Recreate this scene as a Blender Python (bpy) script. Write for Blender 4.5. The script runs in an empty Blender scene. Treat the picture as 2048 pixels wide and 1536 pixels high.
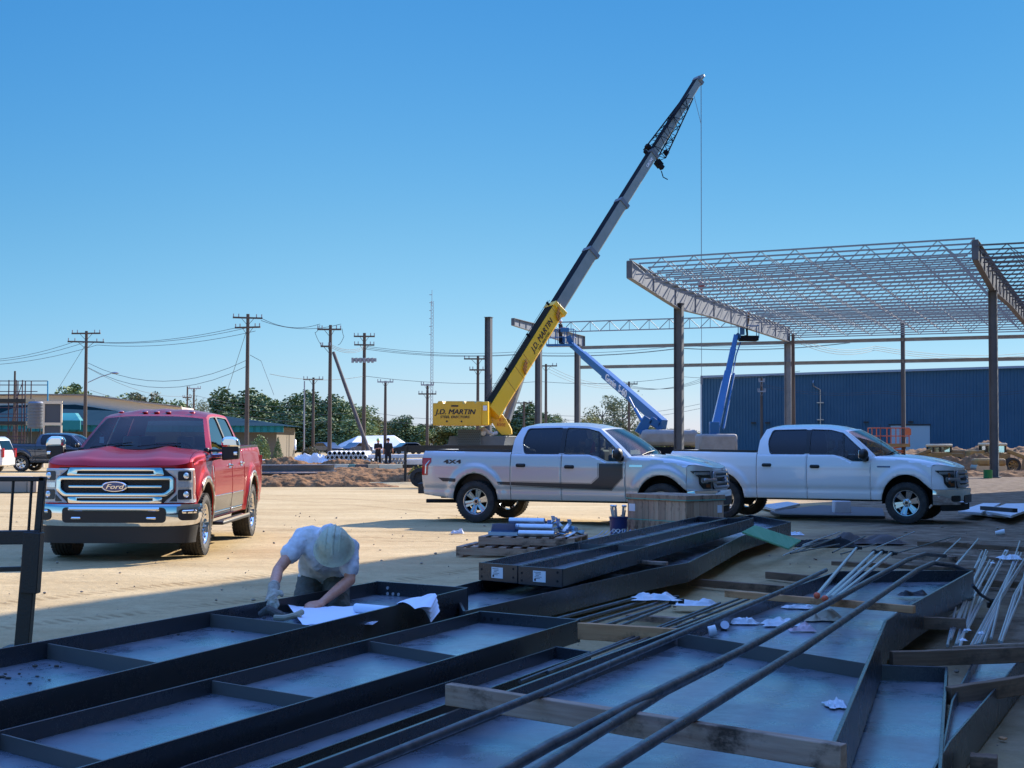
BUILD = set('trucks crane frame lifts ground bg trees poles mid fore people'.split())
import bpy, bmesh, math, random
from mathutils import Vector, Matrix, geometry
from mathutils.geometry import delaunay_2d_cdt
random.seed(7)
R = math.radians
V = Vector
scene = bpy.context.scene
COL = scene.collection
# ------------------------------------------------------------------ camera
EYE = 1.57; F = 2900.0; PITCH = math.atan(116/2900.0); ROLL = R(0.2)
cam_d = bpy.data.cameras.new("camera"); cam = bpy.data.objects.new("camera", cam_d); COL.objects.link(cam)
cam.location = (0, 0, EYE)
CM = Matrix.Rotation(R(90)+PITCH, 3, 'X') @ Matrix.Rotation(ROLL, 3, 'Z')
cam.rotation_euler = CM.to_euler()
cam_d.sensor_width = 36; cam_d.lens = 36*F/2048; cam_d.clip_start = 0.1; cam_d.clip_end = 6000
scene.camera = cam
def ray(px, py):
    return CM @ V(((px-1024)/F, (768-py)/F, -1.0))
def PZ(px, py, z=0.0):          # point at height z
    d = ray(px, py); t = (z-EYE)/d.z
    return V((d.x*t, d.y*t, z))
def PD(px, py, Y):              # point at distance Y
    d = ray(px, py); t = Y/d.y
    return V((d.x*t, Y, EYE+d.z*t))
# ------------------------------------------------------------------ world / light
SUN_AZ = 42.0; SUN_EL = 30.0
w = bpy.data.worlds.new("World"); scene.world = w; w.use_nodes = True
nt = w.node_tree; nt.nodes.clear()
sky = nt.nodes.new('ShaderNodeTexSky'); sky.sky_type = 'NISHITA'; sky.sun_disc = False
sky.sun_elevation = R(SUN_EL); sky.sun_rotation = R(SUN_AZ); sky.altitude = 200; sky.air_density = 1.0; sky.dust_density = 0.25; sky.ozone_density = 2.4
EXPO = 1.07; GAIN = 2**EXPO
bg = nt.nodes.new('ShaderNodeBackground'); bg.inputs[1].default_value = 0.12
wo = nt.nodes.new('ShaderNodeOutputWorld')
def wm(op, a, b=None, clamp=False):
    n = nt.nodes.new('ShaderNodeMath'); n.operation = op
    for i, v in enumerate((a, b)):
        if v is None: continue
        if isinstance(v, (int, float)): n.inputs[i].default_value = v
        else: nt.links.new(v, n.inputs[i])
    return n.outputs[0]
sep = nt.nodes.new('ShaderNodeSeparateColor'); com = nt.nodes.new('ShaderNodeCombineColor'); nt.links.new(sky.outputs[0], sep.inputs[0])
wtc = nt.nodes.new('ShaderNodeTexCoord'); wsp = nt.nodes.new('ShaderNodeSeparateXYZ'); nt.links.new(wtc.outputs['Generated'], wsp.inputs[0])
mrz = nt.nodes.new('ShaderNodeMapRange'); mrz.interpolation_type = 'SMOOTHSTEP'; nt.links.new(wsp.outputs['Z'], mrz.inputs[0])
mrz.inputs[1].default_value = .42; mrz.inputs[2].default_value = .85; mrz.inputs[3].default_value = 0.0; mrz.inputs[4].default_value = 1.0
for i, (a_, g_, t_) in enumerate(((.74, 1.67, 34.0), (.75, .95, 6.2), (.89, .5, 3.9))):      # clear blue sky grade; overhead gain added as fill for the shade
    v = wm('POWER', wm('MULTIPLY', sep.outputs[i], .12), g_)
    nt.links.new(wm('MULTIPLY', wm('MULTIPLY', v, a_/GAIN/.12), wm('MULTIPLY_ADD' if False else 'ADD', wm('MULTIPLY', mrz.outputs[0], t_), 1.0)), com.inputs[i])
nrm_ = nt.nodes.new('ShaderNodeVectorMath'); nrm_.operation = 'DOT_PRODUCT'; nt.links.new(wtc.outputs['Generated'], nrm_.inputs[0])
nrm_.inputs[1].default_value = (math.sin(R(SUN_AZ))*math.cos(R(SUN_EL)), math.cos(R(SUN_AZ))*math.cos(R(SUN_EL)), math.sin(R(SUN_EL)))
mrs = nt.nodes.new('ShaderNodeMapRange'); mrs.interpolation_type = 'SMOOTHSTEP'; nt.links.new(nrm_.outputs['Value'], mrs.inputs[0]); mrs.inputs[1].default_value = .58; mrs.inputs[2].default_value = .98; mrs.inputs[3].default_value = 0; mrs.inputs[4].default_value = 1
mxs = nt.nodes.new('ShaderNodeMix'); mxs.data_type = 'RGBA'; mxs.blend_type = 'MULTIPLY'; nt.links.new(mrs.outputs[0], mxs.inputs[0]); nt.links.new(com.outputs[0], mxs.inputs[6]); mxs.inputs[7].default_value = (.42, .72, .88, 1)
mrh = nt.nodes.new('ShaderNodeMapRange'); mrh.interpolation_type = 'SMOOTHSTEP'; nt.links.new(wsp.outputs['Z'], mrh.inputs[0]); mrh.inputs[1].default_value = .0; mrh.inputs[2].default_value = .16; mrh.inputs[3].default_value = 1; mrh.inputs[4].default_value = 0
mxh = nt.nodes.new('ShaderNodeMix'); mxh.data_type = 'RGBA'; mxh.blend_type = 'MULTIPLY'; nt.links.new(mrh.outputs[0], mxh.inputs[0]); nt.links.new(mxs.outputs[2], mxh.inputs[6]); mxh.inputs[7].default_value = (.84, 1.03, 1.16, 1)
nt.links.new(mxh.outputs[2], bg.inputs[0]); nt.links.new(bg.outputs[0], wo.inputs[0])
sl = bpy.data.lights.new("sun_lamp", 'SUN'); sl.energy = 4.55; sl.angle = R(0.5); sl.color = (1.0, .93, .82)
so = bpy.data.objects.new("sun_lamp", sl); COL.objects.link(so)
sd = V((math.sin(R(SUN_AZ))*math.cos(R(SUN_EL)), math.cos(R(SUN_AZ))*math.cos(R(SUN_EL)), math.sin(R(SUN_EL))))
so.rotation_euler = sd.to_track_quat('Z', 'Y').to_euler(); so.location = (30, 30, 60)
scene.view_settings.view_transform = 'Standard'; scene.view_settings.look = 'None'
scene.view_settings.exposure = EXPO; scene.view_settings.gamma = 1.0
scene.cycles.max_bounces = 6; scene.cycles.transparent_max_bounces = 12
try: scene.cycles.use_denoising = True
except Exception: pass
# ------------------------------------------------------------------ materials
MATS = {}
def mat(name, col, rough=.6, metal=0.0, col2=None, nscale=3.0, bump=0.0, bscale=40.0, rvar=0.0, coat=0.0, detail=4.0, stretch=None, thr=(.35,.65), spec=None, world=False, coords='Object'):
    if name in MATS: return MATS[name]
    m = bpy.data.materials.new(name); m.use_nodes = True; n = m.node_tree.nodes; l = m.node_tree.links
    b = n['Principled BSDF']; b.inputs['Base Color'].default_value = (*col, 1); b.inputs['Roughness'].default_value = rough; b.inputs['Metallic'].default_value = metal
    if coat: b.inputs['Coat Weight'].default_value = coat; b.inputs['Coat Roughness'].default_value = .04
    if spec is not None: b.inputs['Specular IOR Level'].default_value = spec
    tc = n.new('ShaderNodeTexCoord'); mp = n.new('ShaderNodeMapping'); l.new(tc.outputs[coords], mp.inputs[0])
    if stretch: mp.inputs['Scale'].default_value = stretch
    if col2 is not None:
        nz = n.new('ShaderNodeTexNoise'); nz.inputs['Scale'].default_value = nscale; nz.inputs['Detail'].default_value = detail; nz.inputs['Roughness'].default_value = .62
        l.new(mp.outputs[0], nz.inputs['Vector'])
        cr = n.new('ShaderNodeValToRGB'); cr.color_ramp.elements[0].position = thr[0]; cr.color_ramp.elements[1].position = thr[1]
        cr.color_ramp.elements[0].color = (*col, 1); cr.color_ramp.elements[1].color = (*col2, 1)
        l.new(nz.outputs['Fac'], cr.inputs[0]); l.new(cr.outputs[0], b.inputs['Base Color'])
    if rvar:
        n2 = n.new('ShaderNodeTexNoise'); n2.inputs['Scale'].default_value = nscale*1.7; n2.inputs['Detail'].default_value = 5
        l.new(mp.outputs[0], n2.inputs['Vector'])
        mr = n.new('ShaderNodeMapRange'); mr.inputs[1].default_value=.3; mr.inputs[2].default_value=.7; mr.inputs[3].default_value = max(rough-rvar,.02); mr.inputs[4].default_value = min(rough+rvar,1)
        l.new(n2.outputs['Fac'], mr.inputs[0]); l.new(mr.outputs[0], b.inputs['Roughness'])
    if bump:
        n3 = n.new('ShaderNodeTexNoise'); n3.inputs['Scale'].default_value = bscale; n3.inputs['Detail'].default_value = 5
        l.new(mp.outputs[0], n3.inputs['Vector'])
        bp = n.new('ShaderNodeBump'); bp.inputs['Strength'].default_value = min(bump,1); bp.inputs['Distance'].default_value = .01 if bump<=1 else .01*bump
        l.new(n3.outputs['Fac'], bp.inputs['Height']); l.new(bp.outputs[0], b.inputs['Normal'])
    MATS[name] = m; return m
def glass(name, tint, refl=1.0):
    if name in MATS: return MATS[name]
    m = bpy.data.materials.new(name); m.use_nodes = True; n = m.node_tree.nodes; l = m.node_tree.links; n.clear()
    o = n.new('ShaderNodeOutputMaterial'); mx = n.new('ShaderNodeMixShader'); t = n.new('ShaderNodeBsdfTransparent'); g = n.new('ShaderNodeBsdfGlossy'); fr = n.new('ShaderNodeFresnel')
    t.inputs[0].default_value = (*tint, 1); g.inputs['Roughness'].default_value = .015; g.inputs['Color'].default_value = (refl, refl, refl, 1); fr.inputs[0].default_value = 1.5
    l.new(fr.outputs[0], mx.inputs[0]); l.new(t.outputs[0], mx.inputs[1]); l.new(g.outputs[0], mx.inputs[2]); l.new(mx.outputs[0], o.inputs[0])
    MATS[name] = m; return m
# ------------------------------------------------------------------ mesh builder
class MB:
    def __init__(s): s.v = []; s.f = []
    def add(s, vs, fs, M=None):
        o = len(s.v)
        s.v += [ (M @ V(p)) if M is not None else V(p) for p in vs ]
        s.f += [ tuple(i+o for i in f) for f in fs ]
        return s
    def box(s, c, d, M=None, rz=0, rot=None):
        hx, hy, hz = d[0]/2, d[1]/2, d[2]/2
        A = rot.to_4x4() if rot is not None else Matrix.Rotation(rz, 4, 'Z')
        T = Matrix.Translation(c) @ A
        if M is not None: T = M @ T
        vs = [(x, y, z) for z in (-hz, hz) for y in (-hy, hy) for x in (-hx, hx)]
        return s.add(vs, [(0,2,3,1),(4,5,7,6),(0,1,5,4),(2,6,7,3),(0,4,6,2),(1,3,7,5)], T)
    def bar(s, a, b, w, h, up=(0,0,1)):          # box beam from a to b; w across, h along up
        a, b = V(a), V(b); d = b-a; L = d.length
        if L < 1e-6: return s
        x = d/L; u = V(up); y = u.cross(x)
        if y.length < 1e-4: y = V((0,1,0)).cross(x)
        if y.length < 1e-4: y = V((1,0,0)).cross(x)
        y.normalize(); z = x.cross(y)
        rot = Matrix((x, y, z)).transposed()
        return s.box((a+b)/2, (L, w, h), rot=rot)
    def tube(s, pts, r, n=8, caps=True, r2=None):
        pts = [V(p) for p in pts]; k = len(pts); o = len(s.v)
        rs = r if isinstance(r, (list, tuple)) else [r + ((r2-r)*i/(k-1) if r2 is not None else 0) for i in range(k)]
        prev = None
        for i, p in enumerate(pts):
            t = (pts[min(i+1, k-1)] - pts[max(i-1, 0)]); t.normalize()
            if prev is None:
                a = V((0,0,1)) if abs(t.z) < .9 else V((1,0,0))
                x = t.cross(a); x.normalize()
            else:
                x = prev - t*prev.dot(t); x.normalize()
            prev = x; y = t.cross(x)
            for j in range(n):
                an = 2*math.pi*j/n
                s.v.append(p + (x*math.cos(an)+y*math.sin(an))*rs[i])
        for i in range(k-1):
            for j in range(n):
                a = o+i*n+j; b = o+i*n+(j+1) % n
                s.f.append((a, b, b+n, a+n))
        if caps:
            s.f.append(tuple(o+j for j in reversed(range(n)))); s.f.append(tuple(o+(k-1)*n+j for j in range(n)))
        return s
    def prism(s, poly, off, M=None):             # poly: list of 3D points, off: extrusion vector
        n = len(poly); vs = [V(p) for p in poly] + [V(p)+V(off) for p in poly]
        fs = [tuple(reversed(range(n))), tuple(range(n, 2*n))] + [(i, (i+1) % n, (i+1) % n+n, i+n) for i in range(n)]
        return s.add(vs, fs, M)
    def lathe(s, prof, n=32, M=None, closed=False):   # prof: (r, z) about local Z
        vs = []; fs = []; k = len(prof)
        for i in range(n):
            a = 2*math.pi*i/n
            for r, z in prof: vs.append((r*math.cos(a), r*math.sin(a), z))
        m = k if closed else k-1
        for i in range(n):
            for j in range(m):
                a = i*k+j; b = i*k+(j+1) % k; c = ((i+1) % n)*k+(j+1) % k; d = ((i+1) % n)*k+j
                fs.append((a, d, c, b))
        return s.add(vs, fs, M)
    def ball(s, c, r, n=12, m=8, sc=(1,1,1), M=None):
        vs = []; fs = []
        for i in range(m+1):
            th = math.pi*i/m
            for j in range(n):
                ph = 2*math.pi*j/n
                vs.append((c[0]+r*sc[0]*math.sin(th)*math.cos(ph), c[1]+r*sc[1]*math.sin(th)*math.sin(ph), c[2]+r*sc[2]*math.cos(th)))
        for i in range(m):
            for j in range(n):
                fs.append((i*n+j, (i+1)*n+j, (i+1)*n+(j+1) % n, i*n+(j+1) % n))
        return s.add(vs, fs, M)
    def grid(s, fn, nu, nv, M=None):
        vs = [fn(i/nu, j/nv) for i in range(nu+1) for j in range(nv+1)]
        fs = [(i*(nv+1)+j, (i+1)*(nv+1)+j, (i+1)*(nv+1)+j+1, i*(nv+1)+j+1) for i in range(nu) for j in range(nv)]
        return s.add(vs, fs, M)
    def panel(s, loops, fn, sp=.08, M=None):     # loops of 2D points, outer first, holes after; fn(u,v)->3D
        pts = []; edges = []
        for lp in loops:
            o = len(pts); q = []
            for i, a in enumerate(lp):
                b = lp[(i+1) % len(lp)]; L = math.hypot(b[0]-a[0], b[1]-a[1]); k = max(1, int(L/sp+.5))
                for t in range(k): q.append((a[0]+(b[0]-a[0])*t/k, a[1]+(b[1]-a[1])*t/k))
            pts += q; edges += [(o+i, o+(i+1) % len(q)) for i in range(len(q))]
        def inside(x, y):
            c = False
            for lp in loops:
                n = len(lp)
                for i in range(n):
                    (x1, y1), (x2, y2) = lp[i], lp[(i+1) % n]
                    if (y1 > y) != (y2 > y) and x < (x2-x1)*(y-y1)/(y2-y1)+x1: c = not c
            return c
        us = [p[0] for p in loops[0]]; ws = [p[1] for p in loops[0]]
        bp = list(pts); g = sp
        x = min(us)+g*.5
        while x < max(us):
            y = min(ws)+g*.5
            while y < max(ws):
                if inside(x, y) and min((x-a)**2+(y-b)**2 for a, b in bp) > (g*.45)**2: pts.append((x, y))
                y += g
            x += g
        r = delaunay_2d_cdt([V(p) for p in pts], edges, [], 0, 1e-6)
        vs = [fn(p.x, p.y) for p in r[0]]; fs = []
        for f in r[2]:
            cx = sum(r[0][i].x for i in f)/len(f); cy = sum(r[0][i].y for i in f)/len(f)
            if inside(cx, cy): fs.append(tuple(f))
        return s.add(vs, fs, M)
    def mirror(s):                                # mirrored copy across y=0
        m = MB(); m.v = [V((p[0], -p[1], p[2])) for p in s.v]; m.f = [tuple(reversed(f)) for f in s.f]; return m
    def xf(s, M): s.v = [M @ V(p) for p in s.v]; return s
    def join(s, o): return s.add(o.v, o.f)
def text_mb(txt, size=1.0, M=None, shear=0.0, offset=0.0, ext=.002, align='CENTER'):
    bold, offset = offset, 0.0
    c = bpy.data.curves.new("t", 'FONT'); c.body = txt; c.size = size; c.align_x = align; c.align_y = 'CENTER'; c.shear = shear; c.offset = offset; c.extrude = ext; c.resolution_u = 3
    o = bpy.data.objects.new("t", c); COL.objects.link(o)
    dg = bpy.context.evaluated_depsgraph_get(); me = bpy.data.meshes.new_from_object(o.evaluated_get(dg))
    m = MB()
    for k_ in ((0.0, 0.0, 0.0),) if not bold else ((-bold, 0, 0), (0, 0, .0006), (bold, 0, .0012)):
        m.add([v.co+V(k_) for v in me.vertices], [tuple(p.vertices) for p in me.polygons], M)
    bpy.data.objects.remove(o); bpy.data.curves.remove(c); bpy.data.meshes.remove(me); return m
def mesh_of(name, mb, m, smooth=35, recalc=True, loc=None):
    me = bpy.data.meshes.new(name)
    vs = [p-loc for p in mb.v] if loc is not None else mb.v
    me.from_pydata([tuple(p) for p in vs], [], mb.f)
    if recalc:
        b = bmesh.new(); b.from_mesh(me); bmesh.ops.recalc_face_normals(b, faces=b.faces); b.to_mesh(me); b.free()
    if m is not None:
        for x in (m if isinstance(m, (list, tuple)) else [m]): me.materials.append(x)
    if smooth:
        me.shade_smooth(); me.set_sharp_from_angle(angle=R(smooth))
    me.update(); return me
def tag(o, label=None, cat=None, group=None, kind=None):
    if label: o['label'] = label
    if cat: o['category'] = cat
    if group: o['group'] = group
    if kind: o['kind'] = kind
    return o
def thing(name, label, cat, loc=(0,0,0), rz=0, group=None):
    o = bpy.data.objects.new(name, None); COL.objects.link(o); o.empty_display_size = .2
    o.location = loc; o.rotation_euler = (0, 0, rz); return tag(o, label, cat, group)
def mods(o, bev=0, solid=0):
    if solid:
        md = o.modifiers.new("solid", 'SOLIDIFY'); md.thickness = abs(solid); md.offset = -1 if solid > 0 else 0
    if bev:
        md = o.modifiers.new("bevel", 'BEVEL'); md.width = bev; md.segments = 2; md.limit_method = 'ANGLE'; md.angle_limit = R(35)
        md.harden_normals = False
    return o
def wmat(o):
    M = Matrix.Translation(o.location) @ o.rotation_euler.to_matrix().to_4x4()
    return M if o.parent is None else wmat(o.parent) @ M
REF = [None]
def part(parent, name, mb, m, world=False, smooth=35, bev=0, solid=0, recalc=True, label=None):
    """a mesh part in the parent's own space (world=True: points given in world space)"""
    if world: mb.xf(wmat(parent).inverted())
    # origin at the part's own centre
    n = max(1, len(mb.v)); c = V((0,0,0))
    for p in mb.v: c += p
    c /= n
    me = mesh_of(name, mb, m, smooth, recalc, c)
    if solid and REF[0] is not None:      # open sheets: make the normals face away from the thing's middle
        t = 0.0
        for p in me.polygons:
            d = (p.center+c)-REF[0]; d.x *= .25; t += p.area*p.normal.dot(d)
        if t < 0: me.flip_normals()
    o = bpy.data.objects.new(name, me); COL.objects.link(o); o.parent = parent; o.location = c
    if label: o['label'] = label
    return mods(o, bev, solid)
def single(name, label, cat, mb, m, group=None, kind=None, smooth=35, bev=0, solid=0, recalc=True):
    xs = [p[0] for p in mb.v]; ys = [p[1] for p in mb.v]; zs = [p[2] for p in mb.v]
    c = V(((min(xs)+max(xs))/2, (min(ys)+max(ys))/2, min(zs)))
    o = bpy.data.objects.new(name, mesh_of(name, mb, m, smooth, recalc, c)); COL.objects.link(o); o.location = c
    tag(o, label, cat, group, kind); return mods(o, bev, solid)
def kids(o): return [c for c in bpy.data.objects if c.parent == o]
def copy_tree(o, parent=None, loc=None, rz=None, label=None):
    c = o.copy(); COL.objects.link(c); c.parent = parent
    if loc is not None: c.location = loc
    if rz is not None: c.rotation_euler = (0, 0, rz)
    if label: c['label'] = label
    for ch in kids(o): copy_tree(ch, c)
    return c
def lerp(a, b, t): return a+(b-a)*t
def interp(tab, x):
    if x <= tab[0][0]: return tab[0][1]
    for (a, fa), (b, fb) in zip(tab, tab[1:]):
        if x <= b: return fa+(fb-fa)*(x-a)/(b-a)
    return tab[-1][1]
def sinterp(tab, x):     # smooth (catmull-like) interpolation
    if x <= tab[0][0]: return tab[0][1]
    if x >= tab[-1][0]: return tab[-1][1]
    for i in range(len(tab)-1):
        if x <= tab[i+1][0]:
            x0, y0 = tab[i]; x1, y1 = tab[i+1]; h = x1-x0; t = (x-x0)/h
            def sl(k):
                if k == 0: return (tab[1][1]-tab[0][1])/(tab[1][0]-tab[0][0])
                if k == len(tab)-1: return (tab[-1][1]-tab[-2][1])/(tab[-1][0]-tab[-2][0])
                return (tab[k+1][1]-tab[k-1][1])/(tab[k+1][0]-tab[k-1][0])
            m0, m1 = sl(i)*h, sl(i+1)*h
            return (2*t**3-3*t*t+1)*y0+(t**3-2*t*t+t)*m0+(-2*t**3+3*t*t)*y1+(t**3-t*t)*m1
def rrect(x0, z0, x1, z1, r, n=4):
    pts = []
    for cx, cz, a0 in ((x1-r, z0+r, -90), (x1-r, z1-r, 0), (x0+r, z1-r, 90), (x0+r, z0+r, 180)):
        for i in range(n+1):
            a = R(a0+90*i/n); pts.append((cx+r*math.cos(a), cz+r*math.sin(a)))
    return pts
def roundpoly(pts, r, n=4):       # rounded corners of a 2D polygon
    out = []; k = len(pts)
    for i in range(k):
        p = V(pts[i]); a = V(pts[i-1]); b = V(pts[(i+1) % k])
        da = (a-p); db = (b-p); rr = min(r, da.length*.45, db.length*.45)
        p0 = p+da.normalized()*rr; p1 = p+db.normalized()*rr
        for j in range(n+1):
            t = j/n; q = p0*(1-t)**2+p*2*t*(1-t)+p1*t*t; out.append((q.x, q.y))
    return out
# ================================================================== pickup trucks
M_tyre = mat('tyre_rubber', (.018,.018,.018), .75, col2=(.045,.04,.035), nscale=9, bump=.4, bscale=90)
M_blk = mat('black_plastic', (.015,.015,.016), .5, bump=.2, bscale=200)
M_dark = mat('underbody', (.012,.012,.012), .9)
M_chrome = mat('chrome', (.82,.82,.83), .06, 1.0)
M_alu = mat('rim_alloy', (.62,.63,.65), .22, 1.0)
M_satin = mat('satin_metal', (.36,.36,.37), .35, .8)
M_gl_dark = glass('privacy_glass', (.02,.025,.03))
M_gl = glass('side_glass', (.35,.40,.40))
M_gl_ws = glass('windshield_glass', (.62,.68,.66), .5)
M_gl_ws2 = glass('windshield_glass_blue', (.50,.62,.64), 1.0)
M_lens = glass('lamp_lens', (.8,.82,.84))
M_red_lens = mat('red_lens', (.45,.012,.015), .15, coat=1.0)
M_white_lens = mat('clear_reflector', (.75,.77,.8), .12, .7)
M_amber = mat('amber_lens', (.55,.16,.02), .2, coat=1)
M_seat = mat('seat_leather', (.30,.25,.19), .6)
M_white_lab = mat('white_lettering', (.75,.75,.75), .5)
M_blue_oval = mat('badge_blue', (.01,.03,.16), .2, coat=1)
def make_wheel(parent, x, y, side, r, rimr, width, style, rim_m):
    rot = Matrix.Translation((x, y, r)) @ Matrix.Rotation(R(-90*side), 4, 'X')   # local +z -> outboard
    hub = MB(); hub.lathe([(0,-.1),(.15,-.1),(.15,.0),(.075,.0),(.075,.03),(0,.03)], 20, rot)
    hub.lathe([(.05,-.04),(rimr*.72,-.04),(rimr*.72,-.015),(.05,-.015)], 24, rot, closed=True)
    wh = part(parent, 'wheel', hub, M_dark)
    w2 = width/2
    t = MB()
    prof = [(rimr-.005,-w2*.82),(rimr+.02,-w2*.92),(rimr+.06,-w2),(r-.06,-w2),(r-.02,-w2*.93),(r-.006,-w2*.78)]
    gr = [-.5,-.17,.17,.5]
    for g in gr:
        prof += [(r,w2*(g-.07)),(r-.012,w2*(g-.05)),(r-.012,w2*(g+.05)),(r,w2*(g+.07))]
    prof += [(r-.006,w2*.78),(r-.02,w2*.93),(r-.06,w2),(rimr+.075,w2),(rimr+.07,w2+.003),(rimr+.03,w2*.97),(rimr+.02,w2*.92),(rimr-.005,w2*.82)]
    t.lathe(prof, 56, rot)
    for i in range(44):
        a = 2*math.pi*i/44
        for sd in (-1, 1):
            Mx = rot @ Matrix.Rotation(a+(.07 if sd > 0 else 0), 4, 'Z') @ Matrix.Translation((r-.017, 0, sd*w2*.86))
            t.box((0,0,0), (.026,.03,w2*.26), Mx)
    part(wh, 'tyre', t, M_tyre, smooth=30).matrix_parent_inverse = wh.matrix_parent_inverse
    m = MB()
    m.lathe([(rimr,-w2*.85),(rimr-.02,-w2*.8),(rimr-.03,-w2*.2),(rimr-.028,w2*.55),(rimr-.012,w2*.72),(rimr-.002,w2*.86),(rimr+.012,w2*.88),(rimr+.012,w2*.80)], 40, rot)
    fz = w2*.60
    m.lathe([(0,fz+.0),(.045,fz),(.05,fz-.02),(.085,fz-.03),(.085,fz-.08),(0,fz-.08)], 24, rot)
    if style == 6:
        for i in range(6):
            for dx in (-.024, .024):
                A = rot @ Matrix.Rotation(2*math.pi*i/6+.26, 4, 'Z')
                m.prism([(.06,dx*1.0-.016,fz-.03),(.06,dx*1.0+.016,fz-.03),(rimr-.012,dx*1.7+.021,fz+.012),(rimr-.012,dx*1.7-.021,fz+.012)], (0,0,-.035), A)
            A = rot @ Matrix.Rotation(2*math.pi*i/6+.26, 4, 'Z')
            m.prism([(.06,-.02,fz-.04),(.06,.02,fz-.04),(rimr-.012,.05,fz-.012),(rimr-.012,-.05,fz-.012)], (0,0,-.025), A)
    else:
        for i in range(style):
            for sg in (-1, 1):
                A = rot @ Matrix.Rotation(2*math.pi*i/style, 4, 'Z')
                m.prism([(.06,sg*.004-.012,fz-.025),(.06,sg*.004+.012,fz-.025),(rimr-.012,sg*.045+.013,fz+.02),(rimr-.012,sg*.045-.013,fz+.02)], (0,0,-.035), A)
    for i in range(6):
        a = 2*math.pi*i/6; m.lathe([(0,fz-.005),(.011,fz-.008),(.011,fz-.04)], 8, rot @ Matrix.Translation((.066*math.cos(a),.066*math.sin(a),0)))
    part(wh, 'rim', m, rim_m)
    # fix sub-part placement (children of an offset origin)
    for c in kids(wh): c.location = c.location-wh.location
    cp = MB(); cp.lathe([(0,fz+.008),(.03,fz+.006),(.034,fz-.004)], 20, rot)
    c = part(wh, 'centre_cap', cp, M_blk); c.location = c.location-wh.location
    return wh
def make_truck(name, label, loc, heading, P, paint, group='pickup trucks parked on the site'):
    T = thing(name, label, 'pickup truck', loc, heading, group)
    REF[0] = V((-P['wb']/2, 0, .9))
    wb = P['wb']; sup = P.get('super', False); xr = -wb; tail = P['tail']; S = P['S']; tr = P['tyre_r']; az = tr+.02; aa, ab = P['arch']
    WT = P['WT']; KT = P['KT']; gx = P['gapx']; bpx = P['bpx']; fdx = P['fdx']; belt = P['belt']
    def W(x, z):
        w0 = sinterp(WT, z)
        k = sinterp(KT, x)
        w1 = w0*k
        for xc in (0, xr):
            q = math.sqrt(((x-xc)/aa)**2+((z-az)/ab)**2)
            if z < az+ab*1.6 and q < 1.38:
                u = min(1, max(0, (1.38-q)/.16)); w1 += P['flare']*u*u*(3-2*u)
        if .9 < z < 1.3 and x < fdx: w1 += .006*math.exp(-((z-P['crease'])/.03)**2)
        return w1
    side = lambda d=0.0, s=-1: (lambda x, z: (x, s*(W(x, z)+d), z))
    NC = P['nose']    # plan curve: list of (s, x, y)
    xs_t = [(s, x) for s, x, y in NC]; ys_t = [(s, y) for s, x, y in NC]
    def nose(s, z, d=0.0):
        a = abs(s); x = sinterp(xs_t, a); y = sinterp(ys_t, a)
        q = min(1, a/S); rk = P['rake'](z)
        x2 = sinterp(xs_t, min(a+.01, S+.3)); y2 = sinterp(ys_t, min(a+.01, S+.3))
        tx, ty = x2-x, y2-y; L = math.hypot(tx, ty) or 1; nx, ny = ty/L, -tx/L
        x += rk*(1-q**4); y *= 1+(W(xs_t[-1][1], z)/ys_t[-1][1]-1)*q**3
        x += nx*d; y += ny*d
        return (x, math.copysign(y, s) if a > 1e-9 else 0.0, z)
    def npanel(loop, d=0.0, both=True, holes=(), sp=.06):
        m = MB(); m.panel([loop]+list(holes), lambda s, z: nose(s, z, d), sp)
        if both: m.join(m.mirror())
        return m
    # ---------------- lower side panels
    def arc(xc, a0, a1, n=22, k=1.0):
        return [(xc+aa*k*math.cos(R(a0+(a1-a0)*i/n)), az+ab*k*math.sin(R(a0+(a1-a0)*i/n))) for i in range(n+1)]
    zb = P['rocker']
    th = math.degrees(math.asin((zb-az)/ab)) if abs(zb-az) < ab else 0
    rz0, rz1 = P['rail']
    bed = [(tail+.02, zb+.08)]+arc(xr, 180-th, th)+[(gx-.012, zb), (gx-.012, rz1), (gx-.3, rz1+.004), (tail+.03, rz0), (tail, rz0-.05), (tail-.01, .9)]
    rdoor = [(gx, zb), (bpx-.004, zb), (bpx-.004, belt-.004), (gx, belt-.004)]
    fdoor = [(bpx+.004, zb), (fdx-.004, zb)]+[(x, z-.004) for x, z in P['dip']]+[(bpx+.004, belt-.004)]
    nxz = P['fz']   # fender top table
    fxe = NC[-1][1]
    a_end = 52
    fend = [(fdx+.004, zb)]+arc(0, 180-th, a_end)+[(fxe, P['bump_top'])]+[(x, interp(nxz, x)) for x in [fxe-(fxe-fdx-.004)*i/14 for i in range(15)]]
    loops = {'bed_side': bed, 'rear_door': rdoor, 'front_door': fdoor, 'fender': fend}
    bodyp = {}
    for s in (-1, 1):
        for nm, lp in loops.items():
            m = MB(); m.panel([lp], side(0, s), .042)
            ob = part(T, nm, m, paint, smooth=50, solid=.02, recalc=True)
            bodyp[(nm, s)] = ob
        for (nm, hx, hz) in (('rear_door', P['hr'][0], P['hr'][1]), ('front_door', P['hf'][0], P['hf'][1])):
            m = MB(); pr = rrect(hx-.10, hz-.035, hx+.10, hz+.035, .03)
            m.panel([pr], side(.004, s), .05); 
            hb = MB(); hb.add(m.v, m.f)
            hb.bar((hx-.09, s*(W(hx, hz)+.03), hz+.005), (hx+.09, s*(W(hx, hz)+.03), hz+.005), .022, .036)
            o = bodyp[(nm, s)]; h = part(T, 'handle', hb, P['handle_m'], bev=.008); h.parent = o; h.location = h.location-o.location
    # dark inner shell so that gaps read dark
    m = MB()
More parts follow.
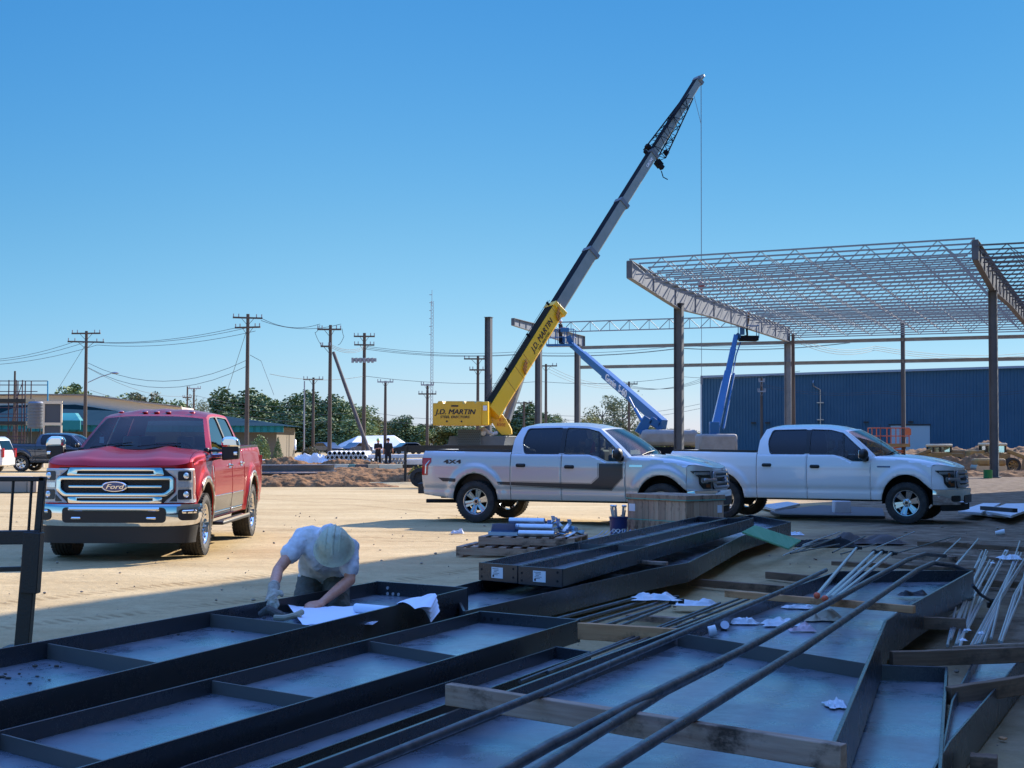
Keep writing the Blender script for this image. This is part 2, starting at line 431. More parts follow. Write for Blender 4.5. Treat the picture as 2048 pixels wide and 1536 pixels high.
    for s in (-1, 1):
        m.panel([[(tail+.1, zb+.12)]+arc(xr, 180-th, th, k=1.0)+arc(0, 180-th, a_end)+[(fxe-.05, P['bump_top']+.05), (fxe-.06, nxz[-1][1]-.06), (fdx, interp(nxz, fdx)-.1), (bpx, belt-.05), (gx, belt-.05), (tail+.1, rz0-.08)]], lambda x, z, s=s: (x, s*(W(x, z)-.035), z), .12)
    # wheel wells
    for xc in (0, xr):
        for s in (-1, 1):
            pts = arc(xc, 185, -5, 16, 1.0)
            vs = []; fs = []
            for i, (x, z) in enumerate(pts):
                yo = W(x, z)-.012; vs += [(x, s*yo, z), (x, s*.52, z)]
            for i in range(len(pts)-1): fs.append((2*i, 2*i+1, 2*i+3, 2*i+2))
            m.add(vs, fs)
            m.panel([pts], lambda x, z, s=s: (x, s*.52, z), .3)
    m.box(((tail+.6)/2, 0, .52), (-(tail)-.35+.6, .9, .16)); 
    m.box(((xr+0)/2, 0, zb+.03), (wb-2*aa-.12, 1.76, .12))
    m.box(((xr-aa+tail)/2, 0, .62), (xr-aa-tail-.15, 1.7, .12))
    for xc in (0, xr):
        m.tube([(xc, -.7, tr), (xc, .7, tr)], .05, 10); m.ball((xc, .1, tr), .13, 12, 8)
    m.tube([(xr+.4, -.62, .42), (xr-.4, -.70, .40), (xr-.95, -.90, .40), (xr-1.05, -.97, .40)], .04, 10)
    part(T, 'chassis', m, M_dark, smooth=30)
    # ---------------- cab upper
    TOPT = P['top']   # side rail top: (x, z)
    xb, xt = TOPT[0][0], TOPT[-1][0]
    ztop = lambda x: sinterp(TOPT, x)
    ax0, az0 = P['apb']      # A pillar base
    ax1 = TOPT[-1][0]; az1 = TOPT[-1][1]
    outer = [(gx+.005, belt), (bpx, belt)]+list(reversed([(x, z) for x, z in P['dip']]))+[(ax0, az0)]
    outer += [(lerp(ax0, ax1, i/10), lerp(az0, az1, i/10)+.012*math.sin(math.pi*i/10)) for i in range(1, 10)]
    outer += [(x, ztop(x)) for x in [ax1+(xb-ax1)*i/24 for i in range(25)]]+[(gx+.03, 1.62)]
    # drop duplicate dip points
    o2 = []
    for p in outer:
        if not o2 or math.hypot(p[0]-o2[-1][0], p[1]-o2[-1][1]) > .006: o2.append(p)
    wr = roundpoly(P['win_r'], .06); wf = roundpoly(P['win_f'], .05)
    cab = MB()
    for s in (-1, 1): cab.panel([o2, wr, wf], side(0, s), .06)
    def Wn(a, b):            # windshield surface, a -1..1 , b 0..1
        yb = W(ax0, az0); yt = W(ax1, az1); e = abs(a)
        bx = P['wsb']-(P['wsb']-ax0)*e**2.2; bz = P['wsz']+(az0-P['wsz'])*e**3; tx = ax1+.10*(1-e**2.2); tz = az1+P['crown']*.55*(1-e**2.6)
        bow = .03*math.sin(math.pi*b)*(1-e**4)
        return (lerp(bx, tx, b)+bow, a*lerp(yb, yt, b), lerp(bz, tz, b)+bow*.8+.012*math.sin(math.pi*b)*e)
    for s in (-1, 1): cab.grid(lambda u, v: Wn(s*(1-.065*u), v), 2, 12)
    cab.grid(lambda u, v: Wn(-.935+1.87*u, .94+.06*v), 20, 1)
    def roof(u, t):          # u back, t 0..1 across
        a = -1+2*t; f = Wn(a, 1); x = lerp(f[0], xb, u)
        zt = ztop(min(x, ax1)); cr = P['crown']*(lerp(.55, 1, min(1, u*3)) if u < .85 else lerp(1, .55, (u-.85)/.15))
        rib = .006*math.cos(a*14)*min(1, u*6)*min(1, (1-u)*8) if abs(a) < .7 else 0
        zf = zt+cr*(1-abs(a)**2.6)+rib
        if u < 1e-6: return f
        return (x, a*W(min(x, ax1), zt), zf)
    cab.grid(roof, 24, 28)
    def back(u, v):
        a = -1+2*u; top = roof(1, u)
        return (lerp(gx+.01, top[0], v)-.02*math.sin(v*3)*(1-a*a), lerp(a*W(gx, belt), top[1], v), lerp(belt, top[2], v))
    cab.grid(lambda u, v: back(u, v*.22), 12, 2); cab.grid(lambda u, v: back(u, .84+v*.16), 12, 2)
    for s in (0, 1): cab.grid(lambda u, v: back(s*.84+u*.16, .22+.62*v), 3, 4)
    cab.grid(lambda u, v: (gx+.01, lerp(-.93, .93, u), lerp(belt, .7, v)), 4, 2)
    part(T, 'cab', cab, paint, smooth=42)
    g = MB(); g.grid(lambda u, v: Wn(-.935+1.87*u, .94*v), 20, 10); ws = part(T, 'windshield', g, M_gl_ws if sup else M_gl_ws2, smooth=60)
    g = MB(); g.grid(lambda u, v: back(.16+.68*u, .22+.62*v), 6, 4); part(T, 'rear_window', g, M_gl if sup else M_gl_dark)
    for s in (-1, 1):
        tr_m = MB()
        for lp, mm in ((wr, P['glr']), (wf, P['glf'])):
            g = MB(); g.panel([lp], lambda x, z, s=s: (x, s*(W(x, z)-.012), z), .09); part(T, 'side_window', g, mm)
        for lp in (wr, wf):    # black seal rings
            cx = sum(p[0] for p in lp)/len(lp); cz = sum(p[1] for p in lp)/len(lp)
            big = [(p[0]+(.018 if p[0] > cx else -.018), p[1]+(.014 if p[1] > cz else -.014)) for p in lp]
            tr_m.panel([big, lp], side(.002, s), .12)
        # b pillar
        tr_m.panel([[(P['win_r'][-1][0]-.0, belt+.015), (P['win_f'][0][0]+.0, belt+.015), (P['win_f'][1][0], P['win_f'][1][1]), (P['win_r'][-2][0], P['win_r'][-2][1])]], side(.003, s), .1)
        if not sup: tr_m.panel([[(P['vent']+.0, P['ventz0']), (P['vent']+.035, P['ventz0']), (P['vent']-.06+.035, P['ventz1']), (P['vent']-.06, P['ventz1'])]], side(.001, s), .1)
        part(T, 'window_trim', tr_m, M_blk)
    # wipers + cowl
    m = MB(); m.grid(lambda u, v: (lerp(Wn(-1+2*u, 0)[0]+.0, Wn(-1+2*u, 0)[0]+.10, v), -W(ax0, az0)*.97*(1-2*u), Wn(-1+2*u, 0)[2]-.012-.015*v), 20, 2)
    for a in (-.75, -.02):
        p0 = V(Wn(a, .02)); p1 = V(Wn(a+.62, .13)); m.tube([p0+V((.03, 0, .03)), (p0+p1)/2+V((.03, 0, .035)), p1+V((.02, 0, .02))], .009, 6)
    part(T, 'wiper', m, M_blk)
    # ---------------- hood
    zc = P['hz']
    def hood(u, t):
        s = (-1+2*t); e = abs(s)
        fx, fy, _ = nose(s*S, interp(nxz, fxe)); fx -= 0
        rx = P['wsb']+.07-(P['wsb']+.07-fdx)*e**2.2; ry = s*W(fdx, interp(nxz, fdx))
        x = lerp(rx, fx, u); y = lerp(ry, fy, u)
        ul = 1-(1-u)**1
        zf = interp(nxz, lerp(fdx, fxe, u)); zcc = sinterp(zc, x)
        zz = zf+(zcc-zf)*(1-e**P['hp'])**.55
        zz += P['bulge']*math.exp(-((e-.42)/.13)**2)*(1-u*.7)-P['bulge']*.5*math.exp(-(e/.25)**2)*(1-u)
        if u > .93: zz -= (u-.93)/.07*P['nosedrop']*(1-e**6)
        return (x, y, zz)
    hm = MB(); hm.grid(lambda u, v: hood(u, .085+.83*v), 22, 40); part(T, 'hood', hm, paint, smooth=50)
    for a0 in (0, .919): hm = MB(); hm.grid(lambda u, v: hood(u, a0+.081*v), 22, 8); part(T, 'fender_top', hm, paint, smooth=50)
    # ---------------- nose
    zt_n = P['nose_top']; bt = P['bump_top']
    sk = npanel([(-S, bt), (S, bt)]+[(S*(1-2*i/24), hood(1, 1-i/24)[2]-.004) for i in range(25)], 0, False)
    part(T, 'fascia', sk, paint, smooth=50)
    P['front'](T, nose, npanel, W, S, paint)
    # bumper: swept profile
    bp = P['bprof']
    def bump(u, v):
        s = -1+2*u; i = v*(len(bp)-1); j = min(int(i), len(bp)-2); d = lerp(bp[j][0], bp[j+1][0], i-j); z = lerp(bp[j][1], bp[j+1][1], i-j)
        return nose(s*(S+P['bext']), z+P['blift']*abs(s)**6*(1 if z < .6 else 0), d)
    m = MB(); m.grid(bump, 40, (len(bp)-1)*2); bo = part(T, 'front_bumper', m, M_chrome, smooth=45, solid=.01)
    P['bumper'](T, nose, npanel, bo)
    # ---------------- bed and tail
    m = MB()
    yb = .80
    for s in (-1, 1):
        m.grid(lambda u, v: (lerp(tail+.06, gx-.04, u), s*yb, lerp(.75, rz1-.02, v)), 2, 2)
        m.grid(lambda u, v: (lerp(tail+.02, gx-.015, u), s*lerp(yb, W(lerp(tail, gx, u), rz1)-.012, v), lerp(rz0, rz1, u)+.012), 8, 2)
        m.bar((tail+.05, s*(W(tail+.1,rz0)-.055), rz0+.018), (gx-.03, s*(W(gx,rz1)-.055), rz1+.018), .10, .034)
    m.box(((tail+gx)/2, 0, .74), (gx-tail-.1, 1.6, .03)); m.box((gx-.04, 0, 1.05), (.03, 1.6, .6))
    part(T, 'bed_liner', m, M_blk)
    m = MB(); m.box((tail+.02, 0, (.72+rz0)/2+.02), (.05, 1.52, rz0-.70)); part(T, 'tailgate', m, paint, bev=.012)
    m = MB(); m.box((tail-.04, 0, .64), (.16, 1.84, .2)); m.box((tail-.03, 0, .745), (.2, 1.7, .02)); part(T, 'rear_bumper', m, P['rb_m'], bev=.02)
    for s in (-1, 1):
        m = MB(); tl = [(tail-.006, rz0-.48), (tail+.115, rz0-.48), (tail+.125, rz0-.30), (tail+.19, rz0-.22), (tail+.19, rz0-.14), (tail-.006, rz0-.14)]
        m.panel([tl], side(.006, s), .05); m.grid(lambda u, v: (tail-.006, s*lerp(.74, W(tail, 1.0)+.006, u), lerp(rz0-.48, rz0-.14, v)), 1, 3)
        tl_o = part(T, 'taillight', m, M_red_lens)
        m = MB(); m.panel([[(tail+.055, rz0-.45), (tail+.075, rz0-.45), (tail+.085, rz0-.28), (tail+.15, rz0-.20), (tail+.15, rz0-.18), (tail+.065, rz0-.27)]], side(.009, s), .05)
        q = part(T, 'reverse_lens', m, M_white_lens); q.parent = tl_o; q.location -= tl_o.location
    # ---------------- interior
    m = MB()
    for sx in (-1.35, -2.35):
        for sy in (-.40, .40):
            m.grid(lambda u, v: (sx-.12-.16*v+.0*u, sy+(u-.5)*.5, .85+.62*v+.0), 4, 4)
            m.box((sx-.20, sy, 1.14), (.12, .50, .56), Matrix.Identity(4)); m.box((sx+.1, sy, .86), (.5, .5, .16)); m.box((sx-.24, sy, 1.55), (.10, .26, .18))
    part(T, 'seat', m, M_seat, bev=.04)
    m = MB(); m.box((ax0-.22, 0, belt-.12), (.5, 1.72, .22)); m.box((ax0-.35, 0, belt-.4), (.3, 1.7, .5)); m.box(((gx+fdx)/2, 0, .6), (fdx-gx-.1, 1.7, .05))
    part(T, 'dashboard', m, M_blk, bev=.03)
    m = MB(); sw = Matrix.Translation((ax0-.62, .40, belt-.06)) @ Matrix.Rotation(R(65), 4, 'Y')
    m.lathe([(.19+.016*math.cos(a*.785), .016*math.sin(a*.785)) for a in range(8)], 28, sw, closed=True); m.box((0, 0, 0), (.36, .05, .02), sw); m.box((0, 0, 0), (.05, .36, .02), sw)
    part(T, 'steering_wheel', m, M_blk)
    # wheels
    for xc in (0, xr):
        for s in (-1, 1): make_wheel(T, xc, s*(P['track']/2), s, tr, P['rim_r'], P['tyre_w'], P['spokes'], P['rim_m'])
    # mirrors
    for s in (-1, 1):
        P['mirror'](T, W, s, paint)
    if P.get('extra'): P['extra'](T, W, nose, side, npanel, arc, paint, bodyp)
    REF[0] = None
    return T
# ---------------------------------------------------------------- F150-class shape
def front_f(T, nose, npanel, W, S, paint):
    m = npanel([(-.62,.70),(.62,.70),(.60,1.04),(-.60,1.04)], .012, False); gr = part(T, 'grille', m, M_blk)
    def sub(nm, mb, mt, par, **k):
        q = part(T, nm, mb, mt, **k); q.parent = par; q.location -= par.location; return q
    m = MB()
    ring = roundpoly([(-.60,.71),(.60,.71),(.63,.87),(.60,1.035),(-.60,1.035),(-.63,.87)], .05)
    inn = roundpoly([(-.52,.765),(.52,.765),(.54,.87),(.52,.985),(-.52,.985),(-.54,.87)], .04)
    m.panel([ring, inn], lambda s, z: nose(s, z, .045), .06)
    m.panel([[(-.56,.905),(.56,.905),(.56,.95),(-.56,.95)]], lambda s, z: nose(s, z, .05), .08)
    m.panel([[(-.56,.80),(.56,.80),(.56,.845),(-.56,.845)]], lambda s, z: nose(s, z, .05), .08)
    sub('grille_bar', m, M_satin if T['label'].find('white') < 0 else M_satin, gr, solid=.02)
    m = MB(); m.lathe([(0,.012),(.10,.01),(.115,0)], 28, Matrix.Translation(nose(0, .875, .065)) @ Matrix.Rotation(R(90), 4, 'Y') @ Matrix.Diagonal((.45,1,1,1)))
    sub('badge', m, M_blue_oval, gr)
    for s in (-1, 1):
        lp = roundpoly([(.66,.71),(.86,.71),(.93,.80),(.94,.93),(1.10,1.045),(.65,1.045)], .02)
        m = MB(); m.panel([lp], lambda a, z: nose(s*a, z, .008), .05); h = part(T, 'headlight', m, M_blk)
        m = MB(); m.panel([rrect(.68,.97,1.02,1.02,.015)], lambda a, z: nose(s*a, z, .014), .05); m.panel([rrect(.74,.82,.90,.92,.03)], lambda a, z: nose(s*a, z, .018), .04)
        sub('reflector', m, M_white_lens, h)
        m = MB(); m.panel([rrect(.69,.74,.80,.80,.01)], lambda a, z: nose(s*a, z, .016), .05)
        if 'white' in T['label']: m.panel([rrect(.79,.78,.845,1.0,.01)], lambda a, z: nose(s*a, z, .020), .05)
        sub('turn_signal', m, M_amber, h)
        m = MB(); m.panel([rrect(.50,.845,.86,.905,.02)], lambda a, z: nose(s*a, z, .055), .05); sub('trim_bar', m, M_satin, h, solid=.015)
        m = MB(); m.panel([lp], lambda a, z: nose(s*a, z, .03), .05); sub('lens', m, M_lens, h)
def bumper_f(T, nose, npanel, bo):
    def sub(nm, mb, mt):
        q = part(T, nm, mb, mt); q.parent = bo; q.location -= bo.location
    m = MB()
    m.panel([rrect(-.42,.40,.42,.56,.04)], lambda s, z: nose(s, z, .093), .08)
    for s in (-1, 1): m.panel([rrect(.62,.44,.84,.56,.04)], lambda a, z: nose(s*a, z, .095), .06)
    sub('fog_lamp_recess', m, M_blk)
    m = npanel([(-1.0,.26),(1.0,.26),(1.02,.40),(-1.02,.40)], .05, False); part(T, 'air_dam', m, M_dark)
def mirror_f(T, W, s, paint):
    m = MB(); x = -.80; z = 1.33; y = W(x, 1.25)
    m.ball((x+.02, s*(y+.19), z+.02), 1, 14, 10, (.09,.135,.115)); m.bar((x, s*(y-.02), z-.10), (x+.01, s*(y+.16), z-.05), .07, .06)
    o = part(T, 'mirror', m, M_blk, smooth=60)
    m = MB(); m.box((x-.055, s*(y+.19), z+.02), (.02, .2, .16)); q = part(T, 'mirror_glass', m, M_chrome, bev=.01); q.parent = o; q.location -= o.location
def base_f():
    nose = [(0,.95,0),(.3,.942,.3),(.5,.92,.50),(.68,.87,.675),(.82,.795,.79),(.95,.69,.88),(1.06,.58,.925),(1.15,.49,.955)]
    return dict(wb=3.74, tail=-4.88, S=1.15, tyre_r=.405, arch=(.475,.535), flare=.035, crease=1.10,
      WT=[(.30,.90),(.42,.935),(.50,.955),(.60,.968),(.645,.958),(.70,.985),(.85,1.0),(1.05,.998),(1.2,.985),(1.30,.965),(1.36,.94),(1.5,.89),(1.7,.80),(1.86,.71),(1.95,.64)],
      KT=[(-4.85,.965),(-4.6,.985),(-3.2,1.0),(-.7,1.0),(0,.99),(.45,.955),(.9,.9)],
      gapx=-3.0, bpx=-1.96, fdx=-.69, belt=1.34, rocker=.45, rail=(1.39,1.37), bump_top=.665,
      dip=[(-.69,1.20),(-1.08,1.20),(-1.26,1.29),(-1.40,1.335),(-1.6,1.34)],
      fz=[(-.69,1.285),(-.3,1.262),(0,1.235),(.3,1.175),(.45,1.13)], hz=[(-.7,1.345),(-.3,1.335),(.2,1.29),(.6,1.21),(.85,1.13),(.95,1.09)], hp=3.0, bulge=.02, nosedrop=.02,
      hr=(-2.79,1.12), hf=(-1.80,1.10), top=[(-2.86,1.845),(-2.78,1.868),(-2.4,1.882),(-1.9,1.885),(-1.5,1.868),(-1.24,1.825)],
      apb=(-.60,1.27), wsb=-.28, wsz=1.315, crown=.065,
      win_r=[(-2.72,1.355),(-2.78,1.60),(-2.71,1.825),(-2.01,1.84),(-2.01,1.355)],
      win_f=[(-1.92,1.355),(-1.92,1.84),(-1.50,1.825),(-1.30,1.775),(-.735,1.325),(-.735,1.225),(-1.07,1.225),(-1.25,1.31),(-1.40,1.355)],
      vent=-1.23, ventz0=1.31, ventz1=1.74,
      nose=nose, rake=lambda z: -.10*(z-.7) if z > .7 else 0, nose_top=1.1, handle_m=M_blk, glr=M_gl_dark, glf=M_gl,
      front=front_f, bumper=bumper_f, bprof=[(.01,.68),(.07,.675),(.085,.64),(.085,.44),(.06,.38),(.01,.37)], bext=.06, blift=.0, rb_m=M_blk,
      track=1.72, rim_r=.245, tyre_w=.275, spokes=6, rim_m=M_alu, mirror=mirror_f)
# car paints
def paint(name, col, metal, rough=.28, flake=True):
    m = mat(name, col, rough, metal, coat=1.0, bump=0); return m
M_p_silver = paint('silver_paint', (.57,.555,.54), .4, .32)
M_p_white = paint('white_paint', (.78,.78,.77), 0, .3)
M_p_grey = paint('grey_paint', (.045,.055,.075), .5, .35)
M_p_red = paint('red_paint', (.46,.001,.006), .7, .30); M_p_red.node_tree.nodes['Principled BSDF'].inputs['Coat Weight'].default_value = .35
M_decal = mat('stripe_vinyl', (.045,.042,.042), .35)
def extra_silver(T, W, nose, side, npanel, arc, paint, bp):
    for s in (-1, 1):
        m = MB()
        m.panel([[(-1.21,1.165),(-.745,1.165),(-.745,.90),(-.97,.672),(-1.96,.70),(-2.99,.735),(-2.99,.798),(-1.36,.778),(-1.21,.905)]], side(.004, s), .042)
        part(T, 'stripe_decal', m, M_decal); m = MB()
        m.panel([[(-3.01,.735),(-3.24,.745),(-3.27,.80),(-3.01,.798)]], side(.004, s), .042)
        part(T, 'stripe_decal', m, M_decal); m = MB()
        m.panel([[(-4.53,.865),(-4.14,.85),(-4.15,.785),(-4.43,.79)]], side(.004, s), .042)
        part(T, 'stripe_decal', m, M_decal)
        A = Matrix.Translation((0,0,0))
        tm = text_mb("4X4", .115, Matrix.Diagonal((1.9,1,1,1)), offset=.006)
        m = MB(); m.add([(-s*(p.x)-4.23 if s > 0 else p.x-4.23, s*(W(-4.2,1.17)+.004+abs(p.z)), p.y+1.175) for p in tm.v], tm.f)
        part(T, 'badge_lettering', m, M_decal)
        m = MB(); m.panel([rrect(-.61,1.108,-.36,1.15,.01)], side(.006, s), .05); part(T, 'side_badge', m, M_chrome)
        m = MB()
        for lp in ([(-1.235,1.18),(-.73,1.18),(-.73,.895),(-.965,.655),(-2.98,.715),(-2.98,.722),(-.97,.664),(-.738,.898),(-.738,1.173),(-1.235,1.173)], [(-1.235,1.173),(-1.235,.912),(-1.37,.795),(-2.98,.815),(-2.98,.81),(-1.372,.787),(-1.228,.908),(-1.228,1.173)]):
            m.panel([lp], side(.004, s), .05)
        part(T, 'pinstripe', m, M_decal)
    m = MB(); s = -1
    m.panel([[(-1.44,1.20),(-1.20,1.20),(-1.27,1.34),(-1.36,1.38),(-1.45,1.34)]], lambda x, z: (x, -(W(x, z)-.03), z), .05); part(T, 'draped_cloth', m, mat('cloth_pink', (.55,.32,.30), .8))
    m = MB(); m.panel([[(-1.42,1.37),(-1.30,1.38),(-1.33,1.56),(-1.37,1.60)]], lambda x, z: (x, -(W(x, z)-.03), z), .05); part(T, 'red_cloth', m, mat('cloth_red', (.45,.04,.04), .8))
def extra_white(T, W, nose, side, npanel, arc, paint, bp):
    for s in (-1, 1):
        m = MB(); m.panel([rrect(-.56,1.095,-.30,1.125,.01)], side(.006, s), .05); part(T, 'side_badge', m, M_blue_oval)
    m = MB(); m.tube([(-.5,-.80,1.27),(-.53,-.80,1.95)], .004, 5); part(T, 'antenna', m, M_blk)
P1 = base_f(); P1['extra'] = extra_silver
P2 = base_f(); P2['extra'] = extra_white
P3 = base_f(); P3['glf'] = M_gl_dark
# ---------------------------------------------------------------- heavy duty red truck
M_stone = mat('stone_trim_paint', (.20,.17,.13), .35, .5, coat=1)
M_hl_dark = mat('headlamp_dark', (.03,.03,.035), .2)
M_hl_case = mat('headlamp_case', (.5,.49,.47), .3, .2, coat=.6)
def front_h(T, nose, npanel, W, S, paint):
    def sub(nm, mb, mt, par, **k):
        q = part(T, nm, mb, mt, **k); q.parent = par; q.location -= par.location; return q
    m = npanel([(-.76,.75),(.76,.75),(.76,1.22),(-.76,1.22)], .006, False); gr = part(T, 'grille', m, M_blk)
    m = MB()
    def ring(o, i, d): m.panel([o, i], lambda s, z: nose(s, z, d), .07)
    ring(roundpoly([(-.66,.845),(-.755,.92),(-.755,1.07),(-.72,1.105),(.72,1.105),(.755,1.07),(.755,.92),(.66,.845)], .03), roundpoly([(-.63,.885),(-.70,.94),(-.70,1.04),(-.69,1.06),(.69,1.06),(.70,1.04),(.70,.94),(.63,.885)], .025), .07)
    ring(roundpoly([(-.63,1.115),(-.60,1.215),(.60,1.215),(.63,1.115)], .025), [(-.50,1.135),(.50,1.135),(.49,1.175),(-.49,1.175)], .055)
    ring(roundpoly([(-.60,.755),(-.61,.835),(.61,.835),(.60,.755)], .02), [(-.49,.785),(.49,.785),(.49,.82),(-.49,.82)], .05)
    m.panel([rrect(-.60,.955,.60,.985,.012)], lambda s, z: nose(s, z, .055), .08)
    sub('grille_frame', m, M_chrome, gr, solid=.035, bev=.008)
    m = MB()
    for i in range(34):
        for j in range(5):
            s0 = -.66+i*.04; z0 = .90+j*.032+(i % 2)*.016
            if abs(z0-.97) > .02: m.box(nose(s0, z0, .022), (.012,.022,.008))
    sub('grille_mesh', m, M_blk, gr)
    b = nose(0, .97, .075); A = Matrix.Translation(b) @ Matrix.Rotation(R(90), 4, 'Y')
    m = MB(); m.lathe([(0,.014),(.155,.014),(.168,.006),(.17,-.02)], 36, A @ Matrix.Diagonal((.42,1,1,1))); bd = sub('badge', m, M_chrome, gr)
    m = MB(); m.lathe([(0,.018),(.145,.017),(.15,.012)], 36, A @ Matrix.Diagonal((.38,1,1,1))); sub('badge_field', m, M_blue_oval, gr)
    tm = text_mb("Ford", .088, Matrix.Translation(V(b)+V((.019,0,-.002))) @ Matrix(((0,0,1,0),(1,0,0,0),(0,1,0,0),(0,0,0,1))) @ Matrix.Diagonal((1.35,1,1,1)), shear=.35, offset=.0015, ext=.001)
    sub('badge_lettering', tm, M_chrome, gr)
    for s in (-1, 1):
        lp = roundpoly([(.62,.755),(1.10,.755),(1.12,1.05),(1.10,1.205),(.62,1.205),(.72,1.12),(.775,1.08),(.775,.90),(.70,.83)], .02)
        m = MB(); m.panel([lp], lambda a, z: nose(s*a, z, .014), .05); h = part(T, 'headlight', m, M_hl_case, solid=.01)
        for (a0, z0, a1, z1) in ((.80,1.05,.99,1.17), (.80,.80,.99,.93)): m = MB(); m.panel([rrect(a0, z0, a1, z1, .02)], lambda a, z: nose(s*a, z, .02), .05); sub('lamp_recess', m, M_hl_dark, h)
        m = MB()
        m.panel([[(.69,.775),(.79,.775),(.79,.87)]], lambda a, z: nose(s*a, z, .02), .05)
        sub('lamp_recess', m, M_hl_dark, h)
        m = MB()
        for zc_ in (1.11, .865): m.lathe([(0,.02),(.03,.015),(.042,0)], 16, Matrix.Translation(nose(s*.90, zc_, .025)) @ Matrix.Rotation(R(90), 4, 'Y'))
        m.panel([rrect(.80,.955,1.0,1.02,.01)], lambda a, z: nose(s*a, z, .022), .05); sub('projector', m, M_white_lens, h)
        m = MB(); m.panel([rrect(1.03,.80,1.09,1.18,.015)], lambda a, z: nose(s*a, z, .018), .05); sub('turn_signal', m, mat('marker_lens', (.5,.25,.18), .2, coat=1), h)
def bumper_h(T, nose, npanel, bo):
    def sub(nm, mb, mt, **k):
        q = part(T, nm, mb, mt, **k); q.parent = bo; q.location -= bo.location
    m = MB()
    m.panel([rrect(-.66,.50,.66,.70,.05)], lambda s, z: nose(s, z, .095), .08)
    for s in (-1, 1): m.panel([rrect(.80,.53,1.03,.68,.05)], lambda a, z: nose(s*a, z, .097), .06)
    sub('bumper_recess', m, M_blk)
    m = MB(); m.panel([rrect(-.58,.655,.58,.70,.015)], lambda s, z: nose(s, z, .104), .08)
    for s in (-1, 1):
        m.panel([rrect(.42,.545,.54,.575,.012)], lambda a, z: nose(s*a, z, .108), .06)
        m.panel([rrect(.84,.62,1.0,.665,.012)], lambda a, z: nose(s*a, z, .10), .06)
    sub('tow_hook', m, M_chrome, solid=.01)
    m = npanel([(-1.08,.235),(1.08,.235),(1.13,.46),(-1.13,.46)], .07, False); part(T, 'air_dam', m, M_blk, smooth=50)
def mirror_h(T, W, s, paint):
    x = -.66; z = 1.455; y = W(x, 1.3)-.05
    m = MB(); m.prism([(x-.03, s*(y+.20), z-.16), (x-.03, s*(y+.43), z-.14), (x-.03, s*(y+.44), z+.04), (x-.03, s*(y+.19), z+.04)], (.15,0,0))
    m.bar((x, s*(y-.03), z-.16), (x+.03, s*(y+.22), z-.10), .07, .05); m.bar((x, s*(y-.02), z-.02), (x+.03, s*(y+.22), z-.02), .07, .04); m.bar((x+.02, s*(y-.03), z-.2), (x+.02, s*(y-.03), z+.02), .12, .06)
    o = part(T, 'mirror', m, M_blk, bev=.03)
    def sub(nm, mb, mt, **k):
        q = part(T, nm, mb, mt, **k); q.parent = o; q.location -= o.location
    m = MB(); m.prism([(x-.035, s*(y+.19), z+.03), (x-.035, s*(y+.445), z+.03), (x-.035, s*(y+.42), z+.14), (x-.035, s*(y+.36), z+.175), (x-.035, s*(y+.23), z+.175), (x-.035, s*(y+.19), z+.13)], (.17,0,0)); sub('mirror_cap', m, M_chrome, bev=.03)
    m = MB(); m.bar((x+.03, s*(y+.02), z-.10), (x+.06, s*(y+.2), z-.09), .03, .06); sub('mirror_arm', m, M_chrome, bev=.01); m = MB(); m.box((x+.125, s*(y+.39), z-.06), (.02,.06,.05)); sub('mirror_lamp', m, M_chrome, bev=.01)
def extra_h(T, W, nose, side, npanel, arc, paint, bp):
    for s in (-1, 1):
        for xc in (0, -4.06):
            a0 = arc(xc, 188, 52 if xc == 0 else -8, 24, 1.0); a1 = arc(xc, 188, 52 if xc == 0 else -8, 24, 1.15)
            m = MB(); m.panel([a0+list(reversed(a1))], side(.012, s), .06); part(T, 'arch_flare', m, M_stone, solid=.02, smooth=50)
        m = MB()
        for (xa, xb) in ((-2.115,-.70),(-3.22,-2.13)): m.panel([[(xa+.01,.49),(xb-.01,.49),(xb-.01,.78),(xa+.01,.78)]], side(.005, s), .09)
        part(T, 'lower_cladding', m, mat('dark_mirror_trim', (.16,.15,.14), .12, .9))
        m = MB()
        for (xa, xb) in ((-2.115,-.70),(-3.22,-2.13)): m.panel([[(xa+.01,.53),(xb-.01,.53),(xb-.01,.565),(xa+.01,.565)]], side(.011, s), .09); m.panel([[(xa+.01,.775),(xb-.01,.775),(xb-.01,.795),(xa+.01,.795)]], side(.009, s), .09)
        part(T, 'chrome_strip', m, M_chrome, solid=.006)
        m = MB(); m.box((-1.95, s*1.03, .40), (2.4,.17,.05)); part(T, 'running_board', m, M_blk, bev=.015)
        m = MB(); m.bar((-3.1, s*1.10, .425), (-.8, s*1.10, .425), .02, .035); part(T, 'step_trim', m, M_chrome)
        m = MB(); m.panel([rrect(-.60,1.0,-.56,1.22,.01)], side(.008, s), .05); part(T, 'fender_vent', m, M_chrome)
    m = MB()
    for y in (-.52,-.17,0,.17,.52): m.ball((-1.42, y, 1.992+.0*(1-abs(y))), 1, 10, 6, (.07,.045,.022))
    part(T, 'roof_marker', m, mat('roof_lens', (.22,.02,.02), .2, coat=1))
    m = MB(); m.box((-.88,-.66,1.58), (.01,.06,.09)); part(T, 'windshield_sticker', m, M_white_lab)
noseH = [(0,.93,0),(.3,.928,.3),(.55,.915,.55),(.75,.885,.748),(.88,.84,.87),(.97,.78,.935),(1.06,.70,.972),(1.18,.59,.99)]
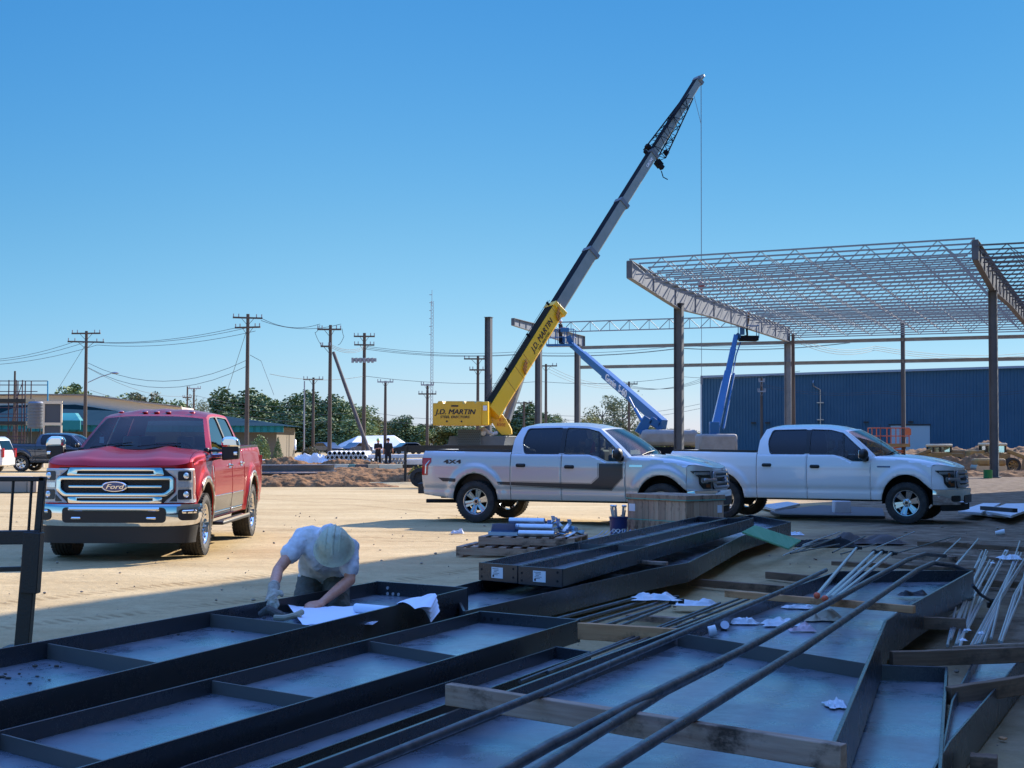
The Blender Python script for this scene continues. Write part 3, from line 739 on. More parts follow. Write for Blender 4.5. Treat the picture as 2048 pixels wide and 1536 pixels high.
PH = dict(base_f()); PH.update(super=True, wb=4.06, tail=-5.25, S=1.18, tyre_r=.43, arch=(.52,.56), flare=.03, crease=1.16,
  WT=[(.30,.93),(.42,.95),(.50,.965),(.60,.98),(.645,.975),(.70,.99),(.85,1.0),(1.05,.998),(1.2,.985),(1.32,.965),(1.42,.945),(1.5,.915),(1.7,.83),(1.9,.745),(2.05,.66)],
  KT=[(-5.25,.97),(-5.0,.985),(-3.2,1.0),(-.7,1.0),(0,.995),(.59,.98),(.95,.95)],
  gapx=-3.24, bpx=-2.12, fdx=-.68, belt=1.42, rocker=.47, rail=(1.47,1.45), bump_top=.74,
  dip=[(-.68,1.33),(-1.0,1.33),(-1.2,1.385),(-1.45,1.418)],
  fz=[(-.68,1.36),(0,1.335),(.4,1.30),(.59,1.265)], hz=[(-.7,1.475),(-.2,1.455),(.3,1.42),(.7,1.35),(.85,1.30),(1,1.24)], hp=5.0, bulge=.035, nosedrop=.05,
  hr=(-3.02,1.22), hf=(-1.95,1.20), top=[(-3.10,1.94),(-3.0,1.962),(-2.6,1.975),(-2.0,1.975),(-1.6,1.955),(-1.36,1.915)],
  apb=(-.62,1.40), wsb=-.34, wsz=1.45, crown=.075,
  win_r=[(-3.0,1.44),(-3.06,1.7),(-2.98,1.915),(-2.17,1.93),(-2.17,1.44)],
  win_f=[(-2.08,1.44),(-2.08,1.93),(-1.62,1.912),(-1.42,1.87),(-.73,1.44),(-.73,1.355),(-1.0,1.355),(-1.2,1.405),(-1.45,1.44)],
  nose=noseH, rake=lambda z: -.06*(z-.8) if z > .8 else 0, handle_m=M_chrome, glr=M_gl_dark, glf=M_gl, front=front_h, bumper=bumper_h,
  bprof=[(.01,.745),(.075,.74),(.088,.70),(.088,.52),(.07,.455),(.01,.44)], bext=.09, blift=.07, rb_m=M_chrome, track=1.74, rim_r=.27, tyre_w=.285, spokes=10, rim_m=M_chrome, mirror=mirror_h, extra=extra_h)
def place(px, py, heading, P, s, xc=0):   # contact point of the wheel on side s, axle xc
    p = PZ(px, py, 0); o = Matrix.Rotation(heading, 3, 'Z') @ V((xc, s*P['track']/2, 0)); q = p-o; return (q.x, q.y, 0)
if 'trucks' in BUILD:
    red = make_truck('pickup_truck', 'red crew cab pickup with big chrome grille and tow mirrors, facing the camera', place(391, 1111, R(-88.8), PH, 1), R(-88.8), PH, M_p_red)
    silver = make_truck('pickup_truck', 'silver crew cab pickup with black side stripe and 4x4 lettering', place(955, 1044, R(-21), P1, -1, -3.74), R(-21), P1, M_p_silver)
    white = make_truck('pickup_truck', 'white crew cab pickup standing in shade in front of the blue warehouse', place(1815, 1047, R(-26), P2, -1, 0), R(-26), P2, M_p_white)
# ================================================================== crane, lifts, steel frame
M_yel = mat('crane_yellow', (.78,.42,.015), .4, col2=(.70,.37,.02), nscale=1.5, coat=.3)
M_yel_l = mat('boom_yellow', (.92,.52,.015), .4, coat=.3)
M_cgrey = mat('crane_grey', (.10,.12,.13), .55, col2=(.14,.15,.16), nscale=2)
M_bsec = mat('boom_grey_paint', (.19,.215,.185), .55, col2=(.24,.255,.225), nscale=1.5)
M_btop = mat('boom_top_dark', (.010,.012,.016), .85, spec=.1)  # real dark parts, and painted shade on the boom section tops
M_txt = mat('black_lettering', (.012,.01,.02), .5)
M_rtxt = mat('red_lettering', (.45,.04,.015), .5)
M_cable = mat('steel_cable', (.22,.24,.27), .5, .3)
M_steel = mat('frame_steel', (.085,.09,.10), .6, .1, col2=(.11,.115,.125), nscale=1.2)
M_steel_l = mat('primed_steel_light', (.19,.21,.235), .6, .1, col2=(.25,.265,.285), nscale=1.5)
M_joist = mat('joist_steel', (.25,.27,.29), .5, .3)
M_lift = mat('lift_blue', (.008,.11,.28), .5, coat=.15)
M_lgrey = mat('lift_cover_grey', (.30,.29,.28), .65, col2=(.24,.23,.22), nscale=2)
M_hook = mat('hook_red', (.25,.03,.02), .5)
def frame_mat(o, x, y):      # matrix from origin and two axes
    x = V(x).normalized(); z = x.cross(V(y)).normalized(); y = z.cross(x)
    M = Matrix((x, y, z)).transposed().to_4x4(); M.translation = V(o); return M
if 'crane' in BUILD:
    Yc = 70.0
    p0 = PD(992, 812, 71.0)           # boom foot
    p1 = PD(1398, 160, 84.0)          # boom tip
    base = V(((PD(985, 860, 72)).x, 72, 0))
    C_ = thing('mobile_crane', 'yellow rough terrain crane with its long boom raised toward the right', 'crane', base)
    def cp(nm, mb, m, par=None, **k):
        q = part(C_, nm, mb, m, world=True, **k)
        if par is not None: q.parent = par; q.location -= par.location
        return q
    # counterweight: facing camera, slightly turned
    def q(px, py, Y): return PD(px, py, Y)
    a = q(865.5, 851, 69.6); b = q(963, 851, 69.6); top = q(900, 802, 69.6).z; mid = q(866, 806, 69.6).z; zb_ = a.z
    dep = V((.30, 1.5, 0))
    m = MB(); W_ = (b-a)
    prof = [(0, zb_), (1, zb_), (1, top-.03), (.97, top), (.90, top), (.885, top-.09), (.86, top-.09), (.845, top), (.69, top), (.675, top-.10), (.62, top-.10), (.61, top), (.27, top), (.25, top-.12), (.21, top-.12), (.19, top), (.11, top), (.09, mid), (0, mid)]
    m.prism([(a.x+W_.x*u, a.y+W_.y*u, z) for u, z in prof], dep)
    cw = cp('counterweight', m, M_yel, bev=.03)
    X1 = V((1,0,0)); Z1 = V((0,0,1))
    A = frame_mat((a.x+W_.x*.46, a.y-.012, zb_+.55*(top-zb_)), (1,0,0), (0,0,1))
    cp('lettering', text_mb("J.D. MARTIN", .35, A, shear=.25, offset=.010, ext=.004), M_txt, cw)
    A = frame_mat((a.x+W_.x*.45, a.y-.012, zb_+.345*(top-zb_)), (1,0,0), (0,0,1))
    mb = text_mb("STEEL ERECTORS", .165, A @ Matrix.Diagonal((1.12,1,1,1)), shear=.15, offset=.004, ext=.004); cp('small_lettering', mb, M_txt, cw)
    m = MB()
    for u in (.29, .59): m.lathe([(0,.01),(.045,.01),(.045,0)], 14, frame_mat((a.x+W_.x*u, a.y-.004, zb_+.17*(top-zb_)), (1,0,0), (0,0,1)))
    cp('lifting_hole', m, M_txt, cw)
    # crane badge shape
    m = MB(); m.box((a.x+W_.x*.45, a.y-.01, zb_+.80*(top-zb_)), (.34,.01,.07)); cp('emblem', m, M_txt, cw)
    # superstructure side plates
    m = MB()
    s0 = [q(978, 803, 71), q(1000, 838, 71), q(998, 808, 71)]
    plate = [q(976,803,71), q(982,803,71), q(1002,826,71), q(1012,838,71), q(1022,858,71), q(1023,868,71), q(1017,870,71), q(1003,870,71), q(990,855,71), q(985,846,71), q(976,846,71)]
    m.prism(plate, (.05, 1.6, 0)); cp('turntable_frame', m, M_yel_l, bev=.02)
    A = frame_mat(q(1003, 845, 70.96), (1,0,-.10), (0,0,1)); tm = text_mb("RT\n650E", .22, A, ext=.003); cp('model_lettering', tm, M_rtxt)
    m = MB(); m.prism([q(963.4,803,69.7), q(976,803,69.7), q(976,850,69.7), q(963.4,850,69.7)], (.15,1.2,0)); sb = cp('side_box', m, M_yel_l, bev=.02)
    m = MB(); c0 = q(970, 816, 69.66); m.box(c0, (.19,.01,.24)); cp('warning_sticker', m, M_white_lab, sb)
    # cab
    m = MB(); m.prism([q(990,832,73), q(996,808,73), q(1001,806,73), q(1006,832,73)], (.1,1.3,0)); cb = cp('operator_cab', m, mat('cab_glass_teal', (.03,.16,.16), .1, coat=1), bev=.02)
    m = MB(); m.tube([q(1001,806,72.9), q(1003,815,72.9), q(1005,834,72.9)], .05, 6); m.bar(q(995,807,72.9), q(1002,806,72.9), .08, .06); cp('cab_frame', m, M_btop, cb)
    # boom
    ax = (p1-p0); L = ax.length; ax.normalize()
    sd_ = V((math.cos(R(-58)), math.sin(R(-58)), 0)); sd_ = (sd_-ax*sd_.dot(ax)).normalized()      # lit right-hand side normal
    up_ = ax.cross(sd_); up_ = up_ if up_.z > 0 else -up_
    BM = frame_mat(p0, ax, sd_)      # local x along boom, y to the lit side, z = up/back or down
    zs = 1 if (BM.to_3x3() @ V((0,0,1))).z > 0 else -1
    def bpt(t, y, z): return BM @ V((t, y, z*zs))
    tend = (PD(1112, 600, 76)-p0).dot(ax)*1.0
    def section(t0, t1, hw, hh, nm, mm, bev=.03):
        m = MB(); m.add([bpt(t, y, z) for t in (t0, t1) for y, z in ((-hw,-hh*.7),(-hw*.55,-hh),(hw*.55,-hh),(hw,-hh*.7),(hw,hh),(-hw,hh))], [(0,1,2,3,4,5),(11,10,9,8,7,6)]+[(i,(i+1)%6,(i+1)%6+6,i+6) for i in range(6)])
        return cp(nm, m, mm, smooth=20)
    T1 = 6.9
    b1 = section(-.5, T1, .34, .42, 'boom_base_section', M_yel_l)
    m = MB(); m.add([bpt(t, y, z) for t in (-.3, T1-.1) for y, z in ((-.30,.425),(.30,.425),(.30,.44),(-.30,.44))], [(0,1,2,3),(7,6,5,4)]+[(i,(i+1)%4,(i+1)%4+4,i+4) for i in range(4)])
    cp('boom_top_shade_plate', m, mat('boom_top_shade', (.022,.018,.010), .85, spec=.1), b1)  # dark plate: shade on the boom's upper side put into its colour
    m = MB(); m.add([bpt(t, y, z) for t in (T1-.30, T1) for y, z in ((-.40,-.46),(.40,-.46),(.40,.46),(-.40,.46))], [(0,1,2,3),(7,6,5,4)]+[(i,(i+1)%4,(i+1)%4+4,i+4) for i in range(4)]); cp('boom_collar', m, M_yel_l, b1, bev=.02)
    m = MB()
    for t in (1.2, 2.1, 3.0, 6.3): m.bar(bpt(t, .343, -.38), bpt(t+.12, .343, .42), .012, .02, up=ax)
    for t in (2.35, 6.15):
        for k in range(4): m.bar(bpt(t+k*.17, .36, -.30+.08*k), bpt(t+.1+k*.14, .46, .05+.05*k), .05, .09, up=ax)
    cp('boom_bracket', m, mat('rust_orange', (.35,.15,.03), .7), b1)
    A = frame_mat(bpt(6.2, .35, -.0), ax, BM.to_3x3() @ V((0,0,zs)))
    if (A.to_3x3() @ V((0,0,1))).dot(sd_) < 0: A = A @ Matrix.Diagonal((1,-1,1,1))
    A2 = frame_mat(bpt(4.75, .352, .07), ax, (BM.to_3x3() @ V((0,0,1)))*zs)
    cp('boom_lettering', text_mb("J.D. MARTIN", .41, A2, shear=.25, offset=.005, ext=.004), M_txt, b1)
    A2 = frame_mat(bpt(4.6, .352, -.20), ax, (BM.to_3x3() @ V((0,0,1)))*zs)
    cp('boom_small_lettering', text_mb("STEEL ERECTORS", .16, A2, shear=.15, ext=.004), M_txt, b1)
    m = MB()
    for y in (-.12, .02): m.tube([bpt(-.2, y, .62), bpt(T1, y, .60)], .012, 5)
    for t in (2.0, 4.4, T1-.2): m.bar(bpt(t, -.05, .42), bpt(t, -.05, .66), .06, .10)
    cp('hose', m, M_btop)
    lens_ = [(T1, 11.2, .27, .34, 'boom_second_section'), (11.2, 15.2, .24, .30, 'boom_third_section'), (15.2, 19.4, .21, .26, 'boom_fourth_section'), (19.4, L, .18, .22, 'boom_tip_section')]
    for t0, t1, hw, hh, nm in lens_:
        s_ = section(t0-.1, t1, hw, hh, nm, M_bsec)
        m = MB(); m.add([bpt(t, y, z) for t in (t0, t1) for y, z in ((-hw,-hh*.1),(hw*.9,hh+.005),(hw*.9,hh+.02),(-hw-.01,hh+.02))], [(0,1,2,3),(7,6,5,4)]+[(i,(i+1)%4,(i+1)%4+4,i+4) for i in range(4)]); cp('boom_section_shade', m, M_btop, s_)  # dark cover painted as the shaded upper side of each section
        m = MB(); m.add([bpt(t, y, z) for t in (t1-.25, t1) for y, z in ((-hw-.04,-hh-.04),(hw+.04,-hh-.04),(hw+.04,hh+.04),(-hw-.04,hh+.04))], [(0,1,2,3),(7,6,5,4)]+[(i,(i+1)%4,(i+1)%4+4,i+4) for i in range(4)]); cp('section_collar', m, M_cgrey, s_)
    A2 = frame_mat(bpt(18.5, .225, .0), ax, (BM.to_3x3() @ V((0,0,1)))*zs); cp('grade_lettering', text_mb("GROVE", .24, A2, offset=.01, ext=.004), M_white_lab)
    # stowed lattice jib around the last section
    m = MB(); j0 = 19.4; j1 = L-1.6; n = 11
    cor = [(-.42,.42),(.42,.42),(.50,-.55),(-.30,-.55)]
    def jc(i, t):
        f = (t-j0)/(j1-j0); k = 1-.62*f; return bpt(t, cor[i][0]*k, cor[i][1]*k)
    for i in range(4): m.tube([jc(i, j0), jc(i, j1)], .04, 6)
    for fidx in ((0,1),(1,2),(2,3),(3,0)):
        for k in range(n):
            t0 = lerp(j0, j1, k/n); t1 = lerp(j0, j1, (k+1)/n); a_, b_ = (fidx if k % 2 == 0 else fidx[::-1])
            m.tube([jc(a_, t0), jc(b_, t1)], .02, 5)
            if k % 3 == 0: m.tube([jc(fidx[0], t0), jc(fidx[1], t0)], .02, 5)
    cp('lattice_jib', m, M_btop)
    for (t, y, z, s_) in ((19.2,0,-.62,.30),(19.0,.2,-.75,.22),(19.5,-.1,.45,.22),(18.9,.1,.5,.15),(19.9,.3,-.5,.2)): m = MB(); m.box(bpt(t, y, z), (s_*1.1, s_, s_*1.3), rot=BM.to_3x3()); cp('jib_mount', m, M_btop)
    m = MB(); m.tube([bpt(18.8,.2,-.9), bpt(18.6,.2,-1.2), bpt(18.7,.25,-1.5)], .03, 5)
    cp('jib_hose', m, M_btop)
    m = MB()
    for dy in (-.12, .12): m.lathe([(.0,-.03),(.26,-.03),(.30,-.05),(.30,.05),(.26,.03),(0,.03)], 20, frame_mat(bpt(L+.05, dy, .05), ax, BM.to_3x3() @ V((0,0,1))) @ Matrix.Rotation(R(90), 4, 'X'))
    cp('tip_sheave', m, M_bsec)
    # lift cylinder
    m = MB(); m.tube([q(1013, 842, 71.5), q(1042, 752, 73.2)], .21, 12); m.tube([q(1042, 752, 73.2), q(1058, 712, 73.8)], .12, 10); cp('lift_cylinder', m, M_cgrey)
    # carrier
    m = MB(); z0 = 1.05
    m.prism([q(876,900,70.6), q(876,893,70.6), q(895,888,70.6), q(899,872,70.6), q(917,872,70.6), q(917,890,70.6), q(960,890,70.6), q(960,872,70.6), q(1012,872,70.6), q(1006,896,70.6), q(1060,896,70.6), q(1060,912,70.6), q(876,912,70.6)], (.9, 2.4, 0)); cr = cp('carrier_deck', m, M_cgrey, bev=.02)
    m = MB(); a0 = q(916, 860, 70.5); a1 = q(961, 891, 70.5)
    nx, nz = 11, 9
    for i in range(nz+1): m.bar((a0.x, a0.y, lerp(a0.z, a1.z, i/nz)), (a1.x, a0.y, lerp(a0.z, a1.z, i/nz)), .03, .05)
    for j in range(nz):
        for i in range(nx+1):
            x = lerp(a0.x, a1.x, min(1, (i+(j % 2)*.5)/nx)); m.bar((x, a0.y, lerp(a0.z, a1.z, j/nz)), (x, a0.y, lerp(a0.z, a1.z, (j+1)/nz)), .03, .045, up=(1,0,0))
    cp('radiator_grille', m, mat('grille_grey', (.16,.20,.22), .6))
    m = MB(); m.box((a0.x+.55, a0.y+.35, (a0.z+a1.z)/2), (1.1, .5, abs(a0.z-a1.z)+.05)); cp('radiator_core', m, M_dark)
    m = MB()
    for px in (914, 930, 947, 988, 997): m.box(q(px, 894.5, 70.55), (.12,.03,.08))
    cp('marker_label', m, M_white_lab)
    m = MB(); m.tube([q(958,862,70.7), q(968,858,70.8), q(976,864,70.8), q(985,868,70.7), q(993,866,70.9)], .10, 8); m.ball(q(966,866,70.6), .15, 10, 8); cp('winch', m, mat('offwhite_machinery', (.55,.53,.5), .5))
    for (dx, dy) in ((-1.9,-.6),(-1.9,1.6),(1.9,-.9),(1.9,1.3)):
        make_wheel(C_, dx+.3, dy, -1 if dy < 0 else 1, .74, .36, .6, 8, M_cgrey)
    m = MB(); m.box((base.x+.2, base.y+.4, 1.0), (6.4, 1.3, .5)); cp('chassis', m, M_cgrey)
    # hook line
    hk = V((p1.x+.12, p1.y, 0)); 
    zt = p1.z; z1 = PD(1401, 566, p1.y).z; z2 = PD(1401, 760, p1.y).z
    m = MB(); m.tube([(hk.x, hk.y, zt+.1), (hk.x, hk.y, z1)], .022, 5); m.tube([(p1.x-.3, p1.y, zt-.9), (hk.x, hk.y, zt-2.6)], .015, 5); cp('hoist_cable', m, M_cable)
    m = MB(); m.ball((hk.x, hk.y, z1-.15), .2, 12, 8, (1,1,1.2)); m.tube([(hk.x, hk.y, z1-.3), (hk.x+.02, hk.y, z1-.6)], .07, 8); cp('hook_ball', m, M_hook)
    m = MB(); m.tube([(hk.x, hk.y, z1-.6), (hk.x, hk.y, z2)], .015, 5); m.tube([(hk.x, hk.y, z2), (hk.x+.03, hk.y, 2.2)], .012, 5); m.box((hk.x, hk.y, z2), (.12,.12,.5)); cp('sling', m, M_cable)
# ------------------------------------------------------------------ steel frame
TH = R(24.4)
U = V((math.sin(TH), math.cos(TH), 0)); VV = V((math.cos(TH), -math.sin(TH), 0))
def ibeam(m, a, b, d0, d1, fw, up=(0,0,1), tf=.03, tw=.02):
    """I section from a to b measured at its top edge, depth d0..d1 down, flange width fw"""
    a, b = V(a), V(b); x = (b-a).normalized(); y = V((0,0,1)).cross(x).normalized(); z = V((0,0,1))
    for pa, pb in ((a, b), (a-z*d0, b-z*d1)):
        vs = [pa+y*fw/2, pa-y*fw/2, pb-y*fw/2, pb+y*fw/2]; vs += [p-z*tf for p in vs]
        m.add(vs, [(0,1,2,3),(7,6,5,4),(0,4,5,1),(1,5,6,2),(2,6,7,3),(3,7,4,0)])
    vs = [a-z*tf+y*tw/2, b-z*tf+y*tw/2, b-z*(d1)+y*tw/2, a-z*(d0)+y*tw/2]; vs += [p-y*tw for p in vs]
    m.add(vs, [(0,1,2,3),(7,6,5,4),(0,4,5,1),(1,5,6,2),(2,6,7,3),(3,7,4,0)])
def column_thing(pos, h, wdt, label, taper=.0, flat=None, group='steel columns of the unfinished building', m_=None):
    t = thing('steel_column', label, 'steel column', (pos.x, pos.y, 0), math.atan2(U.y, U.x), group)
    m = MB(); fw = wdt*.9
    m.box((0, wdt/2, h/2), (fw, .025, h)); m.box((0, -wdt/2, h/2), (fw, .025, h)); part(t, 'flange', m, m_ or M_steel)
    m = MB(); m.box((0, 0, h/2), (.02, wdt-.03, h)); part(t, 'web', m, m_ or M_steel)
    m = MB(); m.box((0, 0, .015), (wdt*1.6, wdt*1.6, .03)); part(t, 'base_plate', m, M_steel); 
    m = MB(); m.box((0, 0, h+.015), (wdt*1.25, wdt*1.25, .03)); part(t, 'cap_plate', m, M_steel); return t
def on_line(o, d, px):      # point on the ground line o+t*d seen at column px (near the horizon)
    k = (px-1024)/F; t = (k*o.y-o.x)/(d.x-k*d.y); return V(o)+V(d)*t
def rafter_thing(label, pts, fw, mats, mem, stiff, group='rafters of the unfinished building', nst=10):
    """pts: list of (ground point, z top, depth)"""
    o = pts[0][0]; t = thing('steel_rafter', label, 'steel rafter', (o.x, o.y, pts[0][1]-pts[0][2]), 0, group)
    m = MB()
    for (a, za, da), (b, zb_, db) in zip(pts, pts[1:]): ibeam(m, (a.x, a.y, za), (b.x, b.y, zb_), da, db, fw)
    part(t, 'flanged_plate', m, mats, world=True)
    tot = sum((b[0]-a[0]).length for a, b in zip(pts, pts[1:]))
    acc = [0]
    for a, b in zip(pts, pts[1:]): acc.append(acc[-1]+(b[0]-a[0]).length)
    for i in range(nst+1):
        s_ = tot*i/nst; k = 0
        while k < len(pts)-2 and s_ > acc[k+1]: k += 1
        f = (s_-acc[k])/(acc[k+1]-acc[k]); a, b = pts[k], pts[k+1]
        g = a[0].lerp(b[0], f); z = lerp(a[1], b[1], f); d = lerp(a[2], b[2], f)
        x = (b[0]-a[0]).normalized()
        end = not 0 < i < nst; m = MB(); m.bar((g.x, g.y, z-.03), (g.x, g.y, z-d+.0), .012 if not end else .03, fw*(.45 if not end else 1.1), up=VV)
        part(t, 'end_plate' if end else 'stiffener', m, M_steel if end else mats, world=True)
    return t
def joist_thing(a, b, dep, n, label, group, r=.03, vert=False, zig=None, cat='roof joist', mm=None):
    a, b = V(a), V(b); t = thing('roof_joist', label, cat, a-V((0,0,dep)), math.atan2((b-a).y, (b-a).x), group)
    mm = mm or M_joist; dz = V((0,0,dep))
    m = MB(); m.bar(a, b, .09, r*2.0); part(t, 'top_chord', m, mm, world=True)
    m = MB(); m.bar(a-dz+(b-a)*.02, b-dz-(b-a)*.02, .08, r*1.8); part(t, 'bottom_chord', m, mm, world=True)
    m = MB()
    for i in range(n):
        p = a.lerp(b, i/n); q_ = a.lerp(b, (i+.5)/n)-dz; s_ = a.lerp(b, (i+1)/n)
        m.bar(p, q_, r*1.1, r*1.1); m.bar(q_, s_, r*1.1, r*1.1)
        if vert and i: m.bar(p, p-dz, r*.9, r*.9)
    part(t, 'web_members', m, mm, world=True); return t
if 'frame' in BUILD:
    c2 = PZ(1989, 955, 0)                         # right column foot
    c1 = on_line(c2, VV, 1358)
    t1 = on_line(c1, U, 1259); f1 = on_line(c1, U, 1577)
    t2 = c2-U*6.6; f2 = c2+U*22
    za = PD(1258, 521, t1.y).z; zc1 = PD(1358, 574, c1.y).z; zf = PD(1577, 655, f1.y).z
    column_thing(c1, PD(1358, 608, c1.y).z, .40, 'thick dark steel column under the left rafter, behind the silver pickup cab')
    column_thing(c2, PD(1985, 582, c2.y).z, .36, 'dark steel column under the right rafter, beside the green barrel')
    column_thing(f1, PD(1576, 688, f1.y).z, .42, 'paler steel column at the far low end of the left rafter', m_=M_steel_l)
    f3 = on_line(f1, VV, 1807); column_thing(f3, PD(1807, 645, f3.y).z, .22, 'slim steel column in front of the pale warehouse door')
    rafter_thing('deep grey haunched rafter sloping down from the left edge of the roof frame', [(t1, za, .80), (c1-U*2.2, lerp(za, zc1, .78), 1.0), (c1, zc1, 1.12), (c1+U*6, lerp(zc1, zf, .3), .95), (f1, zf, .92)], .26, M_steel_l, None, None, nst=9)
    za2 = PD(1948, 479, t2.y).z; zc2 = PD(1985, 540, c2.y).z
    rafter_thing('dark haunched rafter at the right edge of the photo', [(t2, za2, .85), (c2, lerp(za2, zf, .28), 1.25), (c2+U*8, lerp(za2, zf, .55), .95), (f2, zf, .9)], .26, M_steel, None, None, nst=18)
    # joists between the rafters, then the bay beyond the right rafter
    nj = 24
    tot = (f1-t1).length
    for i in range(nj):
        f = i/(nj-1); a = t1.lerp(f1, f); z = lerp(za, zf, f)+.05
        z2 = lerp(za2, zf, min(1, f))+.05
        b = a+VV*((c2-c1).dot(VV)) ; 
        off = (t2-t1).dot(U)*(1-f); b = b+U*off
        lab = 'thin open web roof joist between the two haunched rafters'
        joist_thing((a.x, a.y, z), (b.x, b.y, z2), .72, 10, lab, 'roof joists between the two rafters', r=.034)
    for i in range(nj):
        f = i/(nj-1); a = t2.lerp(f2, f); z = lerp(za2, zf, f)-.25
        b = a+VV*9
        joist_thing((a.x, a.y, z), (b.x, b.y, z), .55, 7, 'dark roof joist in the bay right of the right rafter', 'roof joists in the right hand bay', r=.034, mm=M_steel)
    # diagonal purlin bracing seen through the roof
    # far wall girts
    for (zz, lab) in ((8.15, 'upper wall girt, a long grey rail crossing behind the columns'), (6.78, 'lower wall girt, a long grey rail crossing behind the columns')):
        g0 = on_line(f1, VV, 1160); g1 = on_line(f1, VV, 2200)
        m = MB(); m.bar((g0.x, g0.y, zz), (g1.x, g1.y, zz), .08, .20); m.bar((g0.x-.05, g0.y-.1, zz+.11), (g1.x-.05, g1.y-.1, zz+.11), .12, .02); single('wall_girt', lab, 'girt', m, M_steel_l, 'wall girts')
    # partly built left bay
    r0 = PD(1026, 640, 98); r0.z = 0
    r1 = on_line(r0, U, 1167)
    rafter_thing('short pale rafter of the left bay behind the crane boom', [(r0, PD(1026, 636, r0.y).z, .48), (r1, PD(1167, 672, r1.y).z, .9)], .24, M_steel_l, None, None, nst=12)
    k1 = on_line(r0, U, 1077); k2 = on_line(r0, U, 1155)
    column_thing(k1, PD(1077, 668, k1.y).z, .38, 'dark steel column standing just right of the crane boom')
    column_thing(k2, PD(1155, 690, k2.y).z, .36, 'brown grey steel column under the work basket of the lift')
    k0 = PD(977, 700, 95); column_thing(V((k0.x, 95, 0)), PD(977, 635, 95).z, .38, 'lone dark steel column left of the crane boom')
    a = on_line(r0, U, 1104); b = on_line(V((a.x, a.y, 0)), VV, 1548)
    joist_thing((a.x, a.y, PD(1104, 645, a.y).z), (b.x, b.y, PD(1548, 631, b.y).z), .70, 11, 'long single open web truss crossing behind the raised blue lift', 'long truss', r=.04, vert=True, cat='truss')
# ------------------------------------------------------------------ boom lifts
def basket(T, c, ang, w=1.9, d=.9, h=1.05, solid_=False):
    M = Matrix.Translation(c) @ Matrix.Rotation(ang, 4, 'Z')
    m = MB(); m.box((0,0,0), (w, d, .16), M); f = part(T, 'basket_floor', m, M_lift if not solid_ else M_btop, world=True)
    m = MB()
    P_ = [(-w/2,-d/2),(w/2,-d/2),(w/2,d/2),(-w/2,d/2)]
    for z in (.55, h):
        for i in range(4): m.tube([M @ V((*P_[i], z)), M @ V((*P_[(i+1) % 4], z))], .025, 6)
    for x in (-w/2, -w/6, w/6, w/2):
        for y in (-d/2, d/2): m.tube([M @ V((x, y, 0)), M @ V((x, y, h))], .025, 6)
    part(T, 'basket_rail', m, M_lift, world=True)
    m = MB(); m.box((w*.18, -d*.42, h*.95), (.6,.25,.3), M); part(T, 'control_box', m, M_lift, world=True, bev=.03); m = MB(); m.box((w*.05, d*.3, .35), (.3,.3,.6), M); part(T, 'control_box', m, M_lift, world=True, bev=.03)
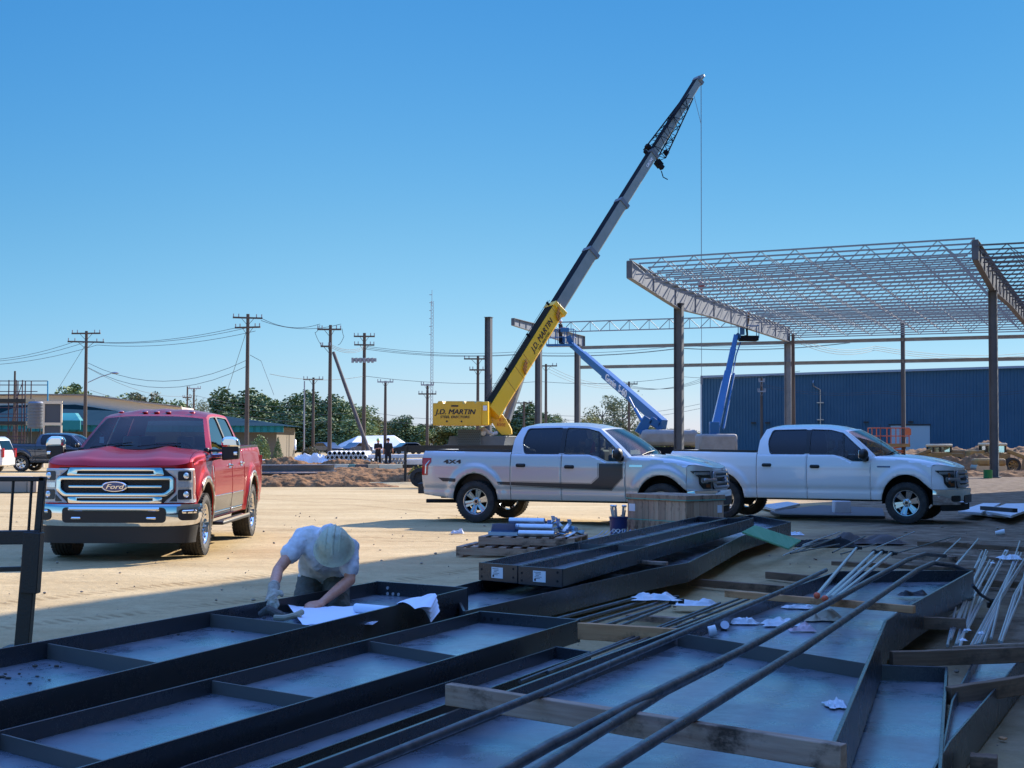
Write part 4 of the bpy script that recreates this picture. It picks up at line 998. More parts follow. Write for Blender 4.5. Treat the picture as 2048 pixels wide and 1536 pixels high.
if 'lifts' in BUILD:
    # lift with the long low boom
    Yb = 88.0
    b0 = PD(1324, 846, Yb); b1_ = PD(1142, 688, 100.0)
    T = thing('boom_lift', 'blue boom lift with its boom slanting down to the right, a worker in its basket', 'boom lift', (b0.x, Yb, 0), 0, 'blue boom lifts')
    ax = (b1_-b0).normalized(); L = (b1_-b0).length
    for (f0, f1_, wd, hh, nm) in ((-.02,.60,.42,.62,'main_boom'),(.55,.85,.34,.50,'middle_boom'),(.82,1.0,.26,.38,'inner_boom')):
        m = MB(); m.bar(b0+ax*L*f0, b0+ax*L*f1_, wd, hh); part(T, nm, m, M_lift, world=True, bev=.03)
    c = b0.lerp(b1_, .44); nf = (-ax).cross(V((0,0,1))).normalized(); A = frame_mat(c+nf*.222, -ax, V((0,0,1)))
    part(T, 'boom_lettering', text_mb("Genie  S-60", .68, A, offset=.02, ext=.02), M_white_lab, world=True)
    m = MB()
    m.prism([PD(1325,846,Yb-.3), PD(1318,866,Yb-.3), PD(1290,866,Yb-.3), PD(1272,856,Yb-.3), PD(1296,828,Yb-.3), PD(1312,830,Yb-.3)][::-1], (0,.7,0)); 
    m = MB(); m.bar(PD(1322,846,Yb), PD(1314,872,Yb), .5, .35, up=(1,0,0)); m.bar(PD(1297,836,Yb), PD(1278,868,Yb), .5, .6, up=(1,0,0)); m.bar(PD(1300,840,Yb), PD(1318,852,Yb), .5, .5); m.bar(PD(1278,865,Yb), PD(1318,870,Yb), .9, .25)
    part(T, 'riser', m, M_lift, world=True, bev=.04)
    m = MB(); m.tube([PD(1258,795,Yb+2), PD(1272,822,Yb+1)], .06, 8); m.tube([PD(1270,818,Yb+1), PD(1284,842,Yb)], .11, 10); part(T, 'lift_cylinder', m, M_lift, world=True)
    g = PD(1330, 885, Yb)
    m = MB(); m.box((g.x+.2, Yb, 1.85), (3.4, 2.2, 1.0)); part(T, 'turret_cover', m, M_lgrey, world=True, bev=.28)
    m = MB(); m.box((g.x+.2, Yb, 1.0), (3.2, 2.0, .6)); part(T, 'chassis', m, M_btop, world=True)
    for dx in (-1.2, 1.6):
        for sy in (-1, 1): make_wheel(T, g.x-b0.x+dx-.0, sy*1.05, sy, .46, .24, .32, 8, M_lgrey)
    bk = PD(1122, 691, 100.0); basket(T, bk, R(-12), 1.9, .9, 1.1)
    m = MB(); m.bar(b1_+V((.1,0,-.2)), PD(1136, 672, 100), .35, .35); part(T, 'jib_bracket', m, M_lift, world=True)
    # lift with the steep boom
    Yb = 80.0; b0 = PD(1427, 880, Yb); b1_ = PD(1472, 672, 86.0)
    T = thing('boom_lift', 'blue boom lift with a steep boom rising to the left rafter', 'boom lift', (b0.x, Yb, 0), 0, 'blue boom lifts')
    ax = (b1_-b0).normalized(); L = (b1_-b0).length
    for (f0, f1_, wd, hh, nm) in ((0.1,.62,.50,.42,'main_boom'),(.58,.86,.36,.34,'middle_boom'),(.84,1.0,.28,.28,'inner_boom')):
        m = MB(); m.bar(b0+ax*L*f0, b0+ax*L*f1_, wd, hh, up=(1,0,0)); part(T, nm, m, M_lift, world=True, bev=.03)
    m = MB(); m.bar(b0+ax*L*.12+V((-.27,-.05,0)), b0+ax*L*.55+V((-.22,-.05,0)), .06, .2, up=(0,1,0)); part(T, 'boom_lettering_strip', m, M_white_lab, world=True)
    m = MB(); m.bar(b0+V((0,-.3,-.4)), b0+V((0,-.3,1.0)), .5, .52, up=(1,0,0)); part(T, 'riser', m, M_lift, world=True, bev=.03)
    m = MB(); m.tube([b0+ax*L*.10+V((.42,0,0)), b0+ax*L*.62+V((.36,0,0))], .07, 8); m.tube([b0+ax*L*.6+V((.3,0,0)), b0+ax*L*.8+V((.25,0,0)), b0+ax*L*.97+V((.3,0,-.2))], .04, 6); part(T, 'lift_cylinder', m, M_lift, world=True)
    m = MB(); m.box((b0.x+.15, Yb+.1, 1.55), (2.1, 1.9, 1.0)); part(T, 'turret_cover', m, M_lgrey, world=True, bev=.15)
    m = MB(); m.box((b0.x+.1, Yb+.1, .8), (3.0, 1.8, .5)); part(T, 'chassis', m, M_btop, world=True)
    for dx in (-1.3, 1.4):
        for sy in (-1, 1): make_wheel(T, dx, sy*1.0, sy, .45, .24, .32, 8, M_lgrey)
    m = MB(); m.bar(PD(1497,677,86)-V((.55,0,0)), PD(1497,677,86)+V((.55,0,0)), .8, .30); part(T, 'basket_floor', m, M_btop, world=True, bev=.04)
    m = MB(); c = PD(1497,677,86)
    for sx in (-.55, .55):
        for sy in (-.4, .4): m.tube([c+V((sx,sy,0)), c+V((sx,sy,.75))], .025, 6)
        m.tube([c+V((sx,-.4,.75)), c+V((sx,.4,.75))], .025, 6)
    for sy in (-.4, .4): m.tube([c+V((-.55,sy,.75)), c+V((.55,sy,.75))], .025, 6)
    m.box(c+V((-.42,-.3,.45)), (.25,.25,.5)); m.bar(c+V((-.5,0,0)), b1_+V((0,0,.1)), .3, .3)
    part(T, 'basket_rail', m, M_lift, world=True)
# ================================================================== setting and background
from mathutils import noise
def fbm(x, y, z=0, o=4):
    return noise.fractal(V((x, y, z)), 1.0, 2.0, o)
M_wood_pole = mat('pole_wood', (.075,.055,.045), .85, col2=(.12,.09,.07), nscale=4, stretch=(1,1,.1))
M_wire = mat('wire_black', (.06,.065,.075), .7)
M_insul = mat('insulator', (.3,.3,.32), .4)
M_beige = mat('beige_wall', (.40,.33,.23), .8, col2=(.36,.30,.21), nscale=.4)
M_teal = mat('teal_roof', (.015,.20,.21), .6, spec=.3)
M_teal_d = mat('dark_teal_roof', (.010,.036,.055), .9, spec=.03)
M_blue_w = mat('blue_cladding', (.045,.118,.185), .7, col2=(.058,.135,.205), nscale=.3, spec=.3)
M_white = mat('white_sheet', (.72,.72,.71), .6, col2=(.62,.62,.62), nscale=2)
def ground_material():
    m = bpy.data.materials.new('sandy_ground'); m.use_nodes = True; n = m.node_tree.nodes; l = m.node_tree.links; b = n['Principled BSDF']
    b.inputs['Roughness'].default_value = .95; b.inputs['Specular IOR Level'].default_value = .15
    g = n.new('ShaderNodeNewGeometry')
    def nz(sc, det=6, rough=.6, st=None):
        t = n.new('ShaderNodeTexNoise'); t.inputs['Scale'].default_value = sc; t.inputs['Detail'].default_value = det; t.inputs['Roughness'].default_value = rough
        if st:
            mp = n.new('ShaderNodeMapping'); mp.inputs['Scale'].default_value = st; mp.inputs['Rotation'].default_value = (0,0,R(20)); l.new(g.outputs['Position'], mp.inputs[0]); l.new(mp.outputs[0], t.inputs['Vector'])
        else: l.new(g.outputs['Position'], t.inputs['Vector'])
        return t
    def ramp(a, c0, c1, p0=.35, p1=.65):
        r = n.new('ShaderNodeValToRGB'); r.color_ramp.elements[0].position = p0; r.color_ramp.elements[1].position = p1
        r.color_ramp.elements[0].color = (*c0, 1); r.color_ramp.elements[1].color = (*c1, 1); l.new(a, r.inputs[0]); return r
    def mix(f, a, bb, mode='MIX', fac=None):
        x = n.new('ShaderNodeMix'); x.data_type = 'RGBA'; x.blend_type = mode
        if f is not None: l.new(f, x.inputs[0])
        else: x.inputs[0].default_value = fac
        l.new(a, x.inputs[6]); l.new(bb, x.inputs[7]); return x.outputs[2]
    big = ramp(nz(.22, 5).outputs['Fac'], (.47,.34,.175), (.54,.41,.225))
    fine = ramp(nz(5.0, 10, .75).outputs['Fac'], (.80,.78,.74), (1.06,1.05,1.04), .3, .7)
    c = mix(None, big.outputs[0], fine.outputs[0], 'MULTIPLY', 1.0)
    grit = ramp(nz(38, 3, .6).outputs['Fac'], (.68,.66,.63), (1,1,1), .34, .43)
    c = mix(None, c, grit.outputs[0], 'MULTIPLY', .55)
    streak = ramp(nz(.7, 6, .65, (.45,1.3,1)).outputs['Fac'], (.80,.75,.68), (1.05,1.05,1.05), .36, .62)
    c = mix(None, c, streak.outputs[0], 'MULTIPLY', .7)
    # browner soil to the right and far
    sp = n.new('ShaderNodeSeparateXYZ'); l.new(g.outputs['Position'], sp.inputs[0])
    ma = n.new('ShaderNodeMath'); ma.operation = 'MULTIPLY_ADD'; l.new(sp.outputs['Y'], ma.inputs[0]); ma.inputs[1].default_value = -.17; l.new(sp.outputs['X'], ma.inputs[2])
    nn = nz(.35, 5); mb_ = n.new('ShaderNodeMath'); mb_.operation = 'MULTIPLY_ADD'; l.new(nn.outputs['Fac'], mb_.inputs[0]); mb_.inputs[1].default_value = 6.0; l.new(ma.outputs[0], mb_.inputs[2])
    mr = n.new('ShaderNodeMapRange'); mr.inputs[1].default_value = 2.6; mr.inputs[2].default_value = 5.4; l.new(mb_.outputs[0], mr.inputs[0])
    soil = ramp(nz(2.2, 7, .7).outputs['Fac'], (.12,.075,.045), (.30,.22,.145))
    c = mix(mr.outputs[0], c, soil.outputs[0])
    track = None
    for (cx, cy, rr) in ((-30,19,31.2),(-30,19,33.0),(12,60,37.5),(12,60,39.3),(-8,-30,54.2),(-8,-30,55.9),(-40,40,43.5),(-40,40,45.2)):
        vd = n.new('ShaderNodeVectorMath'); vd.operation = 'DISTANCE'; l.new(g.outputs['Position'], vd.inputs[0]); vd.inputs[1].default_value = (cx, cy, 0)
        q1 = n.new('ShaderNodeMath'); q1.operation = 'SUBTRACT'; l.new(vd.outputs['Value'], q1.inputs[0]); q1.inputs[1].default_value = rr
        q2 = n.new('ShaderNodeMath'); q2.operation = 'ABSOLUTE'; l.new(q1.outputs[0], q2.inputs[0])
        q3 = n.new('ShaderNodeMapRange'); l.new(q2.outputs[0], q3.inputs[0]); q3.inputs[1].default_value = .10; q3.inputs[2].default_value = .17; q3.inputs[3].default_value = 1; q3.inputs[4].default_value = 0
        if track is None: track = q3.outputs[0]
        else: q4 = n.new('ShaderNodeMath'); q4.operation = 'MAXIMUM'; l.new(track, q4.inputs[0]); l.new(q3.outputs[0], q4.inputs[1]); track = q4.outputs[0]
    wv = n.new('ShaderNodeTexWave'); wv.inputs['Scale'].default_value = 3.2; wv.inputs['Distortion'].default_value = 3; wv.bands_direction = 'DIAGONAL'; l.new(g.outputs['Position'], wv.inputs['Vector'])
    br = nz(.6, 4); brk = n.new('ShaderNodeMapRange'); l.new(br.outputs['Fac'], brk.inputs[0]); brk.inputs[1].default_value = .34; brk.inputs[2].default_value = .56
    tk = n.new('ShaderNodeMath'); tk.operation = 'MULTIPLY'; l.new(track, tk.inputs[0]); l.new(brk.outputs[0], tk.inputs[1])
    dk = ramp(wv.outputs['Fac'], (.64,.60,.55), (.97,.96,.94), .3, .7)
    c = mix(tk.outputs[0], c, mix(None, c, dk.outputs[0], 'MULTIPLY', 1.0))
    l.new(c, b.inputs['Base Color'])
    bp = n.new('ShaderNodeBump'); bp.inputs['Strength'].default_value = .7; bp.inputs['Distance'].default_value = .03
    l.new(nz(7, 9, .7).outputs['Fac'], bp.inputs['Height'])
    bp2 = n.new('ShaderNodeBump'); bp2.inputs['Strength'].default_value = .5; bp2.inputs['Distance'].default_value = .02; l.new(nz(1.3, 7, .7, (.7,1.6,1)).outputs['Fac'], bp2.inputs['Height']); l.new(bp.outputs[0], bp2.inputs['Normal'])
    l.new(bp2.outputs[0], b.inputs['Normal']); return m
M_dirt = mat('orange_dirt', (.30,.16,.075), .98, col2=(.13,.065,.03), nscale=3.5, bump=8, bscale=5, detail=8, spec=.1)
M_dirt_b = mat('brown_dirt', (.15,.085,.045), .98, col2=(.26,.15,.08), nscale=1.5, bump=5, bscale=5, detail=8, spec=.08)
def mound(name, label, c, rx, ry, h, rz, mm, nx=150, ny=36, seed=0, rough=.5):
    m = MB(); rnd = random.Random(seed)
    def fn(u, v):
        x = (u*2-1); y = (v*2-1)
        e = max(0, 1-max(abs(x)**2.5, 0))*max(0, 1-y*y)
        z = h*(e**.8)*(.55+.65*max(0, .5+fbm(x*rx*.35+seed, y*ry*.35, 0)*.9))+min(h,.45)*(.35*fbm(x*rx*1.6, y*ry*1.6, seed)+.20*fbm(x*rx*4.5, y*ry*4.5, seed))*min(1, e*3)
        return V((x*rx, y*ry, max(z, 0)-.02 if e > 0 else -.03))
    m.grid(fn, nx, ny, Matrix.Translation((c.x, c.y, 0)) @ Matrix.Rotation(rz, 4, 'Z'))
    return single(name, label, 'dirt mound', m, mm, None, 'structure', smooth=60)
if 'ground' in BUILD:
    gm = MB()
    ys = [-30, 0, 3]+[3+.35*i for i in range(1, 80)]+[32, 36, 42, 50, 60, 75, 95, 120, 160, 220, 320, 500, 900, 1800, 4000]
    xs = [-3000,-900,-300,-120,-60,-35,-22,-16]+[-12+.4*i for i in range(0, 66)]+[16, 20, 26, 35, 60, 120, 300, 900, 3000]
    for y in ys:
        for x in xs:
            z = 0.0
            if 3 < y < 36 and -13 < x < 15: z = .018*fbm(x*.8, y*.8, 3)+.010*fbm(x*2.2, y*2.2, 9)
            gm.v.append(V((x, y, z-.012)))
    nx = len(xs)
    for j in range(len(ys)-1):
        for i in range(nx-1): gm.f.append((j*nx+i, j*nx+i+1, (j+1)*nx+i+1, (j+1)*nx+i))
    o = bpy.data.objects.new('ground', mesh_of('ground', gm, ground_material(), smooth=60)); COL.objects.link(o); tag(o, 'sandy tan site ground', 'ground', None, 'structure')
    # dirt berms
    a = PZ(690, 962, 0); mound('dirt_mound', 'orange dirt berm in front of the white stacks', a, 6.2, 1.3, .30, R(14), M_dirt, seed=3)
    a = PZ(560, 972, 0); mound('dirt_mound', 'low orange dirt ridge below the grey girders', a, 4.2, .9, .28, R(5), M_dirt, seed=8)
    a = PZ(770, 948, 0); mound('dirt_mound', 'dirt ridge behind the berm near the two standing men', a, 6.5, 1.6, .30, R(8), M_dirt, seed=12)
    a = PZ(600, 938, 0); mound('dirt_mound', 'pale dirt heap under the white bundles', a, 6.5, 1.6, .55, 0, M_dirt, seed=15)
    a = PD(1935, 915, 100); mound('dirt_mound', 'brown soil heap behind the yellow machines', V((a.x, 100, 0)), 9, 4, 1.35, R(-5), M_dirt_b, seed=21)
    a = PD(2010, 930, 84); mound('dirt_mound', 'brown soil bank at the right edge', V((a.x+2, 84, 0)), 8, 4, .95, R(-15), M_dirt_b, seed=25)
    a = PD(1395, 900, 105); mound('dirt_mound', 'dark soil heap between the two blue lifts', V((a.x, 105, 0)), 3.5, 2, 1.5, 0, M_dirt_b, seed=31)
    a = PD(1917, 940, 75); mound('dirt_mound', 'brown soil bank hiding the lower half of the yellow loader', V((a.x, 75, 0)), 2.6, .9, .95, R(-10), M_dirt_b, 90, 24, seed=41)
    a = PD(1960, 952, 70); mound('dirt_mound', 'low brown spoil near the green barrel', V((a.x-1, 71, 0)), 9, 1.6, .3, R(-8), M_dirt_b, seed=33)
    # pebbles
    pm = MB(); rnd = random.Random(5)
    for i in range(1300):
        y = 5+27*rnd.random()**1.2; x = (rnd.random()*2-1)*(.42*y+1); s = .004+.010*rnd.random()**5*(1+y*.04)
        k0 = len(pm.v); pm.ball((0,0,0), s, 7, 5, (1+.8*rnd.random(), 1, .55+.2*rnd.random()), Matrix.Translation((x, y, s*.12)) @ Matrix.Rotation(rnd.random()*6, 4, 'Z'))
        for q in range(k0, len(pm.v)): pm.v[q] = pm.v[q]+V((rnd.uniform(-.22,.22), rnd.uniform(-.22,.22), rnd.uniform(-.12,.12)))*s
    single('gravel', 'small stones scattered over the sandy ground', 'gravel', pm, mat('stone_grey', (.33,.27,.20), .95, col2=(.22,.18,.14), nscale=2), None, 'stuff', smooth=80)
    # site-side warehouse whose shadow lies over the steel
    s_ = V((math.sin(R(SUN_AZ)), math.cos(R(SUN_AZ)), 0)); H_ = 14.5; t_ = H_/math.tan(R(SUN_EL))
    A_ = PZ(0, 1228, 0)+s_*t_; B_ = PZ(915, 1100, 0)+s_*t_; dd = (B_-A_).normalized(); C2 = A_+dd*27
    foot = [A_, V((9.5, 18, 0)), V((8.0, 0, 0)), V((8.0, -10, 0)), V((45, -10, 0)), V((45, C2.y, 0)), C2]
    wh = thing('site_warehouse', 'tall beige metal building right of the view, its shadow covers the near steel', 'warehouse', (25, 15, 0))
    m = MB()
    for i in range(len(foot)):
        p, q_ = foot[i], foot[(i+1) % len(foot)]; L = (q_-p).length; k = max(1, int(L/.4)); n_ = V(((q_-p).y, -(q_-p).x, 0)).normalized()*.04
        for j in range(k):
            a, b = p.lerp(q_, j/k), p.lerp(q_, (j+.75)/k); c = p.lerp(q_, (j+1)/k)
            m.add([a+n_, b+n_, b+n_+V((0,0,H_)), a+n_+V((0,0,H_)), c, c+V((0,0,H_))], [(0,1,2,3),(1,4,5,2)])
    part(wh, 'wall', m, M_beige, world=True, smooth=0, recalc=False)
    m = MB(); m.prism([p+V((0,0,H_-.02)) for p in foot], (0,0,.12)); part(wh, 'roof', m, M_lgrey if 'M_lgrey' in globals() else M_beige, world=True)
# ------------------------------------------------------------------ buildings
if 'bg' in BUILD:
    # blue warehouse
    w0 = PD(1404, 900, 150); w0.z = 0; w1 = w0+VV*62
    T = thing('blue_warehouse', 'long dark blue ribbed metal warehouse behind the steel frame', 'warehouse', w0, math.atan2(VV.y, VV.x))
    hz = PD(1404, 754, 150).z; hz2 = hz+.45
    m = MB(); n = 200; L = 62
    for i in range(n):
        x0 = L*i/n; x1 = L*(i+.6)/n; x2 = L*(i+.72)/n; x3 = L*(i+.88)/n; x4 = L*(i+1)/n
        zt = lambda x: lerp(hz, hz2, min(1, x/31)) if x < 31 else lerp(hz2, hz, (x-31)/31)
        P_ = [(x0,0),(x1,0),(x2,-.09),(x3,-.09),(x4,0)]
        vs = [(x, y, 0) for x, y in P_]+[(x, y, zt(x)) for x, y in P_]; m.add(vs, [(j, j+1, j+6, j+5) for j in range(4)])
    part(T, 'front_wall', m, M_blue_w, smooth=0, recalc=False)
    m = MB(); m.add([(0,0,0),(0,30,0),(0,30,hz),(0,0,hz),(L,0,0),(L,30,0),(L,30,hz),(L,0,hz)], [(0,1,2,3),(7,6,5,4),(1,5,6,2)]); part(T, 'side_wall', m, M_blue_w, smooth=0)
    m = MB(); m.add([(0,0,hz),(31,0,hz2),(L,0,hz),(0,30,hz),(31,30,hz2),(L,30,hz)], [(0,1,4,3),(1,2,5,4)]); part(T, 'roof', m, M_lgrey)
    m = MB(); m.bar((0,-.12,hz+.02),(31,-.12,hz2+.02),.22,.22); m.bar((31,-.12,hz2+.02),(L,-.12,hz+.02),.22,.22); part(T, 'roof_trim', m, mat('gutter_grey', (.28,.33,.38), .6))
    m = MB(); m.box((-.05,-.1,hz/2),(.14,.16,hz)); part(T, 'corner_trim', m, M_white)
    def lx(px):   # local x on the wall seen at px
        g = on_line(w0, VV, px); return (g-w0).length
    m = MB(); a, b = lx(1782), lx(1860); m.box(((a+b)/2,-.12,PD(1820,851,140).z/2),(b-a,.06,PD(1820,851,140).z)); part(T, 'sliding_door', m, mat('pale_door', (.36,.44,.47), .6))
    m = MB(); m.bar((lx(1782)-.2,-.16,PD(1820,851,140).z+.1),(lx(1862),-.16,PD(1820,851,140).z+.1),.1,.12); part(T, 'door_track', m, M_blk)
    m = MB(); x = lx(1628); m.tube([(x,-.15,7.8),(x,-.3,7.6),(x,-.15,7.3),(x+.7,-.15,6.9),(x+.7,-.15,3.0)], .06, 6); m.box((x+.7,-.2,5.6),(.7,.1,.1)); m.box((x+.7,-.2,3.9),(.7,.1,.1)); part(T, 'vent_pipe', m, M_satin)
    m = MB(); m.box((x+.4,-.3,1.8),(1.0,.5,2.2)); part(T, 'utility_cabinet', m, M_blue_w)
    m = MB()
    for px in (1508, 1536, 1733, 1822): m.box((lx(px),-.15,PD(px,845,145).z),(.5,.12,.15))
    part(T, 'wall_lamp', m, M_blk)
    # left low building with teal fascia and a hall behind
    T = thing('low_building', 'low beige building with a teal ribbed fascia and dark sloping roof', 'building', PD(300, 890, 130)*1)
    T.location.z = 0
    xl = PD(-60, 880, 130).x; xr_ = PD(567, 880, 130).x; z1 = PD(300, 862, 130).z; z2 = PD(300, 846, 130).z+.05
    m = MB(); m.box(((xl+xr_)/2, 136, z1/2+.2), (xr_-xl-1.4, 11, z1+.4)); part(T, 'wall', m, mat('low_wall', (.17,.14,.10), .85), world=True)
    m = MB(); n = 46
    zr0 = PD(567,852,130).z; zr1 = PD(567,865,130).z
    for i in range(n):
        x0 = lerp(xl, xr_, i/n); x1 = lerp(xl, xr_, (i+.62)/n); x2 = lerp(xl, xr_, (i+1)/n)
        m.box(((x0+x1)/2, 129.9, (zr0+zr1)/2+.02), (x1-x0, .16, zr0-zr1+.02)); m.box(((x1+x2)/2, 129.94, (zr0+zr1)/2+.02), (x2-x1, .08, zr0-zr1+.02))
    part(T, 'fascia', m, M_teal, world=True, smooth=0)
    m = MB(); m.add([(xl,129.7,zr0),(xr_+.2,129.7,zr0),(PD(440,830,142).x,142,zr0+1.15),(xl,142,zr0+1.9)], [(0,1,2,3)]); m.add([(xr_+.2,129.7,zr0),(xr_+.2,142,zr0),(PD(440,830,142).x,142,zr0+1.15)], [(0,1,2)]); part(T, 'roof', m, M_teal_d, world=True, smooth=0)
    m = MB()
    a = PD(118, 855, 129); b = PD(160, 838, 127)
    m.prism([PD(114,841,127.5), PD(160,841,127.5), PD(150,826,129), PD(124,826,129)], (0,1,0)); m.box((PD(137,850,127.4).x,127.6,PD(137,850,127.4).z),(2.0,.2,.8)); part(T, 'porch_roof', m, M_teal, world=True)
    T = thing('metal_hall', 'long beige hall with a shallow gable, behind the low teal building', 'hall', V((PD(180,880,165).x, 165, 0)))
    pts = [(-80,792),(60,790),(175,791),(364,815),(364,850),(-80,850)]
    m = MB(); pp = [PD(x, y, 165) for x, y in pts[:4]]; pp += [V((pp[3].x,165,0)), V((pp[0].x,165,0))]
    m.prism(pp, (0,6,0)); part(T, 'wall', m, mat('hall_wall', (.85,.70,.56), .8), world=True, smooth=0)
    m = MB()
    for a, b in zip(pp[:3], pp[1:4]): m.bar(a+V((0,-.3,.05)), b+V((0,-.3,.05)), .6, .16)
    part(T, 'roof_edge', m, mat('brown_trim', (.30,.23,.18), .7), world=True)
    m = MB(); q0 = PD(120,809,164); m.prism([PD(-80,812,164.2), PD(150,809,164.2), PD(335,838,164.2), PD(335,860,164.2), PD(-80,860,164.2)], (0,.5,0)); part(T, 'teal_wall_panel', m, M_teal_d, world=True)
# ------------------------------------------------------------------ trees
def leaf_mesh(seed, w_, h_, n, leaf, lobes, base=.18):
    rnd = random.Random(seed); m = MB(); L = []
    for i in range(lobes):
        a = rnd.random()*6.28; r = rnd.random()**.6*.33*w_; z = h_*(base+.12+(1-base-.24)*rnd.random())
        L.append((r*math.cos(a), r*math.sin(a), z, w_*(.16+.16*rnd.random())*(1.15-.5*z/h_), .8+.5*rnd.random()))
    for i in range(n):
        lx_, ly, lz, lr, st = rnd.choice(L)
        d = V((rnd.gauss(0,1), rnd.gauss(0,1), rnd.gauss(0,1))).normalized(); q_ = lr*(rnd.random()**.35)*(1+.25*rnd.random())
        p = V((lx_, ly, lz))+V((d.x*q_, d.y*q_, d.z*q_*st))
        ax = V((rnd.gauss(0,1), rnd.gauss(0,1), rnd.gauss(0,.6))).normalized(); bx = ax.cross(V((rnd.gauss(0,1), rnd.gauss(0,1), rnd.gauss(0,1)))).normalized()
        s = leaf*(.6+.8*rnd.random())
        m.add([p-ax*s, p+bx*s*.6, p+ax*s, p-bx*s*.6+ax*s*.2], [(0,1,2,3)])
    return m
def trunk_mesh(seed, h_, w_):
    rnd = random.Random(seed); m = MB(); top = V((rnd.uniform(-.2,.2), rnd.uniform(-.2,.2), h_*.72))
    m.tube([V((0,0,-.1)), V((0,0,h_*.2)), top*.6+V((.1,0,h_*.05)), top], [h_*.028, h_*.022, h_*.014, h_*.006], 8)
    for i in range(7):
        a = rnd.random()*6.28; z = h_*(.22+.4*rnd.random()); e = V((math.cos(a)*w_*.3, math.sin(a)*w_*.3, z+h_*.22))
        m.tube([V((0,0,z)), V((e.x*.5, e.y*.5, z+h_*.08)), e], [h_*.011, h_*.008, h_*.003], 6)
    return m
M_bark = mat('bark', (.06,.045,.035), .9)
LEAVES = {'dark': mat('leaves_dark', (.075,.125,.045), .75, col2=(.15,.20,.07), nscale=.8, thr=(.4,.6)),
          'mid': mat('leaves_mid', (.13,.19,.06), .75, col2=(.22,.26,.09), nscale=.8, thr=(.4,.6)),
          'yellow': mat('leaves_yellow', (.28,.25,.06), .75, col2=(.18,.20,.06), nscale=.9),
          'pale': mat('leaves_pale', (.22,.24,.13), .75, col2=(.14,.17,.08), nscale=.9),
          'rust': mat('leaves_rust', (.22,.15,.07), .75, col2=(.12,.14,.055), nscale=.9)}
TREE_LAB = {'dark': 'dense dark green tree', 'mid': 'mid green bushy tree', 'yellow': 'yellowing tree with thin foliage', 'pale': 'loose pale grey green tree', 'rust': 'tree with rusty turning leaves'}
TPROTO = {}
def tree(px, ytop, Y, wpx, kind, where, seed=0, grp='trees along the horizon'):
    Y = Y*1.35; top = PD(px, ytop, Y); h = top.z; w_ = wpx*Y/F*(1.75 if kind in ('dark','mid','rust') else 1.3)
    key = (kind, seed % 2)
    if key not in TPROTO:
        T = thing('tree', 'x', 'tree', (0,0,0), 0, grp)
        dens = {'dark': 5200, 'mid': 4800, 'yellow': 3000, 'pale': 2300, 'rust': 3200}[kind]
        part(T, 'trunk', trunk_mesh(seed+3, 8, 6), M_bark)
        part(T, 'crown', leaf_mesh(seed+11+hash(kind) % 1 + len(kind), 6, 8, dens, .20 if kind != 'pale' else .14, 15 if kind != 'pale' else 11, .05 if kind in ('dark','mid') else .2), LEAVES[kind], smooth=0, recalc=False)
        TPROTO[key] = T; c = T
    else: c = copy_tree(TPROTO[key])
    c.location = (top.x, Y, 0); c.rotation_euler = (0, 0, seed*1.7); c.scale = (w_/6, w_/6, h/8*1.10)
    c['label'] = TREE_LAB[kind]+' '+where; c['category'] = 'tree'; c['group'] = grp
    return c
def bush(px, ytop, Y, wpx, hpx, kind, label, seed=1, shape=1.0):
    top = PD(px, ytop, Y); w_ = wpx*Y/F; h = top.z
    m = MB(); rnd = random.Random(seed)
    for i in range(1800):
        d = V((rnd.gauss(0,1), rnd.gauss(0,1), abs(rnd.gauss(0,1)))).normalized()*(rnd.random()**.3)
        k = 1 if shape == 1 else (1-.75*d.z)
        p = V((d.x*w_/2*k, d.y*w_/2*k, d.z*h*.95))*(1+.06*rnd.gauss(0,1)); s = .10*(.6+rnd.random())*w_/3
        ax = V((rnd.gauss(0,1), rnd.gauss(0,1), rnd.gauss(0,1))).normalized(); bx = ax.cross(V((rnd.gauss(0,1),1,rnd.gauss(0,1)))).normalized()
        m.add([p-ax*s, p+bx*s*.7, p+ax*s, p-bx*s*.7], [(0,1,2,3)], Matrix.Translation((top.x, Y, 0)))
    single('bush', label, 'bush', m, LEAVES[kind], None, None, smooth=0, recalc=False)
